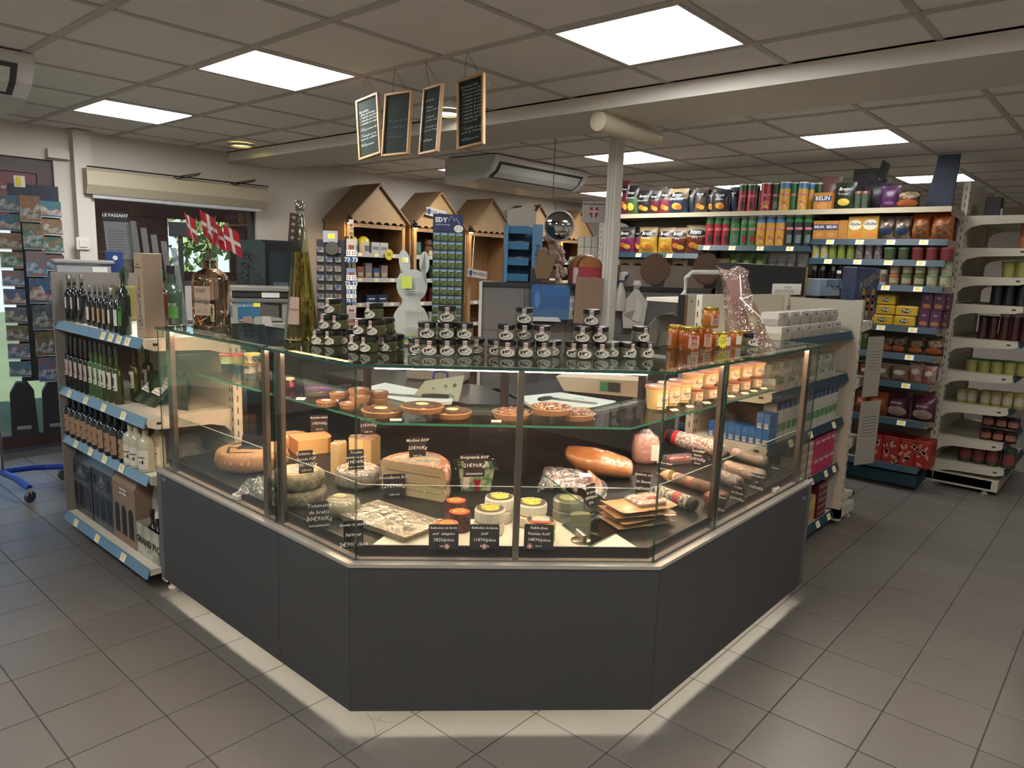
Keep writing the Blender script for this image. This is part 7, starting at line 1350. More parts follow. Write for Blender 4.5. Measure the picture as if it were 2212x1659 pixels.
# ---------------------------------------------------------------- on the ledge
zl += .001; zrp += .001
LB = M('#3a6a88', .45)
a, c = PW(1088, 600, .1), PW(1168, 600, .1); w = (c - a).length; h = PW(1130, 483, .1).z - zl; mid = (a + c) / 2; t = thing('sweets_display', 'light blue three-tier plastic sweets display lettered mentos', 'display', (mid.x, mid.y, zl), RP)
for s in (-1, 1): x = s * (w / 2 - .012); MB().prism([(y, z_) for y, z_ in ((-.02, 0), (.2, 0), (.2, h * .96), (.16, h), (.02, h), (-.02, h * .95))], .02, axis=0, base=x - .01).obj('side_panel', LB, t)
MB().box(w / 2 - .07, w / 2 - .0, -.03, -.02, 0, h * .99).obj('front_pillar', LB, t); text('mentos', .062, t, (w / 2 - .035, -.032, h * .42), M('#14224a', .5), rot=(PI / 2, -PI / 2, 0), bold=.002)
MB().box(-w / 2, w / 2, .19, .2, 0, h * .97).obj('back_panel', M('#356280', .45), t)
for k in range(4): MB().prism([(y, z_) for y, z_ in ((-.0, .0), (.19, .02), (.19, .03), (-.0, .012), (-.012, .05), (-.02, .05))], w - .1, axis=0, base=-w / 2 + .01).obj('tray', M('#43759a', .45), t, (0, 0, h * (.02 + .27 * k)))
for k in range(2):
    for i in range(4): tt = thing('sweet_roll', 'small sweet packet lying in the blue display, %s in tier %s' % (ORD[i], ('one', 'two')[k]), 'sweets', t.matrix_basis @ Vector((-w / 2 + .05 + i * .05, .06, h * (.02 + .27 * (k + 1)) + .028)), RP + .3 * i, 'sweet packets in the blue display'); MB().bevbox(-.02, .02, -.04, .02, 0, .03, .004).obj('packet', M(('#6a4438', '#8a8078', '#5a3a44', '#77684c')[i], .5), tt)
hd = [(-w * .42, 0), (w * .38, 0), (w * .38, .1), (w * .34, .115), (w * .3, .115)] + [(w * .16 + .055 * math.cos(q), .115 + .05 * math.sin(q)) for q in (.3, .9, 1.57, 2.2, 2.8)] + [(-w * .38, .115), (-w * .42, .1)]
MB().prism(hd, .004, axis=1, base=.19).obj('header_card', M('#9c9488', .6), t, (0, 0, h * .98))
# convex mirror
p = PW(1208, 488, .25); r = msz(33, p); t = thing('convex_mirror', 'round convex security mirror with white rim above the ledge', 'mirror', p, facing(p, -.1)); MB().lathe([(r * .2, .02), (r * .6, .016), (r * .93, .0)], 32).obj('mirror_dome', M('#b5b7b8', .03, 1), t, smooth=True, rot=(PI / 2, 0, 0)); MB().lathe([(r * .92, -.006), (r * .92, .012), (r, .012), (r * 1.02, 0), (r, -.01)], 32, cap=False).obj('rim', M('#a5a39c', .4), t, smooth=True, rot=(PI / 2, 0, 0)); MB().lathe([(r * .98, -.012), (r * .98, -.002)], 32).obj('back_shell', M('#8f8d88', .5), t, rot=(PI / 2, 0, 0)); MB().tube([(0, .012, 0), (0, .06, 0), (-.06, .06, .2), (-.06, .06, H - p.z - .01)], .003, 6).obj('hanger', M('#4a3f3c', .5), t)
# cartons on the ledge
a, c = PW(1148, 600, .07), PW(1200, 600, .07); w = (c - a).length; mid = (a + c) / 2; t = thing('display_carton', 'opened brown cardboard carton right of the blue display', 'carton', (mid.x, mid.y, zl), RP); b = MB().box(-w / 2, w / 2, 0, .004, 0, .1).box(-w / 2, w / 2, .14, .144, 0, .16).box(-w / 2, -w / 2 + .004, 0, .14, 0, .12).box(w / 2 - .004, w / 2, 0, .14, 0, .12).box(-w / 2, w / 2, 0, .14, 0, .004); b.obj('carton', M('#4a3326', .7), t); MB().prism([(-w * .3, .03), (w * .2, .03), (w * .4, .12), (w * .5, .2), (w * .1, .19), (0, .24), (-w * .25, .22), (-w * .4, .1)], .004, axis=1, base=-.006).obj('flap', M('#6a5238', .7), t)
MB().box(w * .25, w * .48, -.001, 0, .02, .035).obj('label', PAPER, t)
a, c = PW(1236, 600, .05), PW(1309, 600, .05); w = (c - a).length; mid = (a + c) / 2; h = PW(1270, 577, .05).z - zl; t = box_item('toy_box', 'red box lettered Sky Pilot on the ledge beside the column', 'box', (mid.x, mid.y, zl), RP, w, .2, h, M('#8a1c2c', .5)); text('Sky Pilot', h * .33, t, (w * .12, -.001, h * .3), CHALK, bold=.0008); MB().prism([(-w * .47, h * .05), (-w * .36, h * .05), (-w * .37, h * .4), (-w * .32, h * .75), (-w * .36, h * .95), (-w * .47, h * .95)], .0008, axis=1, base=-.0008).obj('white_print', M('#a5a09c', .6), t)
p = PW(1262, 600, .3); t = thing('small_barrel', 'small wooden barrel lying behind the red box', 'barrel', (p.x, p.y, zl), RP + .3); b = MB().lathe([(.085, -.1), (.105, -.04), (.105, .04), (.085, .1)], 20); b.obj('staves', PINE2, t, (0, 0, .106), smooth=True, rot=(PI / 2, 0, 0)); 
for y in (-.075, .0, .075): MB().lathe([(.101, -.008), (.101, .008)], 20, cap=False).obj('hoop', M('#1f1c1b', .5), t, (0, y, .106), rot=(PI / 2, 0, 0))
for k, (x0, x1, cx, cyy) in enumerate(((1339, 1392, 1417, 581), (1424, 1505, 1530, 581))):
    a, c = PW(x0, 612, .09), PW(x1 + 20, 612, .09); w = (c - a).length; h = PW(x0, 572, .09).z - zrp; mid = (a + c) / 2
    t = thing('cardboard_display', 'dark cardboard display with round brown head card, %s one' % ('left' if k == 0 else 'right'), 'display', (mid.x, mid.y, zrp), RP, 'cardboard displays on the ledge')
    b = MB().box(-w / 2, w / 2, 0, .004, 0, h * .95).box(-w / 2, w / 2, .22, .224, 0, h * 1.0).box(-w / 2, -w / 2 + .004, 0, .22, 0, h).box(w / 2 - .004, w / 2, 0, .22, 0, h * .9); b.obj('carton', M('#76695a', .7, noise=.1), t)
    p = PW(cx, cyy, .07); r = msz(33, p); px_ = (p - mid).dot(Vector((.70711, -.70711, 0))); pts = []
    for i in range(32):
        q = 2 * PI * i / 32; rr_ = r * (1 if i not in (3, 4, 5, 27, 28) else (.86, .98, .84, .9, .82)[(3, 4, 5, 27, 28).index(i)]); pts.append((px_ + rr_ * math.cos(q), p.z - zrp + rr_ * math.sin(q)))
    MB().prism(pts, .004, axis=1, base=-.012).obj('head_card', M('#5c4534', .75), t); MB().prism([(px_ - r * .2, 0), (px_ + r * .6, 0), (px_ + r * .8, p.z - zrp), (px_, p.z - zrp - r * .5)], .003, axis=1, base=-.006).obj('stand_card', M('#2e2621', .7), t)
# sign reading PRODUITS REGIONAUX on the column side
p = atd(1283, 458, 5.2); w = msz(51, p); h = msz(45, p); t = thing('wall_sign', 'white square sign reading PRODUITS REGIONAUX left of the column', 'sign', p, facing(p)); MB().box(-w / 2, w / 2, 0, .003, -h / 2, h / 2).obj('card', M('#a5a19c', .6), t); text('PRODUITS REGIONAUX', w * .085, t, (0, -.001, h * .36), INK, bold=.0005); MB().prism([(-w * .18, h * .22), (w * .18, h * .22), (w * .18, -h * .1), (w * .1, -h * .26), (0, -h * .34), (-w * .1, -h * .26), (-w * .18, -h * .1)], .0008, axis=1, base=-.0008).obj('shield_print', M('#94303c', .6), t); MB().box(-w * .045, w * .045, -.0016, -.0008, -h * .32, h * .22).box(-w * .18, w * .18, -.00165, -.0008, -h * .02, h * .07).obj('cross_print', M('#b5b2ae', .6), t)
# small things on the regional end shelving
zt1, zt2 = lz(1265, 556, 6.4) + .001, lz(1270, 596, 6.4) + .001
for k in range(8):
    p = atu(1234 + 15 * (k % 4), 552, 6.35); tt = box_item('white_box', 'white cardboard box on the regional products shelf, %s of the %s row' % (ORD[k % 4], 'lower' if k < 4 else 'upper'), 'box', (6.5, p.y - .01, zt1 + (0 if k < 4 else .113)), PI / 2 * -1, .085, .1, .11, M('#8f8980', .6), 'white boxes on the regional shelf')
# cream board with chipboard edge closing the left end of the right gondola
a, c = atv(1480, 640, 1.82), atv(1600, 640, 1.82); za_ = RGH
t = thing('back_board', 'cream board with chipboard edge behind the honey jars', 'board', (a.x, 1.82, 0)); MB().box(.03, c.x - a.x - .02, 0, .02, 1.29, za_).obj('board', M('#a59c8a', .55, noise=.04, ns=4), t); MB().box(.0, .03, -.002, .022, 1.29, za_).obj('chipboard_edge', M('#6f4f3c', .8, noise=.4, ns=60), t); MB().box(-.03, 0, -.002, .022, 1.29, za_).obj('black_edge', BLACK, t)
for z_ in (za_ - .035, za_ - .22): MB().lathe([(.005, 0), (.005, .003)], 8).obj('hole_cap', INK, t, (.07, -.003, z_), rot=(PI / 2, 0, 0))
# cellophane gift bag leaning at the right end of the glass top
p = atz(1640, 748, ZT); t = thing('gift_bag', 'clear cellophane gift bag with beige card and printed ribbon on the glass top', 'gift bag', p + Vector((.02, .05, 0)), facing(p, .05)); h = msz(165, p)
V = []; n = 10; rr = random.Random(6)
for s in (-1, 1):
    for j in range(n + 1):
        v = j / n; xc = -.005 - .10 * v; w = .10 - .055 * v + (.02 if j == 0 else 0) + (.03 * max(0, v - .85) / .15)
        for i in range(n + 1): u = i / n - .5; e = math.sqrt(max(0, 1 - (2 * u) ** 2)) * (1 - .75 * v); V.append((xc + 2 * u * w + rr.uniform(-.003, .003), s * .045 * e + rr.uniform(-.003, .003) + .06 * v, h * v + (.012 * math.sin(9 * u) if j == n else 0)))
F = [(j * 11 + i, j * 11 + i + 1, (j + 1) * 11 + i + 1, (j + 1) * 11 + i) for j in range(n) for i in range(n)]; F += [tuple(121 + q for q in reversed(f)) for f in F]
MB().add(V, F).obj('cellophane', clear('#e8d9d0', .10, .08, .8, 30, 1.4, .12, '#c9a090'), t)
MB().bevbox(-.05, .055, -.02, .015, .005, .05, .01).obj('sausages', M('#8a5a4a', .5, noise=.3, ns=15, h2='#a5786a'), t); MB().loft([[(-.052, -.0, .05), (-.0, -.0, .05), (-.0, .03, .05), (-.052, .03, .05)], [(-.13, .02, h * .85), (-.07, .02, h * .85), (-.07, .06, h * .85), (-.13, .06, h * .85)]]).obj('pink_back_card', M('#7f5a52', .6), t)
MB().prism([(.02, .03), (.062, .035), (.012, .135), (-.028, .14)], .004, axis=1, base=-.01).obj('beige_card', M('#a5926a', .6), t); MB().prism([(x, z_) for x, z_ in circle(.017, 16, .002, .11, 1.2)], .001, axis=1, base=-.0115).obj('card_print', M('#b5a888', .6), t)
MB().tube([(-.07, -.01, h * .92), (-.055, -.02, h * .6), (-.02, -.03, h * .5), (.03, -.03, h * .38), (.045, -.03, h * .3)], .003, 5).tube([(-.055, -.02, h * .6), (-.01, -.03, h * .66), (-.01, -.03, h * .5), (-.04, -.025, h * .55)], .003, 5).obj('ribbon', PAPER, t)
# ================================================================ hanging chalkboards
BD = [(((768.7, 219.8), (816.4, 198.8), (825.8, 332), (778.8, 346.4)), 798, 3.20, 'leftmost, tilted', 'Kit raclette\n- 250 g de fromage\n- 1 tranche de jambon\n- 1 tranche de rosette\n- 1 tranche de coppa\n_____\n- 200 g pommes de terre\n_____\n- 1 bouteille de vin\n2 pots de confiture\n_____\n9€90/personne'),
      (((830, 205), (888, 195), (887, 334), (828, 338.4)), 858, 2.97, 'second from left, almost blank', '\n\n\n- 200 grammes de fromage\n\n- 1 bouteille de vin\n____\n\n12€90/personne'),
      (((913, 194), (954.6, 180), (949.5, 327.6), (910.5, 334)), 935, 2.74, 'third from left, narrow from here', 'Kit fondue\n\n- fromage\n  coupé comté\n\n- 1 baguette\n- 1 gousse d ail\n\n- 1 bouteille de vin\n2 pots de 4 saisons\n\n\n12€90/pers'),
      (((988.6, 175.7), (1045.7, 156), (1047, 312), (988.6, 324)), 1018, 2.46, 'rightmost, full of writing', 'Kit fondue XXL\n- 200 grammes de fromage\n  fondu avec mélange\n- 1 tranche de jambon\n- 1 tranche de rosette\n- 1 tranche de noix\n- 1 tranche de pays\n- 1 tranche de bœuf\n- 1 tranche de lard\n- 1 baguette de pain\n- 1 gousse d ail\n_____\n- 1 bouteille de vin\n2 pots de 4 saisons\n\n12€90/personne')]
WOODF = M('#b08a5c', .5, noise=.15, ns=6); SLATE = M('#2b322f', .9, noise=.12, ns=5, spec=.15)
for k, (q, hx, hv, nm, tx) in enumerate(BD):
    D0 = 2.416 * WV.x + hv * WV.y - .7 * WV.z * 0 + (2.30 - 1.6) * WV.z
    hl, hr = q[3][1] - q[0][1], q[2][1] - q[1][1]; Hb = (hl + hr) / 2 * D0 / FPX; Dl, Dr = Hb * FPX / hl, Hb * FPX / hr; f = .55; Dl, Dr = D0 + (Dl - D0) * f, D0 + (Dr - D0) * f
    tl, tr, br, bl = atd(*q[0], Dl), atd(*q[1], Dr), atd(*q[2], Dr), atd(*q[3], Dl)
    X = ((tr - tl) + (br - bl)) / 2; W_ = X.length; X.normalize(); Zv = ((tl - bl) + (tr - br)) / 2; Hh = Zv.length; Zv = (Zv - X * Zv.dot(X)).normalized(); Y = Zv.cross(X).normalized(); ctr = (tl + tr + br + bl) / 4
    rot = Matrix((X, Y, Zv)).transposed().to_euler(); t = thing('chalkboard', 'small hanging chalkboard in a wooden frame, ' + nm, 'chalkboard', ctr, 0, 'hanging chalkboards', rot); fw = .012; a, b_ = W_ / 2, Hh / 2
    MB().box(-a + fw, a - fw, -.002, .006, -b_ + fw, b_ - fw).obj('slate', SLATE, t)
    for x0, x1, z0, z1 in ((-a, -a + fw, -b_, b_), (a - fw, a, -b_, b_), (-a + fw, a - fw, -b_, -b_ + fw), (-a + fw, a - fw, b_ - fw, b_)): MB().bevbox(x0, x1, -.010, .010, z0, z1, .002).obj('frame', WOODF, t)
    nl = tx.count('\n') + 1; text(tx, min(.016, Hh * .80 / nl / 1.0), t, (-a + fw + .008, -.0032, 0), M('#a9ada6', .9) if k not in (1,) else M('#5a615c', .9), align='LEFT', shear=.15, name='chalk_writing')
    hang = Vector((2.416, hv, H - .008)); loc = lambda v: Vector((( v - ctr).dot(X), (v - ctr).dot(Y), (v - ctr).dot(Zv)))
    MB().tube([(-a * .5, 0, b_), loc(hang), (a * .6, 0, b_)], .0016, 4).obj('string', M('#6a5a4a', .8), t)
# ================================================================ chalet shelving along the window wall
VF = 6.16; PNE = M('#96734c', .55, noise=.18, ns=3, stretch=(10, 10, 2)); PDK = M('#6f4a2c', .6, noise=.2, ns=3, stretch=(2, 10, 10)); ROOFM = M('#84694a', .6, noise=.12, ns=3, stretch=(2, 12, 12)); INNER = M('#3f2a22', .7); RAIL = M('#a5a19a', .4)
apx = [(819, 396), (951, 415), (1064, 431), (1166, 446), (1252, 458)]
units = []
for k, q in enumerate(apx):
    A_ = atv(*q, VF); 
    if k == 0: e0, e1 = atv(754, 469, VF).x, atv(882, 478, VF).x; HW, ZE_ = (e1 - e0) / 2, atv(754, 469, VF).z; ZA_ = A_.z
    u = A_.x; units.append(u)
    t = thing('chalet_shelf', 'pine chalet-shaped shelving with gabled roof, %s from the window' % ORD[k], 'shelving', (u, VF, 0), 0, 'chalet shelving along the wall')
    hw = HW; d = WALLV - VF - .005; th = .018; sl = (ZA_ - ZE_) / hw
    for s in (-1, 1): MB().prism([(0, ZA_), (s * (hw + .02), ZE_ - .02 * sl), (s * (hw + .02), ZE_ - .02 * sl - .022), (0, ZA_ - .026)][::s], d + .03, axis=1, base=-.03).obj('roof_board', ROOFM, t)
    pts = [(-hw + .03, ZE_ + .0)]; ns = 60
    zb_ = ZE_ - .045
    for i in range(ns + 1): x = -hw + .03 + (2 * hw - .06) * i / ns; pts.append((x, zb_ + .03 * abs(math.sin(PI * 7 * i / ns)) - .008))
    pts += [(hw - .03, ZE_ + .0), (0, ZA_ - .035)]; MB().prism(pts[::-1], .014, axis=1, base=.0).obj('gable_board', M('#a07f56', .5, noise=.18, ns=4, stretch=(1.5, 1, 9)), t)
    for x in (-hw + .02, hw - .06): MB().box(x, x + .04, .015, .06, 0, ZE_ - .02).obj('post', PNE, t)
    MB().box(-hw + .06, hw - .06, .02, .05, ZE_ - .09, ZE_ - .05).obj('head_rail', PNE, t)
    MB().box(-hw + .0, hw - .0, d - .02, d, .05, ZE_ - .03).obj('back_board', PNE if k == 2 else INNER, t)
    for x in (-hw, hw - .012): MB().box(x, x + .012, .062, d - .021, .05, ZE_ - .03).obj('side_board', PNE, t)
    for z_ in (ZE_ - .36, ZE_ - .62, ZE_ - .88, ZE_ - 1.14, .45):
        if k == 2 and z_ > 1.2: continue
        s_ = MB().box(-hw + .03, hw - .03, .06, d - .022, z_ - .018, z_).obj('shelf', PNE, t); MB().box(-hw + .06, hw - .06, .045, .059, z_ - .03, z_ + .015).obj('price_rail', RAIL, s_)
        for i in range(3): MB().box(-hw * .6 + hw * .55 * i, -hw * .6 + hw * .55 * i + .045, .043, .045, z_ - .022, z_ + .008).box(-hw * .6 + hw * .55 * i + .008, -hw * .6 + hw * .55 * i + .028, .042, .043, z_ - .016, z_ + .004, 1).obj('price_tag', [PAPER, YEL], s_)
    # spot lamp on the left post, pointing down to the left
    sp = MB().lathe([(.025, 0), (.028, .05), (.02, .06)], 12); q = thing('spot_lamp', 'small black clip-on spot lamp on a chalet gable, %s from the window' % ORD[k], 'lamp', (u - hw - .01, VF - .04, ZE_ - .06), 0, 'clip-on spot lamps'); sp.obj('shade', BLACK, q, smooth=True); MB().lathe([(.022, -.003), (.022, .001)], 12).obj('bulb', emis('#ffd9a0', 350 if k == 0 else 180), q); MB().tube([(0, 0, .06), (.0, .02, .08), (.0, .036, .08)], .006, 6).obj('clamp', BLACK, q)
ZS = [ZE_ - .36, ZE_ - .62, ZE_ - .88, ZE_ - 1.14]
WPL = M('#b0aca2', .4)
def mug(label, p, r, h, m, grp, ear=True):
    t = thing('mug', label, 'mug', p, 0, grp); MB().lathe([(r * .9, 0), (r, h * .1), (r, h), (r * .85, h), (r * .85, h * .2)], 14, cap=True).obj('cup', m, t, smooth=True)
    if ear: MB().tube([(r, 0, h * .25), (r * 1.5, 0, h * .35), (r * 1.5, 0, h * .65), (r, 0, h * .78)], r * .13, 5).obj('handle', m, t, smooth=True)
    return t
u = units[0]; ty = VF + .12
for k in range(2): t = thing('lidded_pot', 'white pot with round yellow top on the first chalet top shelf, %s one' % ('left' if k == 0 else 'right'), 'pot', (u - .26 + .15 * k, ty, ZS[0]), 0, 'white and yellow pots'); MB().lathe([(.06, 0), (.062, .12)], 16).obj('pot', WPL, t, smooth=True); MB().lathe([(.063, .12), (.06, .15), (.03, .18), (.005, .185)], 16).obj('yellow_top', M('#a5a032', .4), t, smooth=True); MB().patch(.0635, .03, .09, -2, -1, 5).obj('print', M('#4a5a6a', .5, noise=.5, ns=40), t)
for k in range(2): t = box_item('white_carton', 'white carton with blue print beside the yellow pots, %s one' % ('left' if k == 0 else 'right'), 'box', (u + .05 + .115 * k, ty, ZS[0]), 0, .11, .08, .13, M('#aaa79f', .5), 'white cartons in the first chalet'); rect_on(t, -.04, .04, .05, .085, M('#5f7484', .5))
t = thing('star_tag', 'yellow star price tag on the rail of the first chalet', 'price tag', (u + .16, VF + .03, ZS[0] - .045), 0); MB().prism([((.05 if i % 2 else .065) * math.cos(PI * i / 12), .05 + (.05 if i % 2 else .065) * math.sin(PI * i / 12)) for i in range(24)], .002, axis=1).obj('star_card', M('#b5a52a', .6), t); text('5€', .05, t, (0, -.001, .05), INK)
for k in range(5): t = box_item('cream_carton', 'skin cream carton on the second shelf of the first chalet, %s from left' % ORD[k], 'box', (u - .25 + .105 * k, ty, ZS[1]), 0, .09, .05, (.22, .13, .17, .12, .15)[k], M(('#8a7a4a', '#7a4a34', '#6f6a68', '#3a4a66', '#7a6a60')[k], .5, noise=.2), 'cream cartons'); rect_on(t, -.03, .03, .03, .07, M('#9a8a70', .6))
for k in range(2): t = box_item('blue_carton', 'dark blue carton on the third shelf of the first chalet, %s one' % ('left' if k == 0 else 'right'), 'box', (u + .0 + .15 * k, ty, ZS[2]), 0, .14, .08, .09, M('#1e2c4a', .5), 'blue cartons'); rect_on(t, -.04, .04, .045, .055, PAPER)
for k in range(6): mug('small shot glass on the lowest visible shelf of the first chalet, %s from left' % ORD[k], (u - .05 + .05 * k, ty, ZS[3]), .016, .06, JARG, 'shot glasses', False)
u = units[1]
t = box_item('picture_card', 'blue mountain picture leaning in the second chalet', 'picture', (u - .27, ty, ZS[0]), 0, .2, .012, .16, M('#3f6a94', .5, noise=.5, ns=9, h2='#3a5a3a')); MB().prism([(-.1, .0), (.1, .0), (.1, .05), (.02, .08), (-.06, .06), (-.1, .09)], .001, axis=1, base=-.0012).obj('print', M('#3a5230', .6, noise=.4, ns=30), t)
t = thing('plush_marmot', 'brown plush marmot sitting in the second chalet', 'plush toy', (u - .06, ty, ZS[0]), 0); FUR = M('#4a3020', .9, noise=.4, ns=40, bump=.6, bs=90); MB().lathe([(.035, 0), (.055, .03), (.05, .09), (.035, .12)], 14, sy=.85).obj('body', FUR, t, smooth=True); MB().lathe([(.01, .11), (.042, .13), (.045, .155), (.03, .185), (.01, .19)], 14).obj('head', FUR, t, smooth=True); MB().lathe([(.028, 0), (.03, .03), (.015, .05)], 12, sy=.5).obj('belly', M('#a5926a', .9), t, (0, -.042, .02), smooth=True)
for s in (-1, 1): MB().lathe([(.012, 0), (.014, .012), (.006, .02)], 8).obj('ear', FUR, t, (s * .03, 0, .178)); MB().lathe([(.004, 0), (.004, .003)], 8).obj('eye', BLACK, t, (s * .016, -.043, .158), rot=(PI / 2, 0, 0))
mug('red mug in the second chalet', (u + .09, ty, ZS[0]), .045, .12, REDM, None)
for sh, mm, nm in ((1, M('#1f3a2c', .3), 'dark green'), (2, M('#5a1a20', .3), 'dark red')):
    for j in range(2):
        for k in range(5): mug('%s mug on the second chalet, %s from left in the %s row' % (nm, ORD[k], 'upper' if j else 'lower'), (u - .28 + .135 * k, ty, ZS[sh] + .085 * j), .04, .083, mm, '%s mugs' % nm)
for j in range(2):
    for k in range(5): mug('white mug, fourth shelf of the second chalet, %s from left in the %s row' % (ORD[k], 'upper' if j else 'lower'), (u - .28 + .135 * k, ty, ZS[3] + .075 * j), .04, .073, WPL, 'white mugs')
u = units[2] - .33
for sh in (0, 1, 2, 3):
    for k in range(2):
        t = thing('cheese_box' if sh == 0 else 'white_pot', ('round wooden box' if sh == 0 else 'white enamel pot') + ' behind the postcard tower, shelf %s, %s one' % (ORD[sh], 'left' if k == 0 else 'right'), 'box' if sh == 0 else 'pot', (u - .2 + .1 * k, ty - .02, ZS[sh] + .001), 0, 'round boxes' if sh == 0 else 'white pots'); MB().lathe([(.045, 0), (.047, .1), (.044, .105)], 16).obj('box' if sh == 0 else 'pot', M('#9a6a30', .6, noise=.15) if sh == 0 else WPL, t, smooth=True)
u = units[3]
for sh in (0, 1):
    for k in range(6):
        t = thing('plush_toy', 'white plush sheep on the fourth chalet, %s from left on the %s shelf' % (ORD[k], 'upper' if sh == 0 else 'lower'), 'plush toy', (u - .3 + .12 * k, ty, ZS[sh]), .3 * k, 'plush sheep on the chalets'); FL = M('#8f857a', .9, noise=.4, ns=40, bump=.8, bs=60); MB().lathe([(.03, 0), (.055, .03), (.055, .08), (.03, .11)], 12).obj('body', FL, t, smooth=True); MB().lathe([(.02, .09), (.035, .12), (.03, .15), (.01, .16)], 10).obj('head', M('#77695c', .9), t, smooth=True)
# arrow signs on the chalets
for k, (px, py, v, D_) in enumerate(((943, 461, VF - .03, 0), (1032, 592, VF - .05, 0))):
    p = atv(px, py, v); w, h = msz(64, p), msz(17, p); t = thing('arrow_sign', 'white arrow-shaped wooden sign %s' % ('on the second chalet gable' if k == 0 else 'hanging left of the grey partition'), 'sign', p, 0, 'arrow signs', (0, .1, 0)); MB().prism([(-w / 2, -h / 2), (w * .4, -h / 2), (w / 2, 0), (w * .4, h / 2), (-w / 2, h / 2), (-w * .45, 0)], .008, axis=1, base=-.008).obj('board', M('#a39f9a', .5), t); MB().tube([(-w * .3, -.004, h / 2), (-w * .1, .082, ZE_ - .07 - p.z)], .003, 4).obj('string', PAPER, t) if k else 0; text('LE PETIT MARCHE' if k == 0 else 'LE PROVENCAL', h * .55, t, (w * .06, -.009, 0), INK, bold=.0008); MB().box(-w * .42, -w * .3, -.0095, -.008, -h * .35, h * .35).obj('blue_print', M('#2a2a5a', .5), t)
# plush sheep bundle on a stand behind the mirror
t = thing('plush_stand', 'stand full of small white plush sheep behind the convex mirror', 'display stand', (0, 0, 0), 0); c0 = atd(1193, 545, 5.6); MB().tube([(c0.x, c0.y, 0), (c0.x, c0.y, c0.z + .15)], .015, 6).obj('pole', CHROME, t); rr = random.Random(11)
for i in range(26):
    q = c0 + Vector((rr.uniform(-.1, .1), rr.uniform(-.1, .1), rr.uniform(-.2, .12))); s = rr.uniform(.03, .042); tt = thing('plush_sheep', 'small white plush sheep on the stand behind the mirror', 'plush toy', q, rr.uniform(0, 6), 'small plush sheep on the stand'); MB().lathe([(s * .3, -s), (s, -s * .3), (s, s * .3), (s * .4, s)], 8).obj('body', M('#b59f92', .9, noise=.3, ns=40), tt, smooth=True); MB().lathe([(.004, 0), (s * .45, .008), (s * .3, .03)], 7).obj('snout', M('#9a7f74', .9), tt, (0, -s, 0), rot=(PI / 2, 0, 0))
# ================================================================ till counter with postcard tower, rabbit board and racks
TC = thing('till_counter', 'dark till counter behind the glass counter carrying the racks', 'counter', (0, 0, 0)); MB().box(2.25, 3.72, 3.6, 4.35, 1.02, 1.06).obj('top', M('#2b2a2a', .3), TC); MB().box(2.3, 3.67, 3.65, 4.3, 0, 1.02).obj('base', M('#3a3836', .5), TC)
zt_ = 1.061
def onray(px, v): d = _d(px, 600); return Vector((d.x * v / d.y, v, 0))
# postcard tower: dark blue header, rows of cards
p = onray(966, 3.75); D = dep((p.x, p.y, 1.5)); w = 62 * D / FPX; top = atd(966, 464, D).z; hb = atd(966, 502, D).z
t = thing('postcard_tower', 'tall black postcard tower headed EDY with rows of green cards', 'display tower', (p.x, p.y, zt_), facing(p)); MB().box(-w * .52, w * .6, .002, .12, 0, hb - zt_).obj('tower', BLACK, t); hd = MB().box(-w * .52, w * .52, -.004, .002, hb - zt_, top - zt_).obj('header_panel', M('#1e2950', .5), t); hh = top - hb; zc = hb - zt_
text('EDY', hh * .36, hd, (-w * .44, -.0048, zc + hh * .66), CHALK, align='LEFT', bold=.002); text('CARTES POSTALES', hh * .1, hd, (-w * .44, -.0048, zc + hh * .4), CHALK, align='LEFT'); MB().tube([(w * .0, -.005, zc + hh * .6), (w * .12, -.005, zc + hh * .92), (w * .22, -.005, zc + hh * .6)], .0012, 4).tube([(w * .2, -.005, zc + hh * .66), (w * .27, -.005, zc + hh * .8), (w * .4, -.005, zc + hh * .45)], .0012, 4).obj('mountain_print', PAPER, hd); MB().prism(circle(hh * .26, 18, w * .36, zc + hh * .2, .8), .0008, axis=1, base=-.0056).obj('price_bubble', PAPER, hd); text('3€99\nles 100', hh * .13, hd, (w * .36, -.006, zc + hh * .2), INK)
CARDM = M('#2f4a34', .5, noise=.5, ns=45, h2='#66702f'); SKYC = M('#5a7a9c', .5); n = 0
nr = 12; rh = (hb - zt_) / nr
cp0 = None
for r_ in range(nr):
    for c_ in range(4):
        lab = 'green and blue postcard in the tower, row %s from the top, %s from left' % (ORD[r_], ORD[c_]); loc = t.matrix_basis @ Vector((-w * .39 + w * .26 * c_, -.0015, hb - zt_ - rh * (r_ + .95)))
        if cp0 is None:
            cp0 = thing('postcard', lab, 'postcard', loc, facing(p), 'postcards in the tower'); MB().box(-w * .118, w * .118, -.004, 0, 0, rh * .88).obj('card', CARDM, cp0); MB().box(-w * .118, w * .118, -.0046, -.004, rh * .6, rh * .88).obj('sky_print', SKYC, cp0); MB().prism([(-w * .09, rh * .6), (-w * .03, rh * .74), (0, rh * .66), (w * .05, rh * .78), (w * .1, rh * .6)], .0006, axis=1, base=-.0052).obj('peak_print', M('#a5a8ac', .6), cp0)
        else: dup(cp0, loc, facing(p), lab)
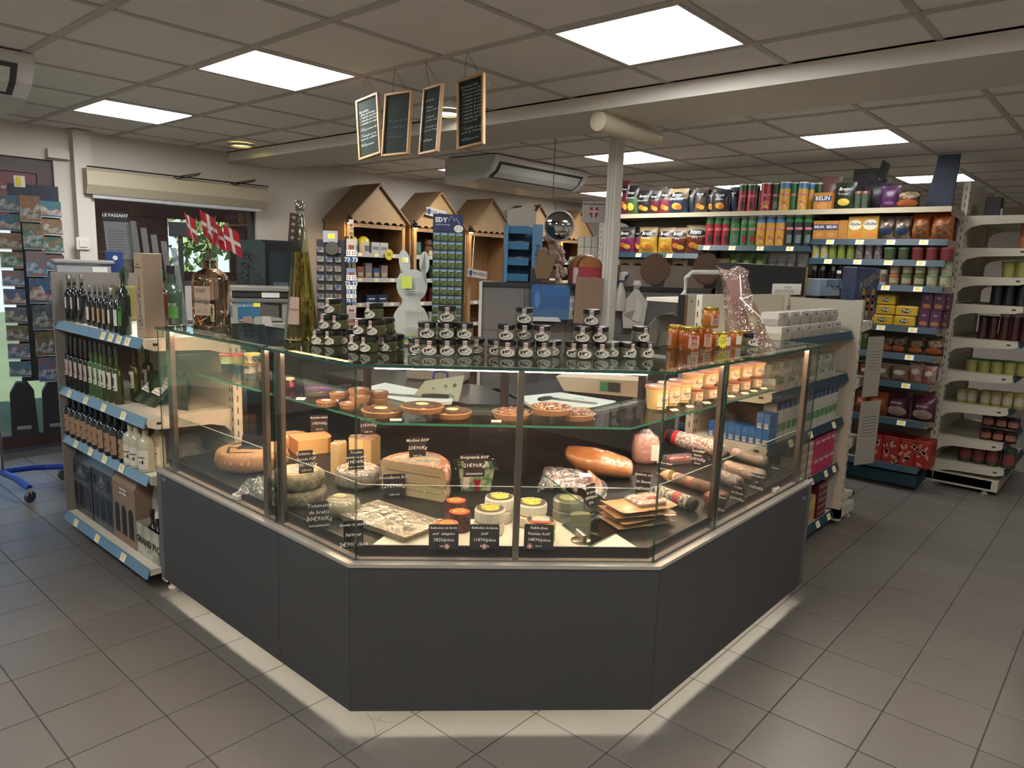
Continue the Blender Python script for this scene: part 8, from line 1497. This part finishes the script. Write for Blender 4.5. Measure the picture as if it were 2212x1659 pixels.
# rabbit-shaped display board
p = onray(889, 3.66); D = dep((p.x, p.y, 1.4)); s = D / FPX; zz = lambda py: atd(889, py, D).z - zt_
def rx_(px): return (px - 887) * s
ol = []
def el(cx, cy, rx0, ry0, a0, a1, n=14, tilt=0):
    out = []
    for i in range(n + 1): a = a0 + (a1 - a0) * i / n; x, y = rx0 * math.cos(a), ry0 * math.sin(a); out.append((rx_(cx + x * math.cos(tilt) - y * math.sin(tilt)), zz(cy - (x * math.sin(tilt) + y * math.cos(tilt)))))
    return out
ol = [(rx_(857), zz(735)), (rx_(918), zz(735))] + el(886, 695, 38, 42, -.9, .95, 10) + el(888, 616, 33, 38, -1.0, 1.0, 10) + el(914, 567, 11, 25, -1.1, 4.0, 14, .0) + [(rx_(898), zz(582)), (rx_(884), zz(582))] + el(872, 567, 12, 27, -.9, 4.2, 14, .15) + el(888, 616, 33, 38, 2.2, 4.14, 10) + el(886, 695, 38, 42, 2.2, 4.0, 10)
t = thing('rabbit_board', 'white rabbit-shaped display board with wire hooks and a yellow note', 'display board', (p.x, p.y, zt_), facing(p)); MB().prism(ol, .012, axis=1, base=0).obj('board', M('#a3a89e', .45), t)
MB().bevbox(-.12, .12, -.05, .06, 0, .012, .003).obj('base_plate', M('#a3a89e', .45), t)
for py in (632, 672, 710):
    b = MB().tube([(rx_(872), -.02, zz(py)), (rx_(916), -.02, zz(py))], .0022, 5).tube([(rx_(872), -.02, zz(py - 4)), (rx_(916), -.02, zz(py - 4))], .0022, 5)
    b.obj('wire_rail', M('#b0b0a8', .35), t)
    for i in range(5): MB().tube([(rx_(874 + 10 * i), -.02, zz(py)), (rx_(874 + 10 * i), -.05, zz(py - 2)), (rx_(874 + 10 * i), -.055, zz(py - 8))], .002, 5).obj('hook', M('#b0b0a8', .35), t)
MB().tube([(rx_(879), -.012, zz(720)), (rx_(879), -.012, zz(598)), (rx_(906), -.012, zz(598)), (rx_(906), -.012, zz(720))], .0022, 5).obj('wire_frame', M('#b0b0a8', .35), t)
MB().box(rx_(865), rx_(888), -.026, -.024, zz(623), zz(597)).obj('yellow_note', M('#b5c04a', .7), t); MB().box(rx_(867), rx_(880), -.004, -.001, zz(568), zz(557)).box(rx_(867), rx_(874), -.005, -.004, zz(566), zz(559), 1).obj('price_label', [PAPER, YEL], t)
b = MB()
for i, m_ in enumerate(('#8a2a2a', '#a8843a', '#3a7a4a', '#2a5a8a', '#7a8a3a')): MB().box(rx_(866), rx_(898), -.045, -.02, zz(744) + .012 * i, zz(744) + .012 * i + .011).obj('coloured_pad', M(m_, .5), t)
# keyring strip rack with 73 plates
p = onray(759, 3.9); D = dep((p.x, p.y, 1.4)); s = D / FPX; zz = lambda py: atd(759, py, D).z - zt_
t = thing('keyring_rack', 'black rack with magnets and strips of small 73 number plates', 'display rack', (p.x, p.y, zt_), facing(p)); MB().box(-72 * s, -12 * s, .0, .16, 0, zz(520)).obj('magnet_panel', M('#2a2725', .5), t); MB().box(-14 * s, -6 * s, -.01, .01, 0, zz(512)).obj('post', BLACK, t); MB().tube([(0, -.012, 0), (0, -.012, zz(478))], .006, 6).obj('strip_rail', BLACK, t); MB().bevbox(-70 * s, 15 * s, -.05, .16, 0, .012, .003).obj('base_plate', BLACK, t)
for k, (py, hpx) in enumerate(((555, 27), (607, 25), (626, 20), (645, 20))):
    q = thing('number_plate_magnet', 'pair of blue and white plates reading 73, %s from the top of the strip' % ORD[k], 'magnet', (p.x, p.y, zt_ + zz(py + hpx / 2)), facing(p), 'plates reading 73'); h = hpx * s; w = 21 * s; MB().box(-w / 2, w / 2, -.022, -.016, 0, h).obj('plate', M('#23486f', .5), q); MB().box(-w / 2, w / 2, -.0226, -.022, h * .55, h).obj('white_print', PAPER, q); text('73 73', h * .48, q, (0, -.0228, h * .26), CHALK, bold=.0008)
    for x in (-1, 1): savoy(q, x * w * .25, -.0226, h * .78, h * .14, M('#6a2028', .6))
for k, (py, hpx, m_) in enumerate(((485, 18, '#b0a494'), (503, 14, '#a59a5a'), (530, 26, '#b3a69a'), (588, 17, '#7a8aa5'), (668, 16, '#a8a29a'), (690, 26, '#8f8580'))):
    q = thing('souvenir_card', 'small pale souvenir card on the strip, %s from the top' % ORD[k], 'card', (p.x, p.y, zt_ + zz(py + hpx / 2)), facing(p), 'souvenir cards on the strip'); h = hpx * s; w = (10 if k < 2 else 20) * s; MB().box(-w / 2, w / 2, -.022, -.016, 0, h).obj('card', M(m_, .5, noise=.15, ns=30), q); MB().box(-w * .3, w * .3, -.0226, -.022, h * .15, h * .5).obj('print', M('#7a4438', .6, noise=.4, ns=60), q)
rr = random.Random(9); CM_ = ['#3f4a55', '#5a5248', '#54443c', '#6a6560', '#3a4a66']
for r_ in range(7):
    for c_ in range(3):
        q = thing('magnet', 'small souvenir magnet on the black panel, row %s, %s from left' % (ORD[r_], ORD[c_]), 'magnet', t.matrix_basis @ Vector((-64 * s + 18 * s * c_, -.002, zz(548 + 20 * r_))), facing(p), 'magnets on the black panel'); MB().bevbox(-7 * s, 7 * s, -.01, 0, 0, 12 * s, .002).obj('magnet', M(CM_[(r_ * 3 + c_) % 5], .4, noise=.5, ns=40, h2='#8a8580'), q)
q = thing('souvenir_bag_card', 'clear packet of silver keyrings hanging on top of the black rack', 'keyrings', t.matrix_basis @ Vector((-40 * s, -.02, zz(538))), facing(p)); MB().lathe([(14 * s, 0), (14 * s, .01)], 14).obj('silver_ring', CHROME, q, rot=(PI / 2, 0, 0)); MB().box(-18 * s, 12 * s, -.004, 0, 12 * s, 36 * s).obj('header_card', M('#8f8f98', .5), q); MB().box(-8 * s, 6 * s, -.0046, -.004, 20 * s, 30 * s).obj('price_label', YEL, q)
# drinks cooler and patterned sign by the wall
a, c = atv(588, 640, 5.75), atv(640, 640, 5.75); zc_ = atv(614, 520, 5.75).z
t = thing('drinks_cooler', 'black drinks cooler with glass door right of the window', 'cooler', ((a.x + c.x) / 2, 5.75, 0), 0); w = c.x - a.x + .12; MB().box(-w / 2, w / 2, .04, .5, 0, zc_).obj('cabinet', M('#1a1c20', .4), t); MB().box(-w / 2, w / 2, .0, .04, .1, zc_ - .02).obj('door_frame', BLACK, t); MB().box(-w * .4, w * .4, -.004, 0, .16, zc_ - .1).obj('door_glass', M('#2f3a40', .06, coat=.5, noise=.4, ns=5), t); MB().box(-w * .3, w * .1, -.006, -.004, zc_ - .5, zc_ - .36).obj('sticker', M('#5a6268', .5, noise=.5, ns=20), t)
a = atv(640, 500, 5.9); w = msz(34, a); h = msz(75, a); t = thing('patterned_sign', 'brown sign patterned with white shells behind the conical bottle', 'sign', a, 0, None, (0, .1, 0)); MB().box(-w / 2, w / 2, 0, .01, -h / 2, h / 2).obj('board', M('#4a3a34', .6), t)
for i in range(5):
    for j in range(2): MB().prism(circle(w * .14, 10, w * (-.24 + .48 * j), h * (-.38 + .19 * i), .7), .002, axis=1, base=-.002).obj('shell_print', M('#a39a90', .6), t)
# ================================================================ cash desk under the window
z0 = 1.12; CD = thing('cash_desk', 'cream cash desk in front of the shop window', 'desk', (0, 0, 0)); a = onray(372, 4.75); MB().box(1.78, 3.1, 4.75, 5.45, z0 - .03, z0).obj('top', M('#8d887e', .45), CD); MB().box(1.8, 3.05, 4.8, 5.4, 0, z0 - .03).obj('base', M('#a39b8c', .5), CD)
zd = z0 + .001
p = onray(393, 5.1); D = dep((p.x, p.y, 1.4)); t = thing('monitor', 'back of a dark flat monitor on the cash desk', 'monitor', (p.x, p.y, zd), facing(p)); s = D / FPX; zz = lambda py: atd(393, py, D).z - zd; MB().bevbox(-22 * s, 22 * s, -.02, .02, zz(512), zz(480), .004).obj('screen_housing', M('#2a2d30', .4), t); MB().box(-5 * s, 5 * s, 0, .02, 0, zz(505)).obj('stand', M('#2d3033', .4), t); MB().bevbox(-20 * s, 22 * s, -.06, .08, 0, .014, .004).obj('foot', M('#2d3033', .4), t)
p = onray(560, 4.9); D = dep((p.x, p.y, 1.3)); s = D / FPX; zz = lambda py: atd(560, py, D).z - zd; t = thing('till_scale', 'grey till scale with raised plate right of the amber bottle', 'scale', (p.x, p.y, zd), facing(p)); MB().bevbox(-62 * s, 62 * s, -.12, .16, zz(628), zz(618), .006).obj('weighing_plate', M('#9a9890', .3, .4), t); MB().bevbox(-55 * s, 60 * s, -.1, .14, zz(642), zz(628), .006).obj('housing', M('#2a2b2c', .4), t); MB().bevbox(-62 * s, 62 * s, -.12, .16, zz(652), zz(643), .006).obj('lower_plate', M('#6f716a', .4), t); MB().box(4 * s, 40 * s, -.104, -.1, zz(641), zz(630)).obj('maker_label', PAPER, t)
for x in (-55, 45): MB().box(x * s, (x + 12) * s, -.1, .12, 0, zz(652)).obj('support', M('#8f9088', .5), t)
p = onray(533, 4.6); D = dep((p.x, p.y, 1.2)); s = D / FPX; q = atd(533, 702, D); t = thing('leaflet_rack', 'cream leaflet rack with blue leaflet headed EMOTIONS', 'rack', (p.x, p.y, 0), facing(p)); zz = lambda py: atd(533, py, D).z; MB().box(-30 * s, 90 * s, .0, .1, .2, zz(700)).obj('rack_body', M('#8f8c80', .5), t); MB().box(-20 * s, 25 * s, -.01, -.006, zz(690), zz(652)).obj('blue_leaflet', M('#1f5a78', .5), t); text('ES EMOTIONS', 7 * s, t, (3 * s, -.011, zz(660)), CHALK); MB().box(12 * s, 26 * s, -.013, -.011, zz(662), zz(654)).obj('price_label', YEL, t)
for k, (x, m_) in enumerate(((-10, '#8a6f68'), (12, '#8a9080'), (28, '#a8a49a'))): MB().prism([(x * s, zz(705)), ((x + 22) * s, zz(705)), ((x + 18) * s, zz(682)), (x * s, zz(684))], .03, axis=1, base=-.05 - .01 * k).obj('paper_pack', M(m_, .6), t)
# brochures and things on the left
p = onray(262, 5.0); D = dep((p.x, p.y, 1.6)); s = D / FPX; zz = lambda py: atd(262, py, D).z; t = thing('brochure_stand', 'tilted clear brochure stand headed LE PASSANT', 'stand', (p.x, p.y, zd), facing(p)); MB().box(-22 * s, 22 * s, 0, .01, 0, zz(495) - zd).obj('back_plate', clear('#c9d2d8', .08, .05, cloud=.1), t)
MB().prism([(-30 * s, zz(478) - zd), (16 * s, zz(480) - zd), (19 * s, zz(460) - zd), (-28 * s, zz(459) - zd)], .006, axis=1, base=-.012).obj('header_card', M('#22262a', .5), t); text('LE PASSANT', 9 * s, t, (-5 * s, -.014, zz(467) - zd), CHALK, bold=.0008); MB().prism([(-24 * s, zz(560) - zd), (32 * s, zz(560) - zd), (20 * s, zz(480) - zd), (-28 * s, zz(480) - zd)], .004, axis=1, base=-.01).obj('menu_sheet', M('#77797c', .6), t); b = MB()
for i in range(9): b.box(-20 * s, 12 * s, -.0115, -.0105, zz(500 + 6 * i) - zd, zz(498.8 + 6 * i) - zd)
b.obj('print', M('#4a4c50', .6), t)['kind'] = 'stuff'
for k in range(5): c_ = thing('clear_panel', 'tilted clear acrylic panel beside the brochure stand, %s from left' % ORD[k], 'panel', Vector((p.x, p.y, zd)) + RV * ((36 + 11 * k) * s) + Vector((.03 * k, .0, 0)), facing(p), 'clear acrylic panels'); hh = zz(478 + 14 * k) - zd; MB().prism([(8 * s, 0), (20 * s, 0), (2 * s, hh), (-10 * s, hh)], .003, axis=1, base=0).obj('panel', clear('#b9c6ca', .12, .05, cloud=.12), c_)
p = onray(249, 4.85); D = dep((p.x, p.y, 1.5)); s = D / FPX; q = atd(249, 565, D); t = thing('blue_carton', 'small blue carton with white figure on the cash desk', 'box', (p.x, p.y, zd), facing(p)); MB().bevbox(-17 * s, 17 * s, 0, .06, 0, q.z + 22 * s - zd, .003).obj('carton', M('#1f3f7a', .5), t); MB().prism(circle(5 * s, 10, 2 * s, q.z - zd + 8 * s), .001, axis=1, base=-.001).obj('print', PAPER, t)
p = atv(180, 590, 4.9); pz = p.z; t = thing('receipt_scale', 'grey flat till scale behind the dark bottles at the left', 'scale', p, facing(p, .1)); MB().box(-.14, .14, -.08, .14, -.02, .05).obj('housing', M('#9fa3a5', .4), t); MB().bevbox(-.16, .16, -.1, .15, .055, .08, .008).obj('weighing_plate', M('#a9adb0', .3, .4), t); MB().box(.04, .12, -.084, -.08, .01, .04).obj('label', PAPER, t); sup = MB().box(-.1, .1, -.05, .1, -pz, -.02).obj('support', M('#77706a', .5), t)
# small dark tree in a pot near the window
p = onray(537, 5.6); t = thing('small_fir', 'small dark ornamental fir tree on the window sill side', 'plant', (p.x, p.y, 0), 0); zt0 = atd(537, 612, dep((p.x, p.y, 1.4))).z; b = MB(); rr = random.Random(3)
for i in range(150):
    f = rr.random(); a = rr.uniform(0, 6.3); r = .16 * (1 - f) * rr.uniform(.4, 1); q = Vector((r * math.cos(a), r * math.sin(a), zt0 + .28 * f)); d = Vector((math.cos(a), math.sin(a), -.3)) * .05; nn = Vector((-math.sin(a), math.cos(a), 0)) * .008; b.quad(q - nn, q + nn, q + d + nn * .3, q + d - nn * .3)
b.obj('needles', M('#1f241c', .8), t)['kind'] = 'stuff'; MB().lathe([(.09, zt0 - .18), (.11, zt0 - .02)], 12).obj('pot', M('#3a332e', .7), t); MB().box(-.2, .2, -.12, .12, 0, zt0 - .181).obj('pedestal', M('#6a655e', .6), t); MB().tube([(0, 0, zt0 - .02), (0, 0, zt0 + .25)], .008, 5).obj('trunk', M('#3a2e24', .8), t)
# ================================================================ postcard spinner by the door
p = Vector((1.22, 5.55, 0)); D = dep((p.x, p.y, 1.4)); s = D / FPX; rz = facing(p)
t = thing('postcard_spinner', 'tall wire postcard spinner on blue wheeled legs by the door', 'display rack', (p.x, p.y, 0), rz); zz = lambda py: atd(65, py, D).z; ctrx = (1106 + FPX * (Vector((p.x, p.y, 1.4)) - EYE).dot(RV) / D); X_ = lambda px: (px - ctrx) * s
MB().lathe([(.02, .12), (.02, zz(395))], 10).obj('pole', CHROME, t); MB().box(X_(20), X_(115), .06, .075, zz(840), zz(395)).obj('back_panel', M('#3f4650', .3, .3), t)
BLU = M('#1f3f9a', .35)
for k, (x, y) in enumerate(((.36, .1), (-.36, .1), (.14, -.34), (-.2, .38))): b = MB().tube([(0, 0, .14), (x * .5, y * .5, .13), (x, y, .10)], .02, 6); l = b.obj('leg', BLU, t); MB().lathe([(.035, -.012), (.04, 0), (.035, .012)], 14).obj('caster', M('#3a3a3c', .4), l, (x, y, .041), rot=(PI / 2, 0, .4 * k)); MB().box(x - .012, x + .012, y - .012, y + .012, .06, .1).obj('fork', CHROME, l)
PC = ['#2f5a8a', '#8a6a50', '#3a6a5a', '#8a5a50', '#4a4a52', '#5a6a7a', '#77604a', '#2f6a94', '#4a5a3a']
cards = []
for k in range(10): cards.append((96, 447 + 40 * k, 44, 34, 'right'))
for k in range(7): cards.append((58 + 2 * k, 450 + 60 * k, 38, 54, 'middle'))
for k in range(10): cards.append((18, 440 + 41 * k, 42, 34, 'left'))
for k, (cx, cy, w_, h_, col) in enumerate(cards):
    n = k if col == 'right' else (k - 10 if col == 'middle' else k - 17); off_ = {'right': .02, 'middle': -.05, 'left': .02}[col]; rot = {'right': .25, 'middle': 0, 'left': -.3}[col]
    q = Vector((X_(cx), off_, zz(cy + h_ / 2))); M4 = Matrix.Translation((p.x, p.y, 0)) @ Matrix.Rotation(rz, 4, 'Z')
    c = thing('postcard', 'mountain view postcard in the spinner, %s column, %s from the top' % (col, ORD[n]), 'postcard', M4 @ q, rz + rot, 'postcards in the spinner'); w, h = w_ * s, h_ * s
    MB().box(-w / 2, w / 2, 0, .003, 0, h).obj('card', M(PC[k % 9], .35, noise=.5, ns=14 + k, h2=PC[(k * 4 + 2) % 9], coat=.3), c); rr = random.Random(k); MB().prism([(-w / 2, h * .1)] + [(-w / 2 + w * i / 5, h * rr.uniform(.25, .8)) for i in range(6)] + [(w / 2, h * .1)], .0006, axis=1, base=-.0007).obj('picture', M(PC[(k * 5 + 1) % 9], .35, noise=.5, ns=30, h2='#a5a8aa'), c)
    b = MB().tube([(-w * .5, -.008, h * .3), (-w * .5, -.008, -.003), (w * .5, -.008, -.003), (w * .5, -.008, h * .3)], .0018, 4); o = b.obj('wire_pocket', M('#b5b8ba', .3), t); o.matrix_local = Matrix.Translation(q) @ Matrix.Rotation(rot, 4, 'Z')
MB().box(X_(32), X_(52), -.055, -.05, zz(405), zz(381)).obj('price_label', PAPER, t); MB().box(X_(36), X_(45), -.057, -.055, zz(402), zz(384)).obj('yellow_patch', YEL, t)
for k, (cx, w_) in enumerate(((18, 52), (80, 55))): q = M4 @ Vector((X_(cx), .0, zz(965))); c = thing('black_bag', 'black shopping bag hanging under the postcard spinner, %s one' % ('left' if k == 0 else 'right'), 'bag', q, rz, 'black bags'); MB().prism([(-w_ / 2 * s, 0), (w_ / 2 * s, 0), (w_ * .42 * s, 105 * s), (w_ * .2 * s, 125 * s), (-w_ * .2 * s, 125 * s), (-w_ * .45 * s, 100 * s)], .08, axis=1, base=-.03).obj('bag', M('#1a1c24', .6, noise=.3, ns=8), c); MB().box(-15 * s, 12 * s, -.032, -.03, 18 * s, 26 * s).obj('label', M('#7a8088', .6), c)
q = M4 @ Vector((X_(112), -.1, zz(968))); c = thing('plush_keyrings', 'bunch of white plush keyrings hanging beside the bottle gondola', 'plush toys', q, rz); rr = random.Random(21)
for i in range(9): x, y, z_ = rr.uniform(-14, 12) * s, rr.uniform(-.03, .03), rr.uniform(5, 62) * s; r = rr.uniform(8, 11) * s; MB().lathe([(r * .3, -r), (r, -r * .3), (r, r * .4), (r * .3, r)], 9).obj('plush_head', M('#a5a098', .9, noise=.2, ns=40), c, (x, y, z_), smooth=True)
MB().tube([(0, 0, 60 * s), (0, .02, 110 * s)], .004, 5).obj('cord', CHROME, c); MB().prism(circle(5 * s, 12, -2 * s, 25 * s), .004, axis=1, base=-.05).obj('red_badge', M('#8a3038', .6), c)
# dark bollard-like edge of a cabinet at the lower right picture edge
p = atz(2212, 1548, 0); t = thing('cabinet', 'dark cabinet corner cut off by the right edge of the picture', 'cabinet', p + Vector((.02, -.02, 0)), 0); MB().bevbox(0, .5, -.5, 0, 0, .46, .01).obj('body', M('#1e1c1c', .5), t); MB().bevbox(-.004, .5, -.5, .004, .46, .48, .004).obj('top', M('#222020', .4), t)
